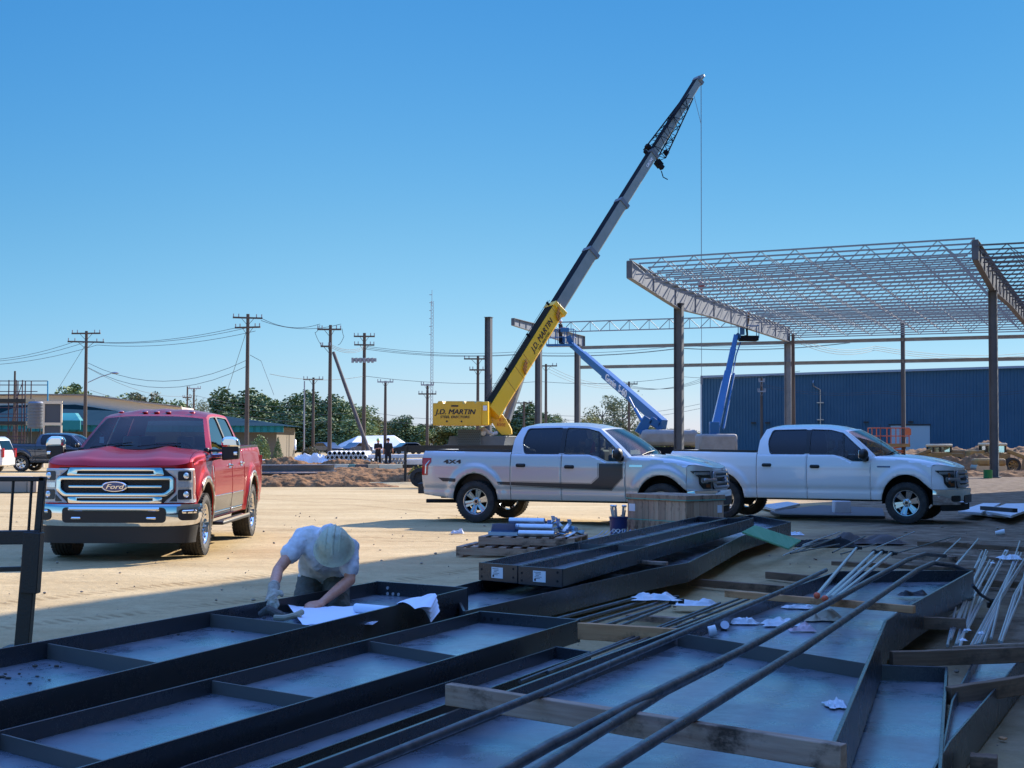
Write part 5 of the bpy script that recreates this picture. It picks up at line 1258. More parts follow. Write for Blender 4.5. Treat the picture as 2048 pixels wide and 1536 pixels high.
if 'trees' in BUILD:
    L = [ # px, ytop, Y, width px, kind, where
     (138,768,205,56,'mid','rising above the hall roof beside the left utility pole'),(238,796,215,60,'mid','showing over the hall roof'),(285,793,215,50,'rust','showing over the hall roof'),(330,803,215,46,'mid','showing over the hall roof, far right'),
     (372,808,215,50,'mid','behind the small twin poles'),(405,800,205,44,'pale','left of the dense wood'),
     (455,792,170,62,'dark','at the left end of the dense wood'),(500,783,172,64,'dark','in the dense wood'),(545,790,176,60,'mid','in the dense wood'),(590,795,170,62,'dark','in the dense wood'),(632,797,174,58,'dark','in the dense wood'),(672,795,168,60,'dark','in the dense wood'),(705,800,172,58,'mid','in the dense wood'),(728,818,165,46,'mid','at the right end of the dense wood'),
     (470,835,158,60,'dark','low in front of the dense wood'),(520,840,158,60,'dark','low in front of the dense wood'),(580,832,156,60,'dark','low in front of the dense wood'),(640,838,156,64,'dark','low in front of the dense wood'),(700,836,154,60,'mid','low in front of the dense wood'),
     (748,836,190,48,'yellow','left of the tent'),(770,846,200,46,'rust','behind the tent'),(802,834,185,46,'dark','behind the right half of the tent'),(832,850,185,46,'mid','left of the crane counterweight'),(858,846,190,42,'rust','behind the crane counterweight'),(890,852,190,46,'yellow','under the crane counterweight'),(925,850,190,48,'mid','under the crane counterweight'),(965,856,190,44,'mid','behind the crane winch'),
     (1030,826,185,54,'dark','right of the crane lift cylinder'),(1066,818,185,60,'dark','behind the steel column'),(1095,832,185,36,'mid','right of the steel column'),(1126,829,190,26,'pale','a small one between two columns'),
     (1185,838,170,54,'yellow','left of the long lift boom'),(1205,800,200,66,'pale','behind the long lift boom'),(1245,793,198,70,'pale','behind the long lift boom, tallest'),(1282,810,200,54,'pale','behind the lift riser'),
     (1340,858,200,46,'pale','just left of the thick column'),(1380,862,200,44,'yellow','just right of the thick column')]
    for i, a in enumerate(L): tree(*a, seed=i)
    for i in range(46):
        px = 380+i*22+random.uniform(-6, 6); tree(px, 862+random.uniform(-8, 6), 235+random.uniform(-10, 10), 44, random.choice(['mid','dark','rust','yellow']), 'in the low far tree line', seed=50+i, grp='low far tree line')
    bush(520, 868, 122, 44, 40, 'mid', 'round clipped shrub beside the low teal building', 2)
    bush(556, 873, 118, 26, 40, 'dark', 'pointed dark evergreen right of the round shrub', 3, shape=0)
    bush(622, 893, 125, 44, 20, 'rust', 'brown green domed shrub by two poles', 4)
    bush(1938, 897, 88, 26, 26, 'yellow', 'light green weed clump by the yellow loader', 5)
    bush(688, 896, 118, 16, 20, 'dark', 'small dark shrub in front of the tent', 6)
# ------------------------------------------------------------------ poles, wires, mast
def pole(px, ytop, Y, r, label, arms=(), lean=0, yb=None):
    t = PD(px, ytop, Y); T = thing('utility_pole', label, 'utility pole', (t.x, Y, 0), 0, 'utility poles')
    m = MB(); m.tube([(0,0,-.1),(lean,0,t.z)], [r*1.15, r*.8], 10); part(T, 'pole', m, M_wood_pole)
    for (dpx, halfpx, off, yaw, steel) in arms:
        z = PD(px, ytop+dpx, Y).z; h = halfpx*Y/F; c, s_ = math.cos(R(yaw)), math.sin(R(yaw)); o_ = off*Y/F; h /= max(.3, abs(c))
        m = MB(); m.bar((o_-h*c, -.12-h*s_, z), (o_+h*c, -.12+h*s_, z), .10, .13)
        m.tube([(o_-h*c*.45, -.1-h*s_*.45, z), (0, -.1, z-.6)], .02, 5); m.tube([(o_+h*c*.45, -.1+h*s_*.45, z), (0, -.1, z-.6)], .02, 5)
        ca = part(T, 'cross_arm', m, M_wood_pole if not steel else M_insul)
        m = MB()
        for f in (-.95, -.6, .6, .95): m.tube([(o_+h*c*f, -.12+h*s_*f, z+.06), (o_+h*c*f, -.12+h*s_*f, z+.30)], .045, 6)
        q_ = part(T, 'insulator', m, M_insul); q_.parent = ca; q_.location -= ca.location
    return T
def wire(pts, sag, label, r=.018, grp='overhead wires'):
    m = MB()
    for (a, b) in zip(pts, pts[1:]):
        q_ = [a.lerp(b, i/10)-V((0,0,sag*4*(i/10)*(1-i/10))) for i in range(11)]; m.tube(q_, r, 4, caps=False)
    single('power_line', label, 'power line', m, M_wire, grp)
if 'poles' in BUILD:
    pole(173, 662, 123, .15, 'dark wooden pole with two cross arms and a street lamp, left', [(5,30,0,-8,0),(22,34,0,15,0)])
    T = thing('street_lamp', 'small street lamp on a curved arm on the left pole', 'street lamp', PD(176, 760, 122.8))
    m = MB(); m.tube([PD(176,765,122.8), PD(200,754,122.8), PD(222,747,122.8)], .04, 6); part(T, 'arm', m, M_insul, world=True)
    m = MB(); m.ball(PD(230,746,122.8), 1, 10, 6, (.35,.15,.1)); part(T, 'lamp_head', m, M_insul, world=True)
    pole(496, 628, 112, .16, 'tallest dark wooden pole, right of the red pickup', [(8,28,0,18,0),(27,27,0,-20,0)])
    pole(661, 650, 111, .15, 'tall wooden pole propped by a leaning pole', [(9,24,-2,0,0),(43,10,-9,0,0)])
    a = PD(667, 705, 111); b = PZ(747, 912, 0); b = PD(747, 912, 105); b.z = -.1
    m = MB(); m.tube([b, a], [.16, .12], 10); single('leaning_pole', 'dark pole leaning against the tall wooden pole', 'pole', m, M_wood_pole)
    T = pole(729, 666, 128, .17, 'wooden pole carrying a transformer cluster', [(7,21,0,0,0),(24,20,0,8,0)])
    m = MB()
    for i in range(6): m.tube([(-1.0+i*.35, -.3, PD(729,726,128).z), (-1.0+i*.35, -.3, PD(729,716,128).z)], .11, 8)
    m.bar((-1.1,-.2,PD(729,720,128).z), (1.1,-.2,PD(729,720,128).z), .1, .3); part(T, 'transformer', m, M_insul)
    pole(627, 755, 140, .14, 'wooden pole with one cross arm in front of the wood', [(4,20,0,0,0)])
    m = MB(); p = PD(609, 762, 138); m.tube([(p.x,138,0),(p.x,138,p.z)], [.09,.06], 8); single('light_pole', 'slim pale pole left of the single cross arm pole', 'pole', m, M_insul)
    pole(771, 762, 150, .16, 'pale pole above the tent with white insulators', [(2,16,0,0,1)])
    pole(855, 768, 140, .15, 'wooden pole just left of the crane counterweight', [(2,13,0,0,1),(20,18,0,-6,0)])
    pole(956, 712, 130, .15, 'wooden pole left of the lone steel column', [(6,25,-3,0,0),(28,17,0,0,0)])
    pole(1092, 728, 150, .15, 'pole mostly hidden behind a steel column', [(4,22,0,-8,0)])
    pole(1048, 803, 170, .15, 'small far pole between crane and columns', [(3,17,0,0,0)])
    pole(1258, 763, 165, .15, 'small far pole behind the long lift boom', [(5,17,0,0,0)])
    pole(1523, 755, 144, .15, 'pale pole with transformers in front of the blue warehouse', [(8,6,0,0,1),(28,8,0,0,1)])
    pole(1586, 668, 93.5, .13, 'dark round post beside the far column of the left rafter')
    pole(375, 773, 180, .12, 'left one of two tiny far poles', [(22,9,0,0,0)]); pole(388, 776, 182, .14, 'right one of two tiny far poles', [(1,14,0,0,1)])
    pole(30, 742, 120, .1, 'thin pole rising behind the scaffold')
    # mast
    tp = PD(864, 580, 300); T = thing('radio_mast', 'very tall thin lattice radio mast', 'radio mast', (tp.x, 300, 0))
    m = MB(); hh = tp.z; w_ = .32
    for k in range(3):
        a = 2.09*k; m.tube([(w_*math.cos(a), w_*math.sin(a), 0), (w_*math.cos(a), w_*math.sin(a), hh*.93)], .045, 5)
    for i in range(44):
        z0, z1 = hh*.93*i/44, hh*.93*(i+1)/44
        for k in range(3):
            a, b = 2.09*k, 2.09*(k+1); m.tube([(w_*math.cos(a), w_*math.sin(a), z0), (w_*math.cos(b), w_*math.sin(b), z1)], .028, 4)
    part(T, 'lattice', m, M_insul)
    m = MB(); m.tube([(0,0,hh*.9),(0,0,hh)], .05, 5)
    for i in range(6): m.box((-.3,0,hh*(.72+.05*i)),(.5,.06,.12))
    part(T, 'antenna', m, M_insul)
    # wires
    A = lambda x, y: PD(x, y, 123); B = lambda x, y: PD(x, y, 112); C = lambda x, y: PD(x, y, 111); D = lambda x, y: PD(x, y, 128)
    for i, (y0, ya, yb) in enumerate(((713,683,655),(717,684,656),(723,690,662))): wire([PD(-80, y0+8, 130), A(150+i*22, ya), B(475+i*18, yb)], .5, 'thin wire running left to right between the two left poles')
    wire([A(176,726), B(494,720)], 1.6, 'sagging cable between the two left poles, upper'); wire([A(176,735), B(494,732)], 1.7, 'sagging cable between the two left poles, lower')
    wire([A(176,736), PD(388,790,182), PD(660,803,190)], 1.0, 'cable falling from the left pole toward the far twin poles')
    wire([A(180,780), PD(340,808,160)], .4, 'short cable above the hall roof')
    for i in range(2): wire([B(522,636+i*5), C(640+i*42,648)], .5, 'bright wire linking the tallest pole and the propped pole')
    wire([C(640,650), C(630,665), C(645,692)], .15, 'looped jumper left of the propped pole'); wire([C(684,657), C(688,672), C(676,690)], .15, 'looped jumper right of the propped pole')
    for i, (y0, y1) in enumerate(((690,704),(693,709),(696,710))): wire([C(664,y0), D(729,y0+2), PD(1030,y1,130), PD(1360,y1-13,132), PD(1700,y1-24,134)], .35, 'long wire crossing behind the crane and columns')
    wire([C(540,748), D(729,752), PD(1080,763,132), PD(1360,753,135), PD(1600,742,140)], .4, 'long lower wire crossing behind the crane')
    for i in range(3): wire([PD(1098,732+i*6,150), PD(1250,768+i*3,165), PD(1410,762-i*4,150)], .7, 'wire fanning out from the pole behind the column')
    for i in range(2): wire([PD(430,805+i*14,150), PD(730,822+i*14,155), PD(1050,826+i*8,160), PD(1400,808+i*9,165)], .8, 'faint far wire in front of the trees')
    for i in range(3): wire([PD(1590,672+i*5,100), PD(1750,692+i*4,110), PD(2100,700+i*5,125)], .6, 'thin wire seen through the right half of the frame')
    for i in range(2): wire([PD(1523,768+i*4,144), PD(1760,782+i*4,130), PD(2100,774+i*5,130)], .5, 'thin wire in front of the blue warehouse')
    wire([A(172,688), PD(118,775,128)], .0, 'guy wire slanting left from the left pole'); wire([B(492,665), PD(452,790,118)], 0, 'guy wire slanting left from the tallest pole'); wire([B(500,710), B(522,722), PD(548,790,110)], 0, 'guy wire right of the tallest pole')
# ------------------------------------------------------------------ mid distance things
def car(label, c, heading, col, van=False, group='cars parked by the tent'):
    T = thing('parked_car', label, 'car', c, heading, group); L = 4.6; h = 1.45 if not van else 1.85
    pr = [(-2.3,.35),(-2.3,.85),(-2.15,.95),(-1.9,.98),(-1.3,h-.05),(-.9,h),(.4,h-.02),(1.1,.98),(2.0,.85),(2.3,.7),(2.3,.35)] if not van else [(-2.4,.35),(-2.4,1.75),(-2.2,h),(.9,h-.02),(1.5,1.15),(2.2,1.0),(2.4,.7),(2.4,.35)]
    m = MB(); m.prism([(x,-.88,z) for x, z in pr], (0,1.76,0)); part(T, 'body', m, col, bev=.08)
    m = MB()
    wn = [(-1.75,1.0),(-1.25,h-.12),(.35,h-.12),(.9,1.0)] if not van else [(-.2,1.15),(-.2,h-.2),(.85,h-.2),(1.3,1.15)]
    for s in (-1, 1): m.prism([(x, s*.885, z) for x, z in wn], (0, s*.01, 0))
    part(T, 'side_window', m, M_gl_dark)
    for x in (-1.4, 1.4):
        for s in (-1, 1):
            q_ = MB(); q_.lathe([(0,-.1),(.3,-.1),(.33,-.06),(.33,.06),(.3,.1),(.18,.1),(.17,.07),(0,.07)], 20, Matrix.Translation((x, s*.82, .33)) @ Matrix.Rotation(R(-90*s), 4, 'X')); part(T, 'wheel', q_, M_tyre)
    return T
if 'mid' in BUILD:
    # tent
    Yt = 200; T = thing('party_tent', 'big white tent with two peaks near the far road', 'tent', (PD(745,900,Yt).x, Yt, 0))
    pk = [PD(716,872,Yt), PD(788,870.5,Yt)]; z0 = .45
    def g(px, Y, z): p = PD(px, 900, Y); return V((p.x, Y, z))
    cor = [g(690,Yt-9,z0), g(816,Yt-9,z0), g(832,Yt+8,z0), g(655,Yt+8,z0)]
    m = MB(); P_ = [V(p) for p in cor]+pk
    def sagp(a, b, c, n=6):
        for i in range(n):
            for j in range(n-i):
                def pt(u, v):
                    w3 = 1-u-v; p = a*w3+b*u+c*v; p = p.copy(); p.z -= .9*u*v*w3*6; return p
                q0 = pt(i/n, j/n); q1 = pt((i+1)/n, j/n); q2 = pt(i/n, (j+1)/n); m.add([q0,q1,q2], [(0,1,2)])
                if i+j < n-1: m.add([q1, pt((i+1)/n, (j+1)/n), q2], [(0,1,2)])
    sagp(pk[0], P_[0], P_[3]); sagp(pk[0], P_[3], pk[1]); sagp(P_[3], P_[2], pk[1]); sagp(pk[1], P_[2], P_[1]); sagp(pk[0], pk[1], P_[0]); sagp(P_[0], P_[1], pk[1])
    part(T, 'canopy', m, mat('tent_fabric', (.62,.62,.60), .7), world=True, smooth=0)
    m = MB()
    for a, b in zip(cor, cor[1:]+cor[:1]): m.add([V((a.x,a.y,0)), V((b.x,b.y,0)), b, a], [(0,1,2,3)])
    part(T, 'side_wall', m, mat('tent_wall', (.42,.43,.42), .7), world=True)
    # cars
    p = PD(578, 905, 190); car('white van parked between shrubs and poles', (p.x, 190, 0), R(-80), M_p_white, True)
    p = PD(655, 908, 185); car('dark car with pale windows left of the tent', (p.x, 185, 0), R(-50), M_p_grey)
    p = PD(712, 909, 186); car('dark blue car in front of the tent', (p.x, 186, 0), R(-125), mat('navy_paint', (.02,.04,.09), .3, .3, coat=1))
    p = PD(812, 906, 184); car('dark car at the right end of the tent', (p.x, 184, 0), R(-150), mat('black_paint', (.02,.02,.022), .3, .3, coat=1))
    # stacks by the two men
    Yw = 92
    def at(px, py): return PD(px, py, Yw)
    m = MB(); a = at(528, 927); b = at(600, 927); m.bar((PD(522,928,96).x,96,PD(522,924,96).z), (PD(640,928,94).x,94,PD(600,927,94).z), 1.2, .34); single('white_bundle', 'long white wrapped bundle lying right of the red pickup', 'bundle', m, M_white, None, bev=.05)
    m = MB(); rnd = random.Random(3)
    def lump(c, w_, h_, d_):
        m.grid(lambda u, v: V((c.x+(u-.5)*w_, c.y+(v-.5)*d_, c.z+h_*(max(0,1-abs(2*u-1)**3)*max(0,1-abs(2*v-1)**2))**.5*(.75+.4*fbm(u*5, v*5, c.x)))), 40, 24)
    lump(PD(621, 933, 90)*1, 2.4, .9, 1.5); m_l = m; single('tarp_heap', 'crumpled white plastic heap beside the stack of pipes', 'plastic sheet', m, M_white, None, smooth=40)
    m = MB(); p = PD(647,935,91); 
    m = MB(); m.prism([PD(648,913,90), PD(656,909,90), PD(652,918,90), PD(645,917,90)], (0,.1,0)); single('flag_scrap', 'small white scrap standing on the plastic heap', 'scrap', m, M_white)
    # pipes
    T = thing('pipe_stack', 'stack of white pipe ends facing the camera', 'pipe stack', (PD(675,925,90).x, 90, 0))
    r = .145; x0 = PD(650, 925, 90).x
    for row in range(3):
        for i in range(10-row):
            c = V((x0+(i+row*.5)*r*2.02, 90, .32+row*r*1.76)); mb = MB(); mb.lathe([(r*.72,0),(r,0),(r,4),(r*.72,4)], 14, Matrix.Translation(c) @ Matrix.Rotation(R(-90), 4, 'X')); part(T, 'pipe', mb, M_white, world=True)
    # bundled joists
    T = thing('joist_bundle', 'long bundle of white open web joists behind the pipe ends, by two men', 'joist bundle', (PD(740,925,92).x, 92, 0))
    x0, x1 = PD(694,920,92).x, PD(812,920,92).x
    for k in range(5):
        mb = MB(); z = .15; zt = PD(740,916,92).z
        y = 92+k*.3
        for zz in (z, zt): mb.bar((x0,y,zz), (x1,y,zz), .08, .06)
        n = 16
        for i in range(n): mb.bar((lerp(x0,x1,i/n),y,z), (lerp(x0,x1,(i+.5)/n),y,zt), .05, .05); mb.bar((lerp(x0,x1,(i+.5)/n),y,zt), (lerp(x0,x1,(i+1)/n),y,z), .05, .05)
        part(T, 'bundled_joist', mb, mat('joist_white', (.5,.5,.49), .5), world=True)
    m = MB(); m.bar((PD(657,915,91).x,91.5,PD(657,914,91.5).z), (PD(850,914,91).x,91,PD(850,912,91).z), 1.4, .22); single('white_sheet_pack', 'long flat white pack on top of pipes and joists', 'sheet pack', m, M_white, bev=.03)
    m = MB(); m.bar((PD(815,928,93).x,93,PD(815,926,93).z), (PD(870,926,93).x,93,PD(870,925,93).z), 1.4, .5); single('white_sheet_pack', 'short white pack behind the silver pickup tail', 'sheet pack', m, M_white, bev=.03)
    # skids in a row
    x = 670; Yk = 77
    for (w_, col, lab) in ((28,(.55,.56,.48),'pale green timber skid, left of the teal one'),(14,(.10,.25,.26),'teal painted skid in the row of skids'),(25,(.09,.09,.095),'dark grey skid in the row of skids'),(22,(.55,.45,.30),'cream skid right of the dark grey one'),(50,(.58,.57,.45),'longest pale skid of the row')):
        a, b = PD(x, 940, Yk), PD(x+w_-1, 940, Yk); m = MB(); m.box(((a.x+b.x)/2, Yk, .19), (b.x-a.x, .5, .34)); single('timber_skid', lab, 'skid', m, mat('skid_%d' % x, col, .8), 'skids in a row'); x += w_
    # grey girders
    a, b = PD(500, 950, 58), PD(668, 948, 60)
    m = MB(); ibeam(m, (a.x,58,.62), (b.x,60,.62), .26, .26, .5); single('steel_girder', 'pale grey girder on top of another beside the red pickup', 'girder', m, M_steel_l, 'pale girders on the ground')
    b = PD(632, 948, 58.6); m = MB(); ibeam(m, (a.x-.6,57.6,.31), (b.x,58.8,.31), .26, .26, .5); single('steel_girder', 'pale grey girder lying lowest beside the red pickup', 'girder', m, M_steel_l, 'pale girders on the ground')
    # equipment with post behind the silver truck tail
    m = MB(); p = PD(813, 940, 50); 
    T = thing('trailer_frame', 'dark trailer frame with an upright post behind the silver pickup tail', 'trailer', (p.x, 50, 0))
    m = MB(); a = PD(811, 892, 50); m.bar((a.x,50,.2), (a.x,50,a.z), .09, .09, up=(1,0,0)); part(T, 'post', m, M_blk, world=True)
    m = MB(); a = PD(811, 898, 50); m.bar((a.x,50.1,a.z), (a.x+4,50.1,a.z+.02), .1, .25); m.bar((a.x-.1,50.2,.72), (a.x+4,50.2,.72), .3, .12); part(T, 'rail', m, M_blk, world=True)
    for k in range(2):
        mb = MB(); mb.lathe([(0,-.12),(.2,-.12),(.33,-.1),(.33,.1),(.2,.12),(.18,.06),(0,.06)], 18, Matrix.Translation((a.x+.5+k*1.1,49.9,.34)) @ Matrix.Rotation(R(90), 4, 'X')); part(T, 'wheel', mb, M_tyre, world=True)
    m = MB(); rnd = random.Random(9)
    for i in range(16): c = V((a.x+.3+rnd.random()*1.0, 49.8+rnd.random()*.3, .35+rnd.random()*.5)); m.tube([c, c+V((rnd.uniform(-.2,.2),0,rnd.uniform(-.2,.2))), c+V((rnd.uniform(-.3,.3),.1,rnd.uniform(-.1,.1)))], .03, 5)
    part(T, 'hose_coil', m, mat('hose_yellow', (.4,.28,.04), .6), world=True)
    # concrete blocks at left
    m = MB(); a, b = PD(-30, 974, 44), PD(60, 974, 44); m.box(((a.x+b.x)/2, 44, .24), (b.x-a.x, .55, .48)); single('concrete_block', 'long grey concrete block behind the black rack at the left edge', 'concrete block', m, mat('concrete', (.36,.31,.25), .9), bev=.02)
    m = MB(); a, b = PD(62, 974, 44), PD(80, 974, 44); m.box(((a.x+b.x)/2, 43.9, .22), (b.x-a.x, .5, .44)); single('concrete_block', 'short concrete block between rack and red pickup', 'concrete block', m, mat('concrete', (.36,.31,.25), .9), bev=.02)
    # scaffold
    M_scaf = mat('scaffold_purple', (.07,.035,.045), .6)
    T = thing('scaffold', 'purple brown tube scaffold at the left edge', 'scaffold', (PD(30,880,87).x, 87, 0))
    Ys = 87; fr = MB()
    for px in (-20, 18, 33, 45): 
        for y in (0, 1.6): a = PD(px, 760, Ys); fr.tube([(a.x, Ys+y, 0), (a.x, Ys+y, a.z)], .035, 6)
    part(T, 'upright', fr, M_scaf, world=True)
    fr = MB()
    for (y_, x1) in ((762,95),(770,95),(783,75),(790,50),(806,50),(815,52),(828,54),(835,54),(860,52),(873,52),(880,52)):
        a, b = PD(-30, y_, Ys), PD(x1, y_, Ys); fr.tube([a, b], .028, 6)
    fr.tube([PD(33,800,Ys), PD(45,765,Ys)], .025, 6); fr.tube([PD(17,870,Ys), PD(33,810,Ys)], .025, 6)
    part(T, 'ledger', fr, M_scaf, world=True)
    for y_ in (801, 846): m = MB(); a, b = PD(-30, y_, Ys), PD(52, y_, Ys); m.box(((a.x+b.x)/2, Ys+.8, a.z), (b.x-a.x, 1.7, .22)); part(T, 'plank_deck', m, M_blk, world=True)
    m = MB(); a = PD(95.5, 762, Ys); b = PD(95.5, 806, Ys); m.tube([a, b], .04, 6); part(T, 'blue_post', m, mat('sky_blue_paint', (.02,.3,.5), .5), world=True)
    # silo like cabinet and framed panel
    T = thing('ribbed_tank', 'grey ribbed metal tank on legs beside the scaffold', 'tank', (PD(71,870,85).x, 85, 0))
    m = MB(); a, b = PD(56,803,85), PD(87,857,85); cx = (a.x+b.x)/2; rr = abs(b.x-a.x)/2
    pr = [(0,a.z),(rr*.8,a.z)]
    for i in range(8): zt_, zb2 = lerp(a.z-.1, b.z, i/8), lerp(a.z-.1, b.z, (i+1)/8); pr += [(rr,zt_),(rr,lerp(zt_,zb2,.6)),(rr*.96,lerp(zt_,zb2,.7)),(rr*.96,lerp(zt_,zb2,.95))]
    pr += [(0,b.z)]; m.lathe(pr, 24, Matrix.Translation((cx,85,0))); part(T, 'tank_body', m, mat('galvanised', (.16,.17,.19), .45, .5), world=True)
    m = MB()
    for dx in (-rr*.8, rr*.8):
        for dy in (-.3, .3): m.bar((cx+dx,85+dy,0), (cx+dx,85+dy,b.z), .06, .06, up=(1,0,0))
    m.bar((cx-rr*.8,84.7,.3), (cx+rr*.8,84.7,b.z-.1), .05, .05)
    part(T, 'leg', m, M_blk, world=True)
    T = thing('framed_panel', 'tall cream frame with two dark panels beside the ribbed tank', 'panel', (PD(105,870,84).x, 84, 0))
    m = MB()
    a, b = PD(88.5,805,84), PD(122,884,84); w_ = b.x-a.x; fw = .09
    for x in (a.x, b.x): m.box((x, 84, (a.z+0)/2), (fw, .08, a.z))
    for y_ in (805, 848, 880): z = PD(100, y_, 84).z; m.box(((a.x+b.x)/2, 84, z), (w_+fw, .083, fw*1.8))
    part(T, 'frame', m, mat('cream_timber', (.75,.60,.42), .7), world=True)
    m = MB()
    for (y0, y1) in ((807,845),(852,879)): z0_, z1_ = PD(100,y0,84).z, PD(100,y1,84).z; m.box(((a.x+b.x)/2, 84.03, (z0_+z1_)/2), (w_-fw, .03, z0_-z1_))
    part(T, 'dark_panel', m, mat('slate', (.07,.075,.085), .6), world=True)
    # grey pickup and white suv at far left
    if 'trucks' in BUILD: make_truck('pickup_truck', 'dark grey pickup far left behind the red one', place(43, 943, R(-3), P3, -1, -3.74), R(-3), P3, M_p_grey)
    T = thing('parked_suv', 'silver white suv cut off by the left edge of the photo', 'suv', (PD(17,948,69).x, 69, 0), R(180))
    pr = [(0,.35),(-.02,.75),(.02,1.0),(.28,1.62),(.5,1.74),(2.6,1.76),(3.4,1.15),(4.5,1.0),(4.7,.7),(4.7,.35)]
    m = MB(); m.prism([(x,-.92,z) for x, z in pr], (0,1.84,0)); part(T, 'body', m, M_p_white, bev=.07)
    m = MB()
    for s in (-1, 1): m.prism([(x, s*.925, z) for x, z in ((.42,1.1),(.55,1.6),(2.5,1.62),(3.1,1.12))], (0,s*.01,0))
    m.prism([(.06,-.75,1.12),(.24,-.7,1.55),(.24,.7,1.55),(.06,.75,1.12)], (-.02,0,0)); part(T, 'window', m, M_gl_dark)
    for s in (-1, 1): m = MB(); m.box((-.01, s*.84, .98), (.10,.16,.42)); part(T, 'taillight', m, M_red_lens)
    for x in (.9, 3.7):
        for s in (-1, 1): make_wheel(T, x, s*.83, s, .36, .22, .24, 6, M_alu)
    # right side: scissor lift, machines, barrel, panels
    M_or = mat('orange_paint', (.50,.13,.05), .5); M_cat = mat('machine_yellow', (.40,.24,.07), .75, col2=(.22,.14,.07), nscale=2)
    Yq = 92; T = thing('scissor_lift', 'orange scissor lift platform in front of the pale warehouse door', 'scissor lift', (PD(1775,900,Yq).x, Yq, 0))
    m = MB()
    xs_ = [PD(px,880,Yq).x for px in (1740,1757,1778,1796,1814)]; zb2 = PD(1775,888,Yq).z; zt_ = PD(1775,856,Yq).z
    for yy in (Yq-.5, Yq+.5):
        for x in xs_: m.tube([(x,yy,zb2),(x,yy,zt_)], .035, 6)
        for f in (.0,.5,1): m.tube([(xs_[0],yy,lerp(zb2,zt_,f)),(xs_[-1],yy,lerp(zb2,zt_,f))], .035, 6)
    for x in (xs_[0], xs_[-1]):
        for f in (.5,1): m.tube([(x,Yq-.5,lerp(zb2,zt_,f)),(x,Yq+.5,lerp(zb2,zt_,f))], .035, 6)
    part(T, 'guard_rail', m, M_or, world=True)
    m = MB(); m.box(((xs_[0]+xs_[-1])/2, Yq, zb2-.08), (xs_[-1]-xs_[0]+.1, 1.1, .2)); part(T, 'platform', m, M_cat, world=True)
    m = MB(); m.box((xs_[-1]-.1, Yq-.6, zt_-.25), (.35,.2,.4)); part(T, 'control_box', m, M_or, world=True)
    m = MB(); cx = (xs_[0]+xs_[-1])/2
    for k in range(2):
        for s in (-1, 1): m.bar((cx-s*.9,Yq-.4,.7+k*.35), (cx+s*.9,Yq-.4,1.05+k*.35), .06, .1)
    m.box((cx,Yq,.5), (2.2,1.0,.45)); part(T, 'scissor_stack', m, M_or, world=True)
    for dx in (-.8,.8):
        mb = MB(); mb.lathe([(0,-.1),(.2,-.1),(.22,.0),(.2,.1),(0,.1)], 16, Matrix.Translation((cx+dx,Yq-.5,.21)) @ Matrix.Rotation(R(90), 4, 'X')); part(T, 'wheel', mb, M_tyre, world=True)
    def machine(label, px, Y, w_, ztop, flip=1):
        c = PD(px, 900, Y); T = thing('wheel_loader', label, 'loader', (c.x, Y, 0), 0, 'yellow machines by the soil heaps')
        def P_(nm, m, mm, **k): return part(T, nm, m, mm, **k)
        m = MB(); m.box((0,0,ztop-.08), (w_,1.3,.16)); P_('cab_roof', m, mat('cab_roof_cream', (.6,.5,.33), .6), bev=.06)
        m = MB()
        for sx in (-1, -.2, 1):
            for sy in (-.55, .55): m.bar((sx*w_*.42,sy,1.1), (sx*w_*.42,sy,ztop-.15), .09, .09, up=(1,0,0))
        P_('cab_frame', m, M_blk)
        m = MB(); m.box((0,0,(1.1+ztop-.15)/2), (w_*.78,1.0,ztop-1.25)); P_('cab_window', m, glass('cab_glass', (.45,.6,.6)))
        m = MB(); m.box((flip*.2,0,.85), (2.0,1.1,.45)); m.box((flip*.95,0,1.0), (.8,1.0,.45)); P_('engine_cover', m, M_cat, bev=.08)
        m = MB(); m.prism([(-flip*1.9,-1.1,.2),(-flip*2.5,-1.1,.15),(-flip*2.7,-1.1,.8),(-flip*2.0,-1.1,.9)], (0,2.2,0)); m.bar((-flip*.6,-.5,1.2),(-flip*2.2,-.5,.6),.12,.2); P_('bucket', m, M_cat, bev=.03)
        for x in (-.8, .8):
            for s in (-1, 1): make_wheel(T, x, s*.75, s, .42, .26, .35, 6, M_cat)
        return T
    machine('yellow loader with a cream cab roof just above the white pickup hood', 1878, 80, 1.15, PD(1878,888,80).z)
    machine('yellow machine with cream cab roof partly behind the right steel column', 1985, 78, 1.2, PD(1985,886,78).z, -1)
    T = thing('roller', 'low yellow compactor body left of the right steel column', 'compactor', (PD(1980,940,72).x, 72, 0))
    m = MB(); a, b = PD(1948,934,72), PD(2006,934,72); zt_ = PD(1975,921,72).z; m.box(((a.x+b.x)/2,72,(zt_+.35)/2+.1), (b.x-a.x,1.1,zt_-.35)); part(T, 'hood', m, M_cat, world=True, bev=.12)
    m = MB()
    for x in (a.x+.3, b.x-.3): m.lathe([(0,-.5),(.34,-.5),(.34,.5),(0,.5)], 24, Matrix.Translation((x,72,.34)) @ Matrix.Rotation(R(90), 4, 'X'))
    part(T, 'drum', m, M_satin, world=True)
    m = MB(); c = PD(1976, 957, 66); m.lathe([(0,0),(.19,0),(.2,.05),(.2,.36),(.21,.38),(.19,.38),(.18,.1),(0,.1)], 24, Matrix.Translation((c.x,66,0))); single('green_barrel', 'green tub at the foot of the right steel column', 'tub', m, mat('green_plastic', (.01,.18,.06), .4))
    def slab(name, label, cat, corners, z, th, mm, grp=None, bev=.005):
        m = MB(); ps = [PZ(x, y, z) for x, y in corners]; m.prism(ps, (0,0,-th)); return single(name, label, cat, m, mm, grp, bev=bev, smooth=20)
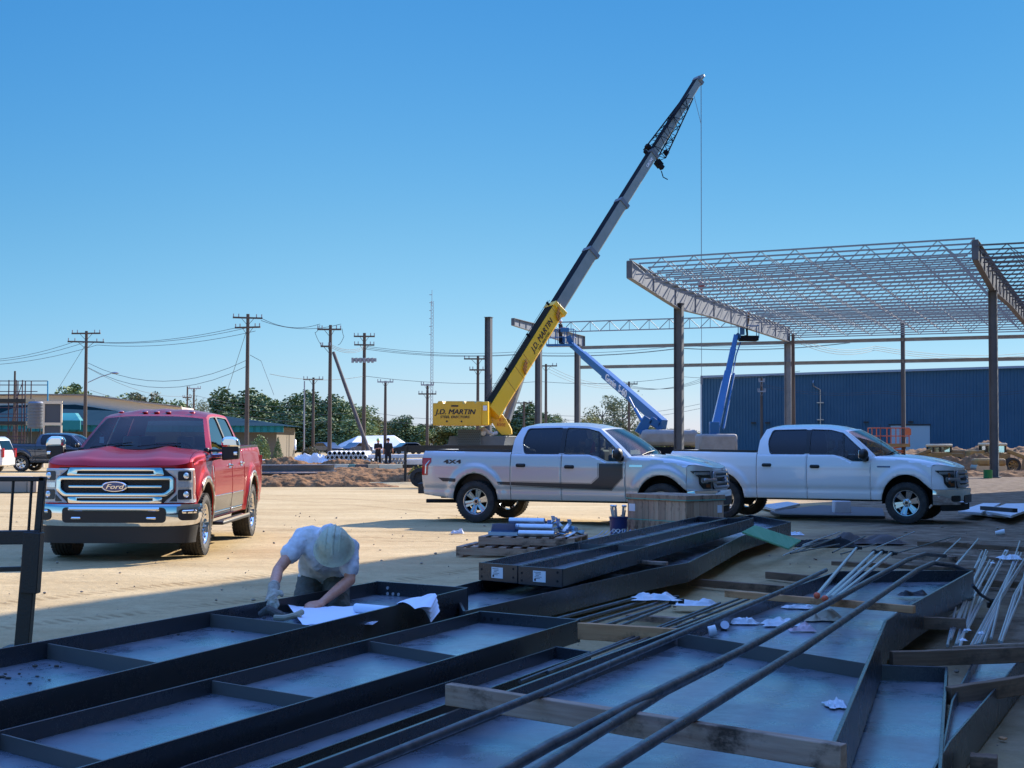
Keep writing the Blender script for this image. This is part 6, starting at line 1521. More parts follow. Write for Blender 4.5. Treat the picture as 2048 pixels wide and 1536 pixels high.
    slab('white_sheet', 'white flat panel lying on the dirt right of the white pickup, left of two', 'panel', [(1916,1022),(1966,1006),(2002,1006),(1962,1025)], .16, .05, M_white, 'white panels on the dirt')
    slab('white_sheet', 'white flat panel at the right edge of the photo', 'panel', [(1972,1022),(2012,1007),(2075,1006),(2060,1018),(2022,1031)], .18, .05, M_white, 'white panels on the dirt')
    slab('white_sheet', 'lowest white panel under the other two', 'panel', [(1935,1024),(1990,1012),(2040,1022),(2010,1032)], .08, .05, M_white, 'white panels on the dirt')
    m = MB(); m.bar(PZ(1965,1016,.22), PZ(2030,1021,.22), .12, .08); single('dark_bar', 'dark bar lying across the white panels', 'bar', m, M_blk)
    m = MB(); c = PZ(1683, 1029, 0); m.box((c.x,c.y,.16), (.36,.3,.30)); single('white_box', 'white box on the ground under the white pickup', 'box', m, M_white, bev=.03)
    slab('grey_sheet', 'pale sheet lying behind the white pickup rear wheel', 'sheet', [(1520,1010),(1575,1003),(1600,1007),(1550,1018)], .1, .06, mat('dull_sheet', (.35,.4,.42), .6))
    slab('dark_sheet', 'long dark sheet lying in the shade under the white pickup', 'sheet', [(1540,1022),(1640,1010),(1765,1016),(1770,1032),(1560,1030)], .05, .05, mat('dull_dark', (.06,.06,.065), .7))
# ================================================================== steel and timber lying in front
def steel_mat(name, dusty=.5, base=(.030,.032,.036), r0=.20, r1=.55):
    m = bpy.data.materials.new(name); m.use_nodes = True; n = m.node_tree.nodes; l = m.node_tree.links; b = n['Principled BSDF']
    tc = n.new('ShaderNodeTexCoord')
    def nz(sc, det, rough=.6):
        t = n.new('ShaderNodeTexNoise'); t.inputs['Scale'].default_value = sc; t.inputs['Detail'].default_value = det; t.inputs['Roughness'].default_value = rough; l.new(tc.outputs['Object'], t.inputs['Vector']); return t.outputs['Fac']
    def mr(a, a0, a1, b0, b1):
        x = n.new('ShaderNodeMapRange'); l.new(a, x.inputs[0])
        for i, v in enumerate((a0, a1, b0, b1)): x.inputs[i+1].default_value = v
        return x.outputs[0]
    big = mr(nz(1.5, 7, .7), .40, .66, 0, 1); fine = mr(nz(160, 3, .7), .45, .62, 0, 1)
    mu = n.new('ShaderNodeMath'); mu.operation = 'MULTIPLY'; l.new(big, mu.inputs[0]); mu.inputs[1].default_value = dusty
    m2 = n.new('ShaderNodeMath'); m2.operation = 'MULTIPLY_ADD'; l.new(fine, m2.inputs[0]); m2.inputs[1].default_value = dusty*.22; l.new(mu.outputs[0], m2.inputs[2]); m2.use_clamp = True
    mx = n.new('ShaderNodeMix'); mx.data_type = 'RGBA'; l.new(m2.outputs[0], mx.inputs[0]); mx.inputs[6].default_value = (*base, 1); mx.inputs[7].default_value = (.13,.11,.085,1)
    l.new(mx.outputs[2], b.inputs['Base Color']); l.new(mr(m2.outputs[0], 0, .8, r0, r1+.2), b.inputs['Roughness'])
    bp = n.new('ShaderNodeBump'); bp.inputs['Strength'].default_value = .25; bp.inputs['Distance'].default_value = .002; l.new(nz(140, 3, .7), bp.inputs['Height'])
    b2 = n.new('ShaderNodeBump'); b2.inputs['Strength'].default_value = .10; b2.inputs['Distance'].default_value = .01; l.new(nz(3, 3, .5), b2.inputs['Height']); l.new(bp.outputs[0], b2.inputs['Normal'])
    l.new(b2.outputs[0], b.inputs['Normal']); b.inputs['Specular IOR Level'].default_value = .6
    if 'web' in name:
        mb_ = n.new('ShaderNodeMath'); mb_.operation = 'MULTIPLY_ADD'; l.new(m2.outputs[0], mb_.inputs[0]); mb_.inputs[1].default_value = -.75; mb_.inputs[2].default_value = .62; mb_.use_clamp = True; l.new(mb_.outputs[0], b.inputs['Metallic'])
        mx.inputs[6].default_value = (.21,.26,.33,1)  # bluish base: sky reflection partly put into the web colour
        mp = n.new('ShaderNodeMapping'); mp.inputs['Rotation'].default_value = (0,0,R(28)); mp.inputs['Scale'].default_value = (2, 60, 1); l.new(tc.outputs['Object'], mp.inputs[0])
        sn = n.new('ShaderNodeTexNoise'); sn.inputs['Scale'].default_value = 2.2; sn.inputs['Detail'].default_value = 2; l.new(mp.outputs[0], sn.inputs['Vector'])
        sc = n.new('ShaderNodeMapRange'); l.new(sn.outputs['Fac'], sc.inputs[0]); sc.inputs[1].default_value = .70; sc.inputs[2].default_value = .76; sc.inputs[3].default_value = 0; sc.inputs[4].default_value = .5
        mz = n.new('ShaderNodeMix'); mz.data_type = 'RGBA'; l.new(sc.outputs[0], mz.inputs[0]); l.new(mx.outputs[2], mz.inputs[6]); mz.inputs[7].default_value = (.05,.045,.04,1); l.new(mz.outputs[2], b.inputs['Base Color'])
    if 'web' in name: b.inputs['Coat Weight'].default_value = .5; b.inputs['Coat Roughness'].default_value = .13; l.new(b2.outputs[0], b.inputs['Coat Normal'])
    return m
def wood_mat(name, c0, c1, dark=(.07,.045,.03)):
    m = bpy.data.materials.new(name); m.use_nodes = True; n = m.node_tree.nodes; l = m.node_tree.links; b = n['Principled BSDF']; b.inputs['Roughness'].default_value = .8; b.inputs['Specular IOR Level'].default_value = .25
    tc = n.new('ShaderNodeTexCoord')
    def nz(sc, det, st, rough=.6):
        mp = n.new('ShaderNodeMapping'); mp.inputs['Scale'].default_value = st; l.new(tc.outputs['Object'], mp.inputs[0])
        t = n.new('ShaderNodeTexNoise'); t.inputs['Scale'].default_value = sc; t.inputs['Detail'].default_value = det; t.inputs['Roughness'].default_value = rough; l.new(mp.outputs[0], t.inputs['Vector']); return t.outputs['Fac']
    def ramp(a, x0, x1, p0, p1):
        r = n.new('ShaderNodeValToRGB'); r.color_ramp.elements[0].position = p0; r.color_ramp.elements[1].position = p1; r.color_ramp.elements[0].color = (*x0, 1); r.color_ramp.elements[1].color = (*x1, 1); l.new(a, r.inputs[0]); return r.outputs[0]
    g = nz(22, 5, (.10, 1.6, 1.6)); c = ramp(g, c0, c1, .3, .7)
    st = ramp(nz(3.2, 6, (1, 1.5, 1.5), .7), (*[0.0]*3,), (1,1,1), .52, .66)
    mx = n.new('ShaderNodeMix'); mx.data_type = 'RGBA'; l.new(st, mx.inputs[0]); l.new(c, mx.inputs[6]); mx.inputs[7].default_value = (*dark, 1)
    l.new(mx.outputs[2], b.inputs['Base Color'])
    bp = n.new('ShaderNodeBump'); bp.inputs['Strength'].default_value = .6; bp.inputs['Distance'].default_value = .004; l.new(g, bp.inputs['Height']); l.new(bp.outputs[0], b.inputs['Normal']); return m
M_bw = steel_mat('beam_web_steel', .62, r0=.16, r1=.5); M_bf = steel_mat('beam_flange_steel', .06, r0=.26, r1=.5); M_bst = steel_mat('stiffener_lit_steel', .30, base=(.085,.078,.072), r0=.5, r1=.6)  # stiffener base paler and warmer: glow of sunlit ground put into the colour
M_lum = wood_mat('lumber_grey', (.30,.18,.12), (.46,.32,.23)); M_lum2 = wood_mat('lumber_orange', (.50,.22,.10), (.62,.33,.16), (.16,.08,.04)); M_lum3 = wood_mat('lumber_dark', (.14,.08,.05), (.25,.15,.09))
M_galv = mat('galvanised_rod', (.50,.52,.55), .30, .85); M_rod = mat('black_rod', (.05,.055,.065), .38, .5, col2=(.11,.11,.12), nscale=14, rvar=.12)
M_hole = mat('bolt_hole_light', (.42,.42,.42), .8); M_holed = mat('bolt_hole_dark', (.005,.005,.006), .9)
def timber(label, a, b, w_=.045, h_=.09, mm=None, name='timber_board', cat='timber', group='timber boards under and over the steel', roll=0):
    a, b = V(a), V(b); d = b-a; L = d.length; x = d.normalized(); y = V((0,0,1)).cross(x).normalized(); z = x.cross(y)
    m = MB(); rnd = random.Random(int(L*977))
    n = 10; vs = []; fs = []
    for i in range(n+1):
        t = -L/2+L*i/n; j = [(rnd.uniform(-.002,.002), rnd.uniform(-.002,.002)) for _ in range(4)]
        for k, (yy, zz) in enumerate(((-w_/2,-h_/2),(w_/2,-h_/2),(w_/2,h_/2),(-w_/2,h_/2))): vs.append((t, yy+j[k][0], zz+j[k][1]))
    for i in range(n):
        for k in range(4): a_ = i*4+k; b_ = i*4+(k+1) % 4; fs.append((a_, b_, b_+4, a_+4))
    fs += [(3,2,1,0), (n*4, n*4+1, n*4+2, n*4+3)]; m.add(vs, fs)
    o = bpy.data.objects.new(name, mesh_of(name, m, mm or M_lum, 35)); COL.objects.link(o)
    o.location = (a+b)/2-z*h_/2; o.rotation_euler = Matrix((x, y, z)).transposed().to_euler()
    tag(o, label, cat, group); return mods(o, bev=.004)
def beam(label, near, far, zt, fh, stiff=(), near_end=False, far_end=True, group='dark steel beams lying on the ground', tf=.013, webz=None, plate_w=.02, extra=None, drop=.018):
    nr = [PZ(x, y, zt) for x, y in near]; fr = [PZ(x, y, zt) for x, y in far]
    T = thing('steel_beam', label, 'steel beam', (nr[0]+nr[-1]+fr[0]+fr[-1])/4-V((0,0,fh)), 0, group)
    def flange(P):
        m = MB(); n = len(P); vs = []
        for i, p in enumerate(P):
            t = (P[min(i+1, n-1)]-P[max(i-1, 0)]).normalized(); s_ = V((-t.y, t.x, 0))*tf/2
            vs += [p+s_, p-s_, p-s_-V((0,0,fh)), p+s_-V((0,0,fh))]
        fs = []
        for i in range(n-1):
            for k in range(4): fs.append((i*4+k, i*4+(k+1) % 4, i*4+4+(k+1) % 4, i*4+4+k))
        fs += [(3,2,1,0), tuple((n-1)*4+k for k in range(4))]; m.add(vs, fs); return m
    part(T, 'flange', flange(nr), M_bf, world=True, bev=.0025); part(T, 'flange', flange(fr), M_bf, world=True, bev=.0025)
    wz = zt-(webz if webz is not None else fh*.52)
    # web between the two polylines
    def along(P, t):
        d = [0]
        for a, b in zip(P, P[1:]): d.append(d[-1]+(b-a).length)
        s_ = t*d[-1]
        for i in range(len(P)-1):
            if s_ <= d[i+1]+1e-9: return P[i].lerp(P[i+1], (s_-d[i])/(d[i+1]-d[i]))
        return P[-1]
    m = MB(); n = 40; nm = 6
    for i in range(n+1):
        a, b = along(nr, i/n), along(fr, i/n); sh = (b-a).normalized()*tf*.4
        for k in range(nm+1):
            q = (a+sh).lerp(b-sh, k/nm); m.v.append(V((q.x, q.y, wz+.0015*fbm(q.x*1.3, q.y*1.3, 2))))
    for i in range(n):
        for k in range(nm): c = i*(nm+1)+k; m.f.append((c, c+1, c+nm+2, c+nm+1))
    part(T, 'web', m, M_bw, world=True, smooth=60)
    for (fx, fy, nx, ny) in stiff:
        a, b = PZ(fx, fy, zt), PZ(nx, ny, zt); d = (b-a).normalized(); a = a+d*tf; b = b-d*tf
        m = MB(); m.bar(V((a.x,a.y,(wz+zt-drop)/2)), V((b.x,b.y,(wz+zt-drop)/2)), .010, zt-drop-wz); part(T, 'stiffener', m, M_bst, world=True)
    for flag, i in ((near_end, 0), (far_end, -1)):
        if flag:
            a, b = nr[i], fr[i]; d = (b-a).normalized(); e = (nr[-1]-nr[-2]).normalized() if i else (nr[0]-nr[1]).normalized()
            m = MB(); m.bar(a-d*.006+e*.012-V((0,0,fh/2)), b+d*.006+e*.012-V((0,0,fh/2)), plate_w, fh+.006); part(T, 'end_plate', m, M_bf, world=True, bev=.003)
    return T, nr, fr
def holes(T, pts, z, r, mm, nrm):
    m = MB()
    for x, y, zz in pts:
        p = PZ(x, y, zz); m.lathe([(0,.001),(r,.001),(r,-.004)], 12, frame_mat(p, V(nrm).cross(V((0,0,1))), V((0,0,1))))
    part(T, 'bolt_hole', m, mm, world=True)
def rod(name, label, pts, r, mm, cat, group=None, n=8):
    m = MB(); m.tube(pts, r, n); return single(name, label, cat, m, mm, group)
def crumple(name, label, c, sx, sy, h, mm, cat='scrap', seed=0, n=30, rz=0, group=None):
    m = MB(); rnd = random.Random(seed)
    ph = [rnd.random()*9 for _ in range(3)]
    def fn(u, v):
        x = (u-.5)*sx*(1+.3*fbm(v*3, ph[0], 1)); y = (v-.5)*sy*(1+.3*fbm(u*3, ph[1], 2))
        e = min(1, 4*min(u, 1-u, v, 1-v)+.1)
        e = e*e*(3-2*e); return V((x, y, h*max(0, .42+.75*fbm(u*2.6+ph[2], v*2.6, seed, 2)+.22*abs(fbm(u*7, v*7+ph[0], seed, 2)))*e+.004))
    m.grid(fn, n, n, Matrix.Translation(c) @ Matrix.Rotation(rz, 4, 'Z')); return single(name, label, cat, m, mm, group, smooth=50)
if 'fore' in BUILD:
    # ---- beam A (the one the worker kneels at)
    TA, nA, fA = beam('widest dark beam on the left, the kneeling worker leans over it', [(-420,1503),(0,1401),(933,1176)], [(-420,1372),(0,1297),(752,1163)], .44, .20,
         stiff=[(94,1280,330,1321), (419,1222,636,1247), (-250,1342,-20,1406)])
    e_ = (nA[-1]-fA[-1]).normalized(); nn = V((-e_.y, e_.x, 0)); nn = nn if nn.y < 0 else -nn
    m = MB()
    for (px, py) in ((776,1170),(776,1183),(787,1184),(798,1184)):
        t = (px-752)/(933-752); p = fA[-1].lerp(nA[-1], t*1.02); zz = .44-.045-(.045 if py > 1175 else 0); p = V((p.x, p.y, zz))+nn*.002
        m.lathe([(0,.002),(.013,.002),(.013,-.002)], 12, frame_mat(p, e_, V((0,0,1))))
    part(TA, 'bolt_hole', m, M_hole, world=True)
    TB, nB, fB = beam('second dark beam from the left, lower than the worker\'s beam', [(-100,1611),(500,1434),(1156,1240)], [(-300,1535),(0,1461),(500,1337),(958,1223)], .36, .15,
         stiff=[(0,1461,218,1518), (422,1356,642,1392), (738,1278,922,1309)], drop=.012)
    m = MB(); e_ = (nB[-1]-fB[-1]).normalized(); nn = V((-e_.y, e_.x, 0)); nn = nn if nn.y < 0 else -nn
    for f in (.06, .13, .20): p = fB[-1].lerp(nB[-1], f); p = V((p.x, p.y, .315))+nn*.002; m.lathe([(0,.002),(.012,.002),(.012,-.002)], 12, frame_mat(p, e_, V((0,0,1))))
    part(TB, 'bolt_hole', m, M_holed, world=True)
    beam('narrow dark beam half hidden below the second beam', [(430,1573),(534,1536),(1178,1304)], [(260,1573),(380,1528),(1110,1294)], .27, .14, stiff=[(905,1362,990,1374)])
    # ---- beam D, wide haunched
    TD, nD, fD = beam('wide haunched dark beam in the right foreground with three black pipes across it', [(1615,1580),(1667,1486),(1771,1241),(1827,1206),(1945,1141)], [(480,1580),(599,1536),(1100,1350),(1522,1197),(1672,1143)], .41, .26,
         stiff=[(1352,1259,1737,1321)], webz=.10, tf=.020)
    # ---- beams E
    beam('lower dark beam under the right flange of the haunched beam', [(1878,1600),(1880,1536),(1893,1335)], [(1560,1600),(1610,1500),(1740,1330)], .22, .20, webz=.09, tf=.018, group='dark steel beams lying on the ground')
    beam('dark beam with a slanting flange at the lower right edge of the photo', [(1830,1600),(1899,1482),(1970,1400),(2090,1262)], [(1870,1620),(1885,1500),(1905,1400),(1960,1300)], .21, .21, webz=.06, far_end=False)
    # ---- tapered beam I and two H beams on it
    beam('long tapered dark beam carrying the two slim beams', [(930,1222),(1298,1139),(1376,1125),(1482,1072),(1580,1044)], [(905,1174),(1040,1142),(1260,1089),(1400,1050),(1500,1030)], .34, .20, stiff=[(1075,1133,1262,1147)], near_end=True)
    T1, n1, f1_ = beam('left one of two slim beams with white labels, stacked on the tapered beam', [(1036,1131),(1451,1036)], [(961,1125),(1396,1033)], .50, .15, stiff=[(1158,1083.5,1232,1086.5)], near_end=True, group='two slim labelled beams')
    T2, n2, f2_ = beam('right one of two slim beams with white labels, stacked on the tapered beam', [(1125,1138),(1506,1036)], [(1040,1132),(1455,1036.4)], .50, .15, stiff=[(1232,1087,1315,1087.5)], near_end=True, group='two slim labelled beams')
    for T_, n_, f_ in ((T1, n1, f1_), (T2, n2, f2_)):
        e_ = (n_[0]-f_[0]).normalized(); nn = V((-e_.y, e_.x, 0)); nn = nn if nn.y < 0 else -nn; c = (n_[0]+f_[0])/2-V((0,0,.075))+nn*.0235
        A_ = frame_mat(c, e_, V((0,0,1)))
        m = MB(); m.box((0,0,0), (.135,.095,.002), A_); lb = part(T_, 'paper_label', m, M_white_lab, world=True)
        m = MB()
        for i in range(5): m.box((-.02+.008*(i % 2),.034-.013*i,.0018), (.075-.02*(i % 3),.0035,.001), A_)
        m.box((-.045,-.030,.0018), (.018,.018,.001), A_); q_ = part(T_, 'printed_lines', m, M_txt, world=True); q_.parent = lb; q_.location -= lb.location
        m = MB(); W_ = (n_[0]-f_[0]).length
        for (u, v) in ((-.42,.02),(-.42,-.045),(.42,.045),(.42,-.03)): m.lathe([(0,.001),(.010,.001),(.010,-.003)], 12, A_ @ Matrix.Translation((u*W_, v, .0)))
        part(T_, 'bolt_hole', m, M_holed, world=True)
    # ---- lumber
    timber('weathered board lying across the right foreground beam, nearest to the camera', PZ(897,1366,.505), PZ(1688,1489,.505), .05, .095)
    timber('orange knotty board end between the second beam and the haunched beam', PZ(1157,1245,.37), PZ(1372,1258,.37), .04, .11, M_lum2)
    timber('board lying across the far part of the haunched beam under the bright rods', PZ(1452,1180,.46), PZ(1829,1212,.46), .045, .05, M_lum2)
    timber('brown board sticking out right of the haunched beam', PZ(1782,1303,.30), PZ(2090,1292,.30), .05, .095, M_lum3)
    timber('brown board below, tilted up to the right edge', PZ(1896,1374,.235), PZ(2090,1345,.27), .05, .10, M_lum3)
    timber('short dark block end right of the haunched beam', PZ(1838,1233,.27), PZ(1932,1237,.27), .05, .09, M_lum3)
    timber('short dark board left of the haunched beam tip', PZ(1533,1143,.10), PZ(1640,1153,.10), .05, .08, M_lum3)
    timber('dark reddish board on the ground right of the tapered beam', PZ(1378,1156,.09), PZ(1566,1172,.09), .05, .08, M_lum3)
    timber('pale board behind the rod cluster', PZ(1786,1104,.12), PZ(1913,1113,.12), .07, .08, M_lum)
    timber('reddish board lying flat behind the right rods', PZ(1836,1082,.08), PZ(1936,1086,.08), .09, .07, M_lum3)
    timber('long grey board behind the right rods', PZ(1936,1087,.08), PZ(2090,1096,.08), .07, .07, M_lum3)
    timber('pale board across the right rods', PZ(1905,1108,.09), PZ(2090,1120,.09), .07, .06, M_lum)
    timber('dark board under the middle of the right rods', PZ(1965,1159,.09), PZ(2090,1166,.09), .07, .07, M_lum3)
    timber('spacer block between the tapered beam and the slim beams', PZ(1255,1119,.37), PZ(1334,1124,.37), .05, .035, M_lum)
    timber('hidden bearer under the left beams', PZ(150,1480,.2), PZ(650,1395,.2), .09, .18, M_lum3)
    timber('bearer under the far ends of the left beams', PZ(760,1215,.19), PZ(1110,1268,.19), .09, .17, M_lum3)
    timber('bearer below the haunched beam', PZ(900,1420,.14), PZ(1640,1500,.14), .09, .13, M_lum3)
    timber('thin board resting in front of the rods at the right edge', PZ(1905,1292,.30), PZ(2090,1284,.30), .02, .02, M_lum)
    timber('small dark block at the lower right corner', PZ(1940,1508,.10), PZ(1995,1512,.10), .09, .09, M_lum3)
    timber('dark board near the far rods', PZ(1664,1122,.42), PZ(1950,1136,.42), .05, .04, M_lum3)
    # ---- black pipes over beam D
    g = 'black pipes across the haunched beam'
    rod('black_pipe', 'leftmost black pipe running over the haunched beam', [PZ(690,1545,.522), PZ(1100,1379,.522), PZ(1569,1180,.50), PZ(1652,1140,.49)], .017, M_rod, 'pipe', g, 12)
    rod('black_pipe', 'middle black pipe, doubled at its lower left', [PZ(980,1557,.528), PZ(1100,1490,.528), PZ(1485,1300,.52), PZ(1814,1120,.50), PZ(1850,1108,.49), PZ(1890,1112,.45)], .021, M_rod, 'pipe', g, 12)
    rod('black_pipe', 'black pipe lying beside the middle one and ending halfway', [PZ(1015,1580,.526), PZ(1160,1487,.522), PZ(1330,1382,.503), PZ(1440,1327,.490)], .021, M_rod, 'pipe', g, 12)
    rod('black_pipe', 'rightmost black pipe, bent at its far end', [PZ(1180,1560,.528), PZ(1600,1300,.525), PZ(1835,1140,.51), PZ(1867,1126,.50), PZ(1905,1131,.45), PZ(1945,1146,.38)], .021, M_rod, 'pipe', g, 12)
    # thin rods between
    for i, (a, b) in enumerate((((1040,1364),(1440,1206)),((1095,1345),(1490,1193)),((1110,1350),(1498,1198)))): rod('thin_rod', 'thin dark rod along the left side of the haunched beam', [PZ(*a,.30), PZ(*b,.30)], .011, M_rod, 'rod', 'thin dark rods beside the haunched beam')
    for i, (a, b) in enumerate((((1075,1248),(1279,1194)),((1115,1252),(1290,1202)),((1150,1256),(1349,1196)),((1190,1258),(1352,1203)),((1215,1262),(1340,1212)))): rod('thin_rod', 'thin dark rod pointing to the plastic scraps behind the orange board', [PZ(*a,.20), PZ(*b,.17)], .014, M_rod, 'rod', 'thin rods behind the orange board')
    m = MB()
    for (x, y) in ((1352,1196),(1362,1202),(1345,1204)): m.box(PZ(x,y,.19), (.05,.05,.04))
    single('rod_clamp', 'black clamp at the end of the thin rods', 'clamp', m, M_blk)
    M_cap = mat('orange_cap', (.75,.10,.03), .5)
    g = 'bright rods with dark tips on the haunched beam'
    for i, (a, b) in enumerate((((1634,1191),(1713,1096)),((1650,1197),(1748,1104)),((1663,1194),(1764,1104)),((1668,1199),(1783,1107)))):
        A_ = PZ(*a, .50); B_ = PZ(*b, .44); T = thing('tie_rod', ['bright rod with orange cap, leftmost of the cluster on the haunched beam','bright rod with orange cap, second of the cluster','bright rod, third of the cluster on the haunched beam','bright rod, rightmost of the cluster on the haunched beam'][i], 'tie rod', (A_+B_)/2, 0, g)
        m = MB(); m.tube([A_, B_], .015, 8); part(T, 'shaft', m, M_galv, world=True)
        m = MB(); m.tube([B_, B_+(B_-A_).normalized()*.06], .028, 8); m.box(B_+V((.02,0,.0)), (.07,.05,.03)); part(T, 'clevis', m, M_blk, world=True)
        if i < 2: m = MB(); m.ball(A_-(B_-A_).normalized()*.01, .024, 10, 8); part(T, 'cap', m, M_cap, world=True)
    g = 'bright rods lying at the right edge'
    RR = [((1921,1077),(1869,1126),None),((1957,1077),(1912,1132),None),((1953,1083),(1908,1134),None),((1965,1102),(1945,1146),None),((1975,1103),(1948,1158),None),((1980,1120),(1938,1200),(1912,1290)),((1986,1122),(1950,1190),(1920,1294)),((2016,1101),(1975,1180),(1933,1263)),((2011,1100),(1968,1180),(1916,1288)),((2040,1082),(1998,1209),(1968,1286)),((2037,1105),(1998,1188),(1942,1292)),((2047,1126),(2001,1200),(1957,1289)),((2043,1106),(2003,1190),(1950,1291))]
    for i, (a, b, c) in enumerate(RR):
        pts = [PZ(*a,.13), PZ(*b,.15)]+([PZ(*c,.20)] if c else []); rod('bright_rod', 'bright galvanised rod in the loose bundle near the right edge', pts, .011, M_galv, 'rod', g)
    for (x, y) in ((1935,1262),(1963,1268),(1985,1127),(2012,1103),(1926,1282)): crumple('tape_wrap', 'white tape wrapped round the bright rods', PZ(x,y,.2), .05, .04, .02, M_white, 'tape', x, 6, group='white tape wraps')
    # ---- debris on the beams
    M_pl = mat('thin_plastic', (.62,.63,.65), .4); M_pb = mat('brown_paper', (.42,.34,.24), .8)
    crumple('plastic_scrap', 'white crumpled plastic on the haunched beam between the pipes', PZ(1562,1250,.315), .26, .22, .055, M_pl, 'plastic scrap', 3)
    crumple('paper_scrap', 'beige crumpled paper behind the middle pipe', PZ(1640,1238,.315), .30, .30, .08, M_pb, 'paper scrap', 5)
    crumple('plastic_scrap', 'small pinkish scrap beside the beige paper', PZ(1604,1262,.315), .18, .10, .06, mat('pink_plastic', (.6,.4,.42), .5), 'plastic scrap', 7)
    crumple('plastic_scrap', 'flat white scrap at the far side of the haunched beam', PZ(1596,1216,.315), .22, .14, .03, M_pl, 'plastic scrap', 9)
    crumple('plastic_scrap', 'small scraps left of the tape roll', PZ(1487,1247,.315), .20, .14, .05, M_pl, 'plastic scrap', 11)
    crumple('plastic_scrap', 'large white plastic heap on the thin rods', PZ(1310,1198,.20), .42, .30, .07, M_pl, 'plastic scrap', 13)
    crumple('plastic_scrap', 'white plastic scrap right of the rod clamp', PZ(1392,1210,.05), .45, .20, .06, M_pl, 'plastic scrap', 15)
    crumple('plastic_scrap', 'white rag on the rods at the right edge', PZ(2020,1118,.16), .25, .25, .08, M_pl, 'plastic scrap', 17)
    crumple('plastic_scrap', 'torn white scrap at the right flange of the haunched beam', PZ(1672,1412,.315), .10, .16, .04, M_pl, 'plastic scrap', 19)
    crumple('torn_sleeve', 'black and red glove like rag on the far beam', PZ(1826,1192,.33), .22, .12, .05, M_blk, 'rag', 21)
    # loose leftovers between the beams and at the right edge
    rnd = random.Random(77)
    for i in range(9):
        x = rnd.uniform(1560, 1800); y = rnd.uniform(1088, 1112); dx = rnd.uniform(60, 130); rod('thin_rod', 'short thin rod in the tangle behind the haunched beam', [PZ(x, y, .12+.02*i), PZ(x+dx, y-rnd.uniform(14, 36), .10)], .010, M_rod if i % 3 else M_galv, 'rod', 'tangled short rods behind the haunched beam')
    for i in range(7):
        x = rnd.uniform(1890, 2010); rod('bright_rod', 'bright galvanised rod in the loose bundle near the right edge', [PZ(x+rnd.uniform(50, 95), rnd.uniform(1098, 1118), .15), PZ(x+rnd.uniform(20, 40), 1190, .17), PZ(x, rnd.uniform(1262, 1292), .20)], .010, M_galv, 'rod', g)
    for i in range(16):
        x, y = rnd.choice([(rnd.uniform(1600, 1980), rnd.uniform(1078, 1135)), (rnd.uniform(1150, 1420), rnd.uniform(1205, 1240)), (rnd.uniform(1930, 2040), rnd.uniform(1320, 1520))]); 
        p = PZ(x, y, .012); timber('small wood chip or splinter lying on the ground among the steel', p, p+V((rnd.uniform(-.12,.12), rnd.uniform(-.10,.10)+.02, .004)), rnd.uniform(.015,.035), .012, [M_lum, M_lum2, M_lum3][i % 3], 'wood_splinter', 'wood splinter', 'wood splinters among the steel')
    timber('short offcut board lying behind the cluster of rods with orange caps', PZ(1690,1128,.10), PZ(1770,1124,.10), .09, .04, M_lum)
    timber('grey offcut board under the thin rods left of the tape roll', PZ(1255,1228,.10), PZ(1360,1236,.10), .08, .05, M_lum)
    timber('pale stick leaning between the right rods', PZ(1868,1170,.15), PZ(1955,1186,.10), .03, .03, M_lum2)
    m = MB(); m.lathe([(.022,-.025),(.036,-.025),(.036,.025),(.022,.025)], 20, Matrix.Translation(PZ(1425,1262,.35)) @ Matrix.Rotation(R(75), 4, 'Y'), closed=True); single('tape_roll', 'small white tape roll at the inner left flange of the haunched beam', 'tape roll', m, M_white)
    m = MB(); m.lathe([(0,-.02),(.03,-.02),(.03,.02),(0,.02)], 14, Matrix.Translation(PZ(1449,1252,.34)) @ Matrix.Rotation(R(60), 4, 'X')); single('cap_piece', 'grey cap lying right of the tape roll', 'cap', m, M_satin)
    rod('loose_strap', 'black strap hanging from the end of the haunched beam', [PZ(1945,1170,.35), PZ(1962,1190,.25), PZ(1985,1203,.12)], .014, M_blk, 'strap')
    m = MB(); 
    for i, (x, y) in enumerate(((1985,1203),(1992,1206),(1980,1210))): m.box(PZ(x,y,.1), (.05,.04,.05))
    single('strap_buckle', 'black buckle at the end of the strap', 'buckle', m, M_blk)
    # dirt clods on the beam webs
    rnd = random.Random(4)
    m = MB()
    for i in range(46):
        x = rnd.uniform(0, 240) if i < 40 else rnd.uniform(300, 560); y = (1297-.18*x)+ (1401-.243*x-1297+.18*x)*rnd.uniform(.45,.85); p = PZ(x, y, .338); s_ = .003+.010*rnd.random()**3
        m.ball(p+V((0,0,s_*.3)), s_, 6, 4, (1+rnd.random(),1,.6))
    single('dirt_clods', 'dark dirt crumbs on the widest left beam', 'dirt', m, mat('dark_crumb', (.07,.055,.04), .95), None, 'stuff')
    # ---- green board, felts, cup
    m = MB(); ps = [PZ(1484,1063,.53), PZ(1510,1050,.53), PZ(1602,1080,.14), PZ(1577,1097,.14)]; m.prism(ps, (0,0,-.022)); single('green_board', 'mint green painted board leaning at the end of the tapered beam', 'board', m, mat('mint_paint', (.10,.42,.22), .6, col2=(.16,.48,.28), nscale=6), bev=.003)
    crumple('black_felt', 'crumpled black sheet on the ground right of the green board', PZ(1650,1092,0), 1.0, .45, .14, mat('felt_black', (.012,.012,.013), .9), 'sheet', 31)
    crumple('brown_felt', 'folded grey brown sheet on the ground behind the rod cluster', PZ(1730,1086,0), 1.2, .55, .18, mat('felt_brown', (.12,.09,.08), .85), 'sheet', 33)
    crumple('plastic_scrap', 'white scrap on the ground at the tip of the tapered beam', PZ(1590,1070,0), .3, .2, .08, M_pl, 'plastic scrap', 37)
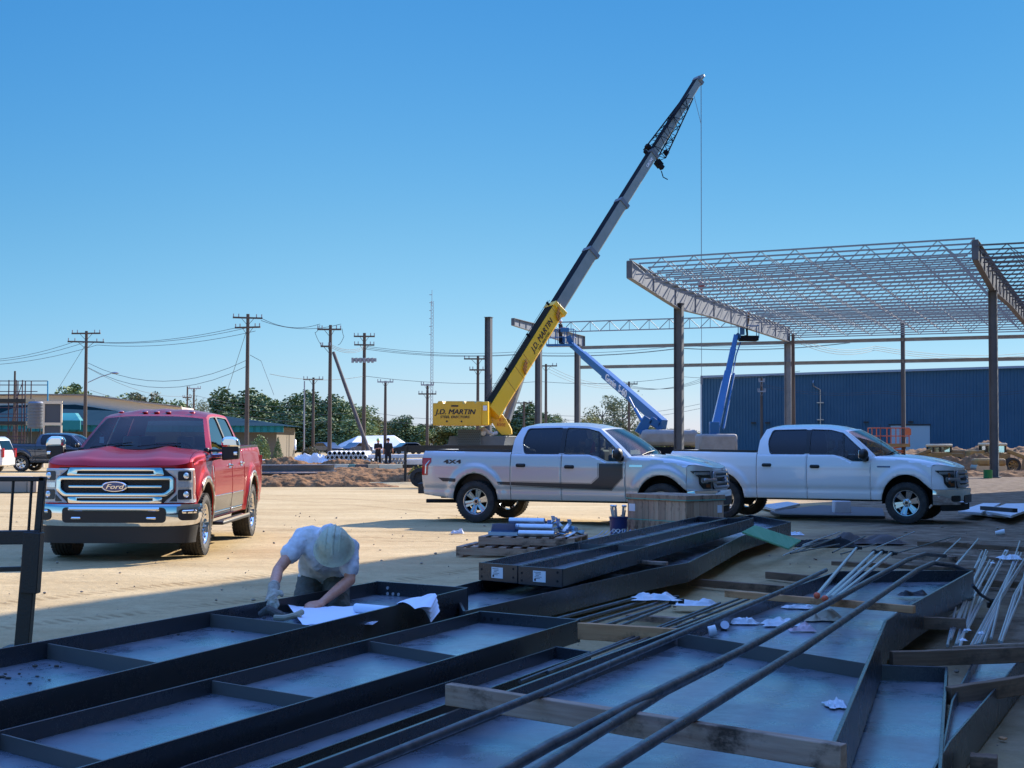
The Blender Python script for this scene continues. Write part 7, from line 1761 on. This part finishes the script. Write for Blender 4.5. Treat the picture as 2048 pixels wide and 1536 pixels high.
    T = thing('paper_cup', 'white paper cup lying on the ground at the right', 'cup', PZ(2000,1071,0)); m = MB(); m.lathe([(.0,-.075),(.035,-.075),(.052,.075),(.055,.078),(.05,.078),(.034,-.07)], 20, Matrix.Translation((0,0,.05)) @ Matrix.Rotation(R(80), 4, 'Y') @ Matrix.Rotation(R(15), 4, 'X')); part(T, 'cup_body', m, M_white)
    crumple('plastic_scrap', 'small pale scrap on the sunlit ground left of the pallets', PZ(915,1067,0), .22, .12, .08, M_pl, 'plastic scrap', 41)
    # ---- pallets
    def pallet(label, o, rz, L, W_, h):
        T = thing('pallet', label, 'pallet', o, rz, 'stacked pallets')
        for y in (-W_/2+.02, 0, W_/2-.02): m = MB(); m.box((0,y,h*.5), (L,.045,h*.68)); part(T, 'stringer', m, M_lum, bev=.003)
        n = 8
        for i in range(n): m = MB(); m.box((-L/2+.05+(L-.1)*i/(n-1),0,h-.012), (.10,W_,.022)); part(T, 'deck_board', m, M_lum, bev=.002)
        for i in range(3): m = MB(); m.box((-L/2+.05+(L-.1)*i/2,0,.012), (.10,W_,.022)); part(T, 'bottom_board', m, M_lum, bev=.002)
        return T
    pc = PZ(912,1113,0); rz = R(-14); dv = V((math.cos(rz), math.sin(rz), 0)); du = V((-dv.y, dv.x, 0))
    pallet('lower wooden pallet left of the slim beams', pc+dv*.75+du*.5, rz, 1.5, 1.0, .14)
    p2 = pc+dv*.95+du*.62+V((0,0,.142)); pallet('upper wooden pallet loaded with metal clips', p2, rz, 1.35, .95, .13)
    base_ = p2+V((0,0,.13)); MT = Matrix.Translation(base_) @ Matrix.Rotation(rz, 4, 'Z')
    M_gv2 = mat('galvanised_sheet', (.55,.57,.58), .35, .7); M_bl2 = mat('blue_tinted_sheet', (.25,.40,.62), .3, .7)
    for i, (x, y, z, L) in enumerate(((.12,-.35,.045,.50),(.06,-.22,.125,.52),(-.08,-.08,.20,.50))):
        m = MB(); prof = [(.045*math.cos(R(a)), .045*math.sin(R(a))) for a in range(0, 360, 30)]
        m.add([MT @ Matrix.Translation((x,y,z)) @ V((t, a*1.2, b)) for t in (-L/2, L/2) for a, b in prof], [tuple(range(12))[::-1], tuple(range(12,24))]+[(k, (k+1) % 12, (k+1) % 12+12, k+12) for k in range(12)])
        for t in (-.15,0,.15): m.add([MT @ Matrix.Translation((x,y,z)) @ V((t+s_, a*1.25, b*1.05)) for s_ in (-.006,.006) for a, b in prof], [(k, (k+1) % 12, (k+1) % 12+12, k+12) for k in range(12)])
        single('clip_bundle', ['lowest pale roll of clips on the upper pallet','middle pale roll of clips on the upper pallet','highest pale roll of clips on the upper pallet'][i], 'clip bundle', m, M_gv2, 'rolls of clips on the pallet')
    m = MB()
    for i in range(14): m.add([MT @ V((-.55+.028*i, -.30+.0*i, .02)), MT @ V((-.55+.028*i, -.02, .02)), MT @ V((-.52+.028*i, -.02, .16)), MT @ V((-.52+.028*i, -.30, .16))], [(0,1,2,3)])
    m.box((-.37,-.16,.03), (.42,.3,.05), MT); single('plate_stack', 'blue stack of tilted plates at the left end of the upper pallet', 'plate stack', m, M_bl2, smooth=0)
    rnd = random.Random(12)
    for i in range(44):
        m = MB(); _r = rnd.uniform(-1,1); c = MT @ V((.22+.38*_r, .15+rnd.uniform(-.26,.26), .025+.17*(1-abs(_r))*rnd.random())); a = rnd.random()*3; A_ = Matrix.Translation(c) @ Matrix.Rotation(a, 4, 'Z') @ Matrix.Rotation(rnd.uniform(-.5,.5), 4, 'Y')
        L = rnd.uniform(.15,.34); m.box((0,0,0), (L,.06,.006), A_); m.box((L/2,0,.03), (.006,.06,.06), A_)
        single('steel_bracket', 'loose steel bracket in the heap on the upper pallet', 'bracket', m, M_gv2 if i % 3 else M_bl2, 'loose brackets on the pallet', smooth=0)
    gp = PZ(1210,1092,0)
    for i in range(11):
        m = MB(); x0 = i*.075-.35; m.grid(lambda u, v: (gp.x+x0+.32*u, gp.y+.05*i+v*.05, .10+.10*u*u+.10*max(0,u-.8)*5*.3), 8, 1); single('curved_strip', 'curved bluish strip beside the blue bucket', 'strip', m, M_bl2, 'curved strips beside the bucket', smooth=60, solid=.004)
    # ---- bucket
    bc = V((PD(1237,1050,23.3).x, 23.3, 0)); T = thing('bucket', 'dark blue bucket lettered DO IT, full of steel bars', 'bucket', bc)
    m = MB(); m.lathe([(0,0),(.125,0),(.145,.35),(.155,.36),(.155,.38),(.14,.38),(.12,.03),(0,.03)], 32); part(T, 'pail', m, mat('bucket_blue', (.010,.022,.11), .4))
    tm = text_mb("DO IT", .085, None, offset=.003, ext=.002, align='CENTER'); m = MB(); m.add([(math.sin(p.x/.139)*.141, -math.cos(p.x/.139)*(.141+p.z), p.y+.16) for p in tm.v], tm.f); part(T, 'lettering', m, M_white_lab)
    rnd = random.Random(2); 
    for i in range(14):
        a = rnd.random()*6.28; r = .09*rnd.random()**.5; m = MB(); m.bar((r*math.cos(a)*.6, r*math.sin(a)*.6, .05), (r*math.cos(a)*1.5-.02, r*math.sin(a)*1.2, .48+.09*rnd.random()), .035, .008, up=(math.cos(a*2), math.sin(a*2), 0)); t = m.v[-1]; m.ball((r*math.cos(a)*1.5-.02, r*math.sin(a)*1.2, .55), .02, 8, 6)
        b_ = single('steel_bar', 'flat steel bar standing in the blue bucket', 'bar', MB().add([V(p)+bc for p in m.v], m.f), M_gv2, 'bars in the blue bucket')
    # ---- crate
    C_ = PD(1372,1000,22.6); L_ = PD(1256,1000,23.6); Rr = PD(1439,1000,23.5); C_.z = L_.z = Rr.z = 0
    ang = math.atan2((C_-L_).y, (C_-L_).x); La = (C_-L_).length; e1 = (C_-L_).normalized(); e2 = V((-e1.y, e1.x, 0)); Lb = .85; H_ = 1.57-(993-887)*22.6/2900
    T = thing('wooden_crate', 'wooden plank crate with green straps in front of the silver pickup', 'crate', C_-e1*La/2+e2*Lb/2, ang)
    rnd = random.Random(6)
    def boards(L, n, put):
        xs_ = [0]
        for i in range(n): xs_.append(xs_[-1]+rnd.uniform(.7,1.4))
        for i in range(n): put((xs_[i]/xs_[-1]-.5)*L, (xs_[i+1]/xs_[-1]-.5)*L)
    def pf(x0, x1, s=-1):
        m = MB(); m.box(((x0+x1)/2, s*Lb/2, H_*.45), (x1-x0-.006,.022,H_*.9)); part(T, 'side_board', m, M_crate[rnd.randrange(3)], bev=.002)
    M_crate = [wood_mat('crate_wood_a', (.40,.24,.15), (.50,.33,.22)), wood_mat('crate_wood_b', (.32,.20,.13), (.42,.28,.18)), wood_mat('crate_wood_c', (.46,.29,.18), (.55,.38,.25))]
    for mm_ in M_crate:
        for nd in mm_.node_tree.nodes:
            if nd.type == 'MAPPING': s3 = nd.inputs['Scale'].default_value; nd.inputs['Scale'].default_value = (s3[1], s3[1], s3[0])
    boards(La, 9, lambda a, b: pf(a, b, -1)); boards(La, 9, lambda a, b: pf(a, b, 1))
    for s in (-1, 1): boards(Lb, 6, lambda a, b: part(T, 'side_board', MB().box((s*(La/2+.001), (a+b)/2, H_*.45), (.022, b-a-.006, H_*.9)), M_crate[rnd.randrange(3)], bev=.002))
    m = MB(); m.box((0,0,H_*.935), (La+.05, Lb+.05, H_*.13)); lid = part(T, 'lid', m, M_crate[1], bev=.006)
    m = MB()
    for z in (H_*.90, H_*.45):
        gx_, gy_ = (La/2+.030, Lb/2+.030) if z > H_*.7 else (La/2+.014, Lb/2+.013)
        for s in (-1, 1): m.box((0, s*gy_, z), (2*gx_, .003, .014)); m.box((s*gx_, 0, z), (.003, 2*gy_, .014))
    part(T, 'strap', m, mat('strap_green', (.10,.36,.28), .5))
    m = MB(); m.box((-La/2+.11,-Lb/2-.016,H_*.70), (.14,.003,.12)); part(T, 'shipping_label', m, M_white_lab)
    m = MB(); m.box((La/2+.016,Lb/2-.10,H_*.70), (.003,.10,.12)); part(T, 'shipping_label', m, M_white_lab)
    # ---- black rack at the left edge
    M_rack = mat('rack_black', (.012,.012,.014), .45, bump=.3, bscale=60)
    Yr = 10.6; T = thing('steel_rack', 'black welded steel rack cut off by the left edge', 'rack', (PD(40,1290,Yr).x, Yr, 0))
    def Q(x, y, dy=0): return PD(x, y, Yr+dy)
    m = MB(); m.bar(Q(45,1300), Q(63,1092), .105, .08, up=(0,1,0)); part(T, 'post', m, M_rack, world=True, bev=.006)
    m = MB(); m.bar(Q(60,1186,-.01), Q(68,1064,-.01), .125, .10, up=(0,1,0)); part(T, 'post_sleeve', m, M_rack, world=True, bev=.006)
    m = MB(); m.bar(Q(-120,1076), Q(82,1074), .10, .10); part(T, 'lower_rail', m, M_rack, world=True, bev=.006)
    m = MB(); m.bar(Q(76,1066), Q(86,953), .05, .05, up=(0,1,0)); part(T, 'side_rail', m, M_rack, world=True, bev=.006)
    m = MB(); m.bar(Q(-120,958), Q(91,958), .05, .035); part(T, 'top_rail', m, M_rack, world=True, bev=.006)
    m = MB(); m.bar(Q(-120,1142), Q(55,1137), .05, .035); part(T, 'lower_brace', m, M_rack, world=True, bev=.004)
    for (x0, x1) in ((27,20),(64,57),(-12,-18)): m = MB(); m.tube([Q(x0,958), Q(x1,1065)], .011, 8); part(T, 'bar', m, M_rack, world=True)
    m = MB(); m.box(Q(40,1296), (.2,.16,.03)); part(T, 'foot_plate', m, M_rack, world=True)
# ================================================================== people
M_skin = mat('skin', (.60,.23,.13), .5, col2=(.68,.30,.18), nscale=30)
M_tee = mat('white_tee', (.72,.69,.68), .85, col2=(.52,.49,.46), nscale=7, bump=2.5, bscale=9, thr=(.45,.75))
M_trou = mat('olive_trousers', (.075,.075,.055), .9, col2=(.11,.105,.085), nscale=10, bump=3, bscale=12)
M_hat = mat('hard_hat_worn', (.46,.45,.30), .35, col2=(.20,.19,.12), nscale=9, detail=7, thr=(.52,.72), bump=.8, bscale=30)
M_glove = mat('work_glove', (.50,.44,.34), .9, col2=(.28,.23,.17), nscale=18, bump=2, bscale=40)
def skin_part(T, name, nodes, edges, mm, root=0, sub=2, world=True, top=None):
    """nodes: list of (point, rx, ry)"""
    me = bpy.data.meshes.new(name); c = V((0,0,0)); inv = wmat(T).inverted() if world else Matrix.Identity(4)
    ps = [inv @ V(n[0]) for n in nodes]
    for p in ps: c += p
    c /= len(ps)
    me.from_pydata([p-c for p in ps], edges, []); me.materials.append(mm)
    o = bpy.data.objects.new(name, me); COL.objects.link(o); o.parent = T; o.location = c
    md = o.modifiers.new('skin', 'SKIN'); md.use_smooth_shade = True; md.branch_smoothing = .6
    sl_ = me.skin_vertices[0].data if me.skin_vertices else None
    if sl_ is None:
        b = bmesh.new(); b.from_mesh(me); b.verts.layers.skin.verify(); b.to_mesh(me); b.free(); sl_ = me.skin_vertices[0].data
    for i, n in enumerate(nodes): sl_[i].radius = (n[1], n[2]); sl_[i].use_root = (i == root)
    s_ = o.modifiers.new('sub', 'SUBSURF'); s_.levels = sub; s_.render_levels = sub
    return o
def blob(T, name, caps, mm, vox=.012, smooth=8, disp=0, dsize=.12, dec=None):
    # caps: (p, q, r1, r2); smooth continuous surface fused from tapered capsules
    m = MB()
    for p, q, r1, r2 in caps:
        p, q = V(p), V(q); d = (q-p); L = d.length; x = d.normalized() if L > 1e-5 else V((0,0,1)); a = V((0,0,1)) if abs(x.z) < .9 else V((1,0,0)); y = x.cross(a).normalized(); z = x.cross(y)
        A = Matrix((y, z, x)).transposed().to_4x4(); A.translation = p
        pr = [(0,-r1)]+[(r1*math.cos(R(t)), r1*math.sin(R(t))) for t in (-65,-35,-10)]+[(r2*math.cos(R(t)), L+r2*math.sin(R(t))) for t in (10,35,65)]+[(0,L+r2)]
        m.lathe(pr, 14, A)
    o = part(T, name, m, mm, world=True, smooth=180, recalc=True)
    md = o.modifiers.new('remesh', 'REMESH'); md.mode = 'VOXEL'; md.voxel_size = vox; md.use_smooth_shade = True
    md = o.modifiers.new('smooth', 'SMOOTH'); md.factor = .5; md.iterations = smooth
    if disp:
        t = bpy.data.textures.new(name, 'CLOUDS'); t.noise_scale = dsize; t.noise_depth = 3
        md = o.modifiers.new('folds', 'DISPLACE'); md.texture = t; md.strength = disp; md.mid_level = .5; md.texture_coords = 'LOCAL'
    return o
def hand_caps(wp, d, up, side, curl=.5, k=1.0, th=1.0):
    d = V(d).normalized(); up = V(up); up = (up-d*up.dot(d)).normalized(); side = V(side); side = (side-d*side.dot(d)-up*side.dot(up)).normalized(); C = []
    for off in (-.026,-.009,.009,.026): C.append((wp+side*off*.6*k, wp+d*.085*k+side*off*k, .017*k*th, .0135*k*th))
    for off, L in ((.028,.070),(.0095,.080),(-.0095,.075),(-.027,.058)):
        a = wp+d*.088*k+side*off*k; fan = d+side*off*3.0; b = a+(fan.normalized()*math.cos(curl)-up*math.sin(curl))*L*.52*k; c = b+(fan.normalized()*math.cos(curl*2.1)-up*math.sin(curl*2.1))*L*.5*k
        C += [(a, b, .0105*k*th, .0095*k*th), (b, c, .0095*k*th, .0075*k*th)]
    a = wp+d*.025*k+side*.026*k; b = a+(d*.6+side*.75-up*.25).normalized()*.042*k; c = b+(d*.95+side*.2-up*.35).normalized()*.032*k
    C += [(wp, a, .016*k*th, .0145*k*th), (a, b, .0145*k*th, .0115*k*th), (b, c, .0115*k*th, .009*k*th)]
    return C
def chain(nodes, edges, start, pts):
    k = start
    for p in pts: nodes.append(p); edges.append((k, len(nodes)-1)); k = len(nodes)-1
    return k
def add_hand(nodes, edges, wrist_i, wp, d, up, side, curl=.5, k=1.0, thick=1.0):
    """five fingers; d: direction of the hand, up: back of the hand, side: towards the thumb"""
    d, up, side = V(d).normalized(), V(up).normalized(), V(side).normalized()
    palm = wp+d*.055*k; nodes.append((palm, .030*k*thick, .018*k*thick)); edges.append((wrist_i, len(nodes)-1)); pi = len(nodes)-1
    for off, L in ((.030,.070),(.010,.080),(-.010,.075),(-.029,.060)):
        a = palm+d*.035*k+side*off*k; b = a+(d*math.cos(curl)-up*math.sin(curl))*L*.5*k; c = b+(d*math.cos(curl*2.2)-up*math.sin(curl*2.2))*L*.5*k
        chain(nodes, edges, pi, [(a, .0095*k*thick, .009*k*thick), (b, .0085*k*thick, .008*k*thick), (c, .007*k*thick, .0065*k*thick)])
    a = wp+d*.03*k+side*.032*k; b = a+(d*.6+side*.7-up*.3).normalized()*.038*k; c = b+(d*.9+side*.1-up*.45).normalized()*.03*k
    chain(nodes, edges, pi, [(a, .012*k*thick, .011*k*thick), (b, .0105*k*thick, .010*k*thick), (c, .008*k*thick, .008*k*thick)])
def hat(T, c, axis, mm, s=1.0, fwd=(0,-1,0)):
    axis = V(axis).normalized(); f = V(fwd); f = (f-axis*f.dot(axis)).normalized(); x = axis.cross(f)
    A = Matrix((x, f, axis)).transposed().to_4x4(); A.translation = c
    m = MB(); pr = [(.139,-.030),(.144,-.026),(.132,-.014),(.122,.0)]+[(.118*math.cos(R(a))**.85, .125*math.sin(R(a))) for a in range(10, 91, 8)]+[(0,.125)]
    m.lathe(pr, 36, A @ Matrix.Diagonal((s*.95, s*1.12, s, 1)))
    o = part(T, 'hard_hat', m, mm, world=True, smooth=60)
    m = MB()
    for dx in (-.0,): 
        pts = [V((0, 1.12*s*.119*math.cos(R(a)), s*.1255*math.sin(R(a))+.002)) for a in range(25, 156, 13)]; m.tube([A @ (p*1.01) for p in pts], .011*s, 8)
    for sx in (-1, 1): pts = [V((sx*.045*s, 1.10*s*.110*math.cos(R(a)), s*.118*math.sin(R(a)))) for a in range(35, 146, 14)]; m.tube([A @ (p*1.01) for p in pts], .006*s, 6)
    q = part(T, 'hat_ridge', m, mm, world=True); q.parent = o; q.location -= o.location
    return o
if 'people' in BUILD:
    T = thing('person', 'kneeling worker in white t-shirt, olive trousers and worn hard hat, reading plans', 'person', V((PD(648,1200,11.2).x, 11.2, 0)))
    P = PD
    pel = P(646,1158,11.42); sp1 = P(648,1125,11.36); ch = P(650,1092,11.20); nb = P(657,1074,11.02); hd = P(664,1092,10.86)
    rs = P(606,1075,11.14); re = P(556,1140,10.90); rw = P(545,1186,10.42)
    ls = P(697,1094,11.10); le = P(700,1160,10.98); lw = P(643,1206,10.66)
    rh = P(622,1163,11.42); rk = P(606,1214,11.02); ra = P(612,1220,11.45)
    lh = P(670,1163,11.40); lk = P(678,1216,10.92); la = P(682,1214,11.38)
    nax = V((.05,-.72,.70)).normalized(); hc = P(668,1092,10.95); hd = hc-nax*.055; fc = V((0,-.70,-.72)).normalized()
    caps = [(pel, sp1, .13, .13), (sp1, ch, .13, .13), (ch, rs, .12, .07), (ch, ls, .12, .07), (ch, nb, .10, .062), (nb, hd, .060, .075), (hd-nax*.02, hd+nax*.02, .088, .088), (hd+fc*.02, hd+fc*.05, .065, .05), (hd+fc*.085, hd+fc*.10+V((0,0,-.01)), .012, .016)]
    for s_ in (-1, 1): caps.append((hd+V((s_*.088,0,-.0)), hd+V((s_*.092,.0,-.04)), .014, .011))
    caps += [(rs, rs.lerp(re,.5), .060, .050), (rs.lerp(re,.5), re, .050, .040), (re, re.lerp(rw,.35), .041, .043), (re.lerp(rw,.35), rw, .043, .027)]
    caps += [(ls, ls.lerp(le,.5), .060, .050), (ls.lerp(le,.5), le, .050, .042), (le, le.lerp(lw,.35), .043, .045), (le.lerp(lw,.35), lw, .045, .029)]
    caps += hand_caps(lw, P(608,1218,10.52)-lw, (.15,-.35,1), (.3,1,.1), .38, 1.12)
    for h_, k_, a_ in ((rh, rk, ra), (lh, lk, la)): caps += [(pel, h_, .12, .09), (h_, k_, .088, .062), (k_, a_, .058, .045), (a_, a_+V((0,.2,-.02)), .045, .035)]
    body = blob(T, 'body', caps, M_skin, .0075, 3)
    m = MB(); m.ball(hd+V((0,.02,.0))-fc*.015, .097, 16, 10); part(T, 'hair', m, mat('hair_grey', (.10,.085,.07), .9), world=True)
    # t-shirt
    bk = P(640,1074,11.30)
    sc_ = [(P(628,1160,11.42), P(668,1162,11.42), .125, .125), (P(630,1130,11.36), P(668,1130,11.34), .135, .135), (P(628,1100,11.26), P(676,1104,11.22), .135, .130), (P(632,1132,11.36), P(628,1102,11.26), .13, .13), (P(668,1132,11.34), P(676,1106,11.22), .13, .12), (P(630,1130,11.38), P(632,1158,11.42), .13, .125), (P(668,1130,11.36), P(666,1160,11.42), .13, .12), (P(648,1100,11.22), nb+V((0,.03,.03)), .12, .075), (P(625,1092,11.14), P(640,1112,11.16), .10, .12), (P(650,1115,11.24), P(650,1142,11.38), .13, .12), (P(622,1092,11.24), P(650,1078,11.18), .10, .10),
           (rs+V((.06,0,.0)), rs, .095, .078), (rs, rs.lerp(re,.42), .078, .073), (rs.lerp(re,.42), rs.lerp(re,.50), .076, .078), (ls+V((-.07,0,-.0)), ls, .095, .080), (ls, ls.lerp(le,.5), .080, .074), (ls.lerp(le,.5), ls.lerp(le,.62), .076, .080), (P(622,1092,11.24), rs, .095, .078), (P(678,1102,11.2), ls, .095, .078)]
    blob(T, 't_shirt', sc_, M_tee, .011, 5, .034, .075)
    tc_ = [(P(632,1168,11.44), P(664,1170,11.44), .128, .125)]
    for h_, k_, a_ in ((rh, rk, ra), (lh, lk, la)): tc_ += [(h_, h_.lerp(k_,.5), .108, .10), (h_.lerp(k_,.5), k_, .10, .080), (k_, k_.lerp(a_,.6), .080, .074), (k_.lerp(a_,.6), a_+V((0,.12,0)), .074, .06)]
    blob(T, 'trousers', tc_, M_trou, .011, 4, .036, .07)
    m = MB(); p_ = [P(x, y, 11.30) for x, y in ((612,1168),(632,1174),(655,1175),(682,1172))]; m.tube(p_, .022, 8); part(T, 'belt', m, M_blk, world=True)
    for a_ in (ra, la): m = MB(); m.ball(a_+V((0,.24,-.0)), 1, 12, 8, (.05,.14,.05)); part(T, 'boot', m, M_blk, world=True)
    hat(T, hc, nax, M_hat, 1.14, fwd=fc)
    gd = P(536,1224,10.12)-rw
    gc = hand_caps(rw, gd, (-.35,-1,.25), (1,0,.1), .42, 1.18, 1.35)+[(rw.lerp(re,.27), rw, .047, .036)]
    blob(T, 'glove', gc, M_glove, .007, 2, .012, .04)
    # things by his hands
    m = MB(); c = PZ(556,1240,.35)
    m.tube([c+V((-.13,.05,.03)), c+V((-.07,.02,.07)), c+V((0,0,.04)), c+V((.07,-.02,.02))], [.024,.032,.028,.018], 10); single('second_glove', 'crumpled dark work glove under his gloved hand', 'glove', m, mat('dark_glove', (.09,.08,.07), .9, bump=2, bscale=30))
    m = MB(); m.tube([c+V((-.02,-.03,.02)), c+V((.05,-.05,.02)), c+V((.12,-.02,.035)), c+V((.16,.04,.05))], .02, 8); m.ball(c+V((.12,0,.03)), .03, 10, 8, (1.4,.8,.7)); single('tape_measure', 'small beige and grey tool beside the gloves', 'hand tool', m, mat('tool_beige', (.35,.30,.2), .6))
    # plans
    M_pap = mat('plan_paper', (.74,.76,.84), .8)
    m = MB(); cor = [PZ(571,1226,.352), PZ(590,1212,.352), PZ(742,1230,.352), PZ(690,1252,.352), PZ(602,1252,.352)]
    def sheet(u, v):
        a = PZ(lerp(573,606,v), lerp(1214,1251,v), .36); b = PZ(lerp(800,742,v), lerp(1213,1246,v), .37); p = a.lerp(b, u); return p+V((0,0,.012*abs(fbm(u*4, v*3, 5))+.05*max(0,.10-u)*6*(1-v)))
    for k_ in range(3): m.grid(lambda u, v: sheet(u, v)+V((.006*k_, -.012*k_, -.004*k_)), 22, 8)
    single('building_plans', 'open sheet of building plans on the beam under his bare hand', 'paper plans', m, M_pap, smooth=60)
    m = MB(); a, b = PZ(712,1216,.40), PZ(780,1222,.40); 
    def roll(u, v): 
        an = v*6.28*1.6; r = .034-.004*v; p = a.lerp(b, u); x = (b-a).normalized(); y = V((0,0,1)).cross(x).normalized(); return p+y*r*math.cos(an)+V((0,0,1))*r*math.sin(an)
    m.grid(roll, 6, 40); single('rolled_plans', 'rolled end of the plans right of his knee', 'rolled paper', m, M_pap, smooth=60, recalc=False)
    m = MB()
    for k_ in range(4):
        rows = [(PZ(778,1220,.385), PZ(800,1206,.41)), (PZ(806,1207,.458), PZ(846,1196,.458)), (PZ(842-4*k_,1212+3*k_,.45), PZ(868,1196-2*k_,.452)), (PZ(862,1245-9*k_,.345+.03*k_), PZ(880-2*k_,1222-9*k_,.39+.02*k_))]
        def drape(u, v):
            t = u*3; i = min(int(t), 2); f = t-i; a = rows[i][0].lerp(rows[i+1][0], f); b = rows[i][1].lerp(rows[i+1][1], f); p = a.lerp(b, v); return p+V((0,-.004*k_,.004*k_+.008*math.sin(math.pi*f)))
        m.grid(drape, 15, 6)
    single('draped_plans', 'curled plan sheets hanging over the near flange of the beam', 'paper plans', m, M_pap, smooth=60, recalc=False)
    # ---------------- far people
    def stander(label, foot, H, shirt, trou, hatm, heading=0, arms='down', lean=0):
        T = thing('person', label, 'person', foot, heading); s = H/1.78
        L_ = lambda x, y, z: V((x*s, y*s+lean*max(0, z-.9), z*s))
        Wm = wmat(T); Q_ = lambda p: Wm @ p; R3 = Wm.to_3x3(); cb, cs, ct = [], [], []
        def cap(l, a, b, r1, r2): l.append((Q_(a), Q_(b), r1*s, r2*s))
        cap(cb, L_(0,0,1.0), L_(0,0,1.35), .11, .12); cap(cb, L_(0,0,1.42), L_(0,-.01,1.56), .06, .055); cap(cb, L_(0,-.01,1.62), L_(0,-.02,1.68), .085, .09); cap(cb, L_(0,-.09,1.63), L_(0,-.115,1.61), .02, .018)
        for sx in (-1, 1):
            if arms == 'down': e, w_ = L_(sx*.27,.02,1.12), L_(sx*.29,-.06,.88)
            elif arms == 'front': e, w_ = L_(sx*.25,-.06,1.13), L_(sx*.10,-.30,1.18)
            else: e, w_ = L_(sx*.24,-.18,1.40), L_(sx*.16,-.32,1.62)
            sh = L_(sx*.18,0,1.41); cap(cb, L_(0,0,1.38), sh, .09, .06); cap(cb, sh, e, .052, .04); cap(cb, e, w_, .04, .026)
            cb += hand_caps(Q_(w_), R3 @ (w_-e), R3 @ V((sx,0,.1)), R3 @ V((0,-1,.1)), .5, s)
            cap(cs, L_(sx*.05,0,1.36), sh, .125, .082); cap(cs, sh, sh.lerp(e,.8), .076, .060); cap(cs, L_(sx*.06,0,.97), L_(sx*.07,0,1.34), .115, .118)
            k_, a_ = L_(sx*.12,-.01,.50), L_(sx*.13,.02,.10); h_ = L_(sx*.09,0,.90)
            cap(cb, h_, k_, .08, .055); cap(cb, k_, a_, .055, .04); cap(cb, a_, L_(sx*.135,-.12,.05), .04, .035)
            cap(ct, L_(sx*.05,0,.98), h_, .12, .11); cap(ct, h_, k_, .108, .082); cap(ct, k_, L_(sx*.13,.02,.12), .082, .070)
        cap(cs, L_(0,0,1.40), L_(0,-.005,1.47), .125, .078); cap(cs, L_(0,0,.97), L_(0,0,1.38), .135, .140)
        blob(T, 'body', cb, M_skin, .013, 1); blob(T, 'shirt', cs, shirt, .022, 3); blob(T, 'trousers', ct, trou, .022, 3)
        for sx in (-1, 1): m = MB(); m.ball(L_(sx*.135,-.07,.05), 1, 10, 6, (.05,.14,.055)); part(T, 'boot', m, M_blk)
        m = MB()
        for sx in (-1, 1): m.ball(L_(sx*.088,-.01,1.65), .02, 6, 5, (.5,1,1.4))
        part(T, 'ear', m, M_skin)
        m = MB(); m.ball(L_(0,.015,1.70), .098*s, 12, 8, (1,1.05,.95)); part(T, 'hair', m, mat('hair_dark', (.02,.015,.012), .8))
        if hatm: hat(T, wmat(T) @ L_(0,-.01,1.70), (0,0,1), hatm, s*.95)
        return T
    M_ds = mat('dark_shirt', (.025,.018,.018), .9); M_dj = mat('dark_jeans', (.015,.015,.022), .9); M_bs = mat('black_shirt', (.012,.013,.018), .9)
    p = PD(756,932,88.4); stander('worker with lime hard hat standing by the joist bundle', (p.x, 88.4, .0), 1.74, M_ds, M_dj, mat('lime_hat', (.35,.55,.10), .4), R(20), 'front')
    p = PD(776,932,88.2); stander('bareheaded worker in dark clothes standing right of the lime hard hat', (p.x, 88.2, .0), 1.78, M_bs, M_dj, None, R(180), 'down')
    b = PD(1121,690,100.0); stander('worker in dark clothes and pale hard hat standing in the high work basket', (b.x, 100.0, b.z+.08), 1.66, M_bs, M_dj, M_white, R(60), 'front')
    b = PD(1494,677,86.0); stander('worker in brown jacket in the dark basket under the left rafter', (b.x, 86.0, b.z+.10), 1.55, mat('brown_jacket', (.10,.05,.03), .85), M_dj, M_lift, R(-100), 'up', .12)
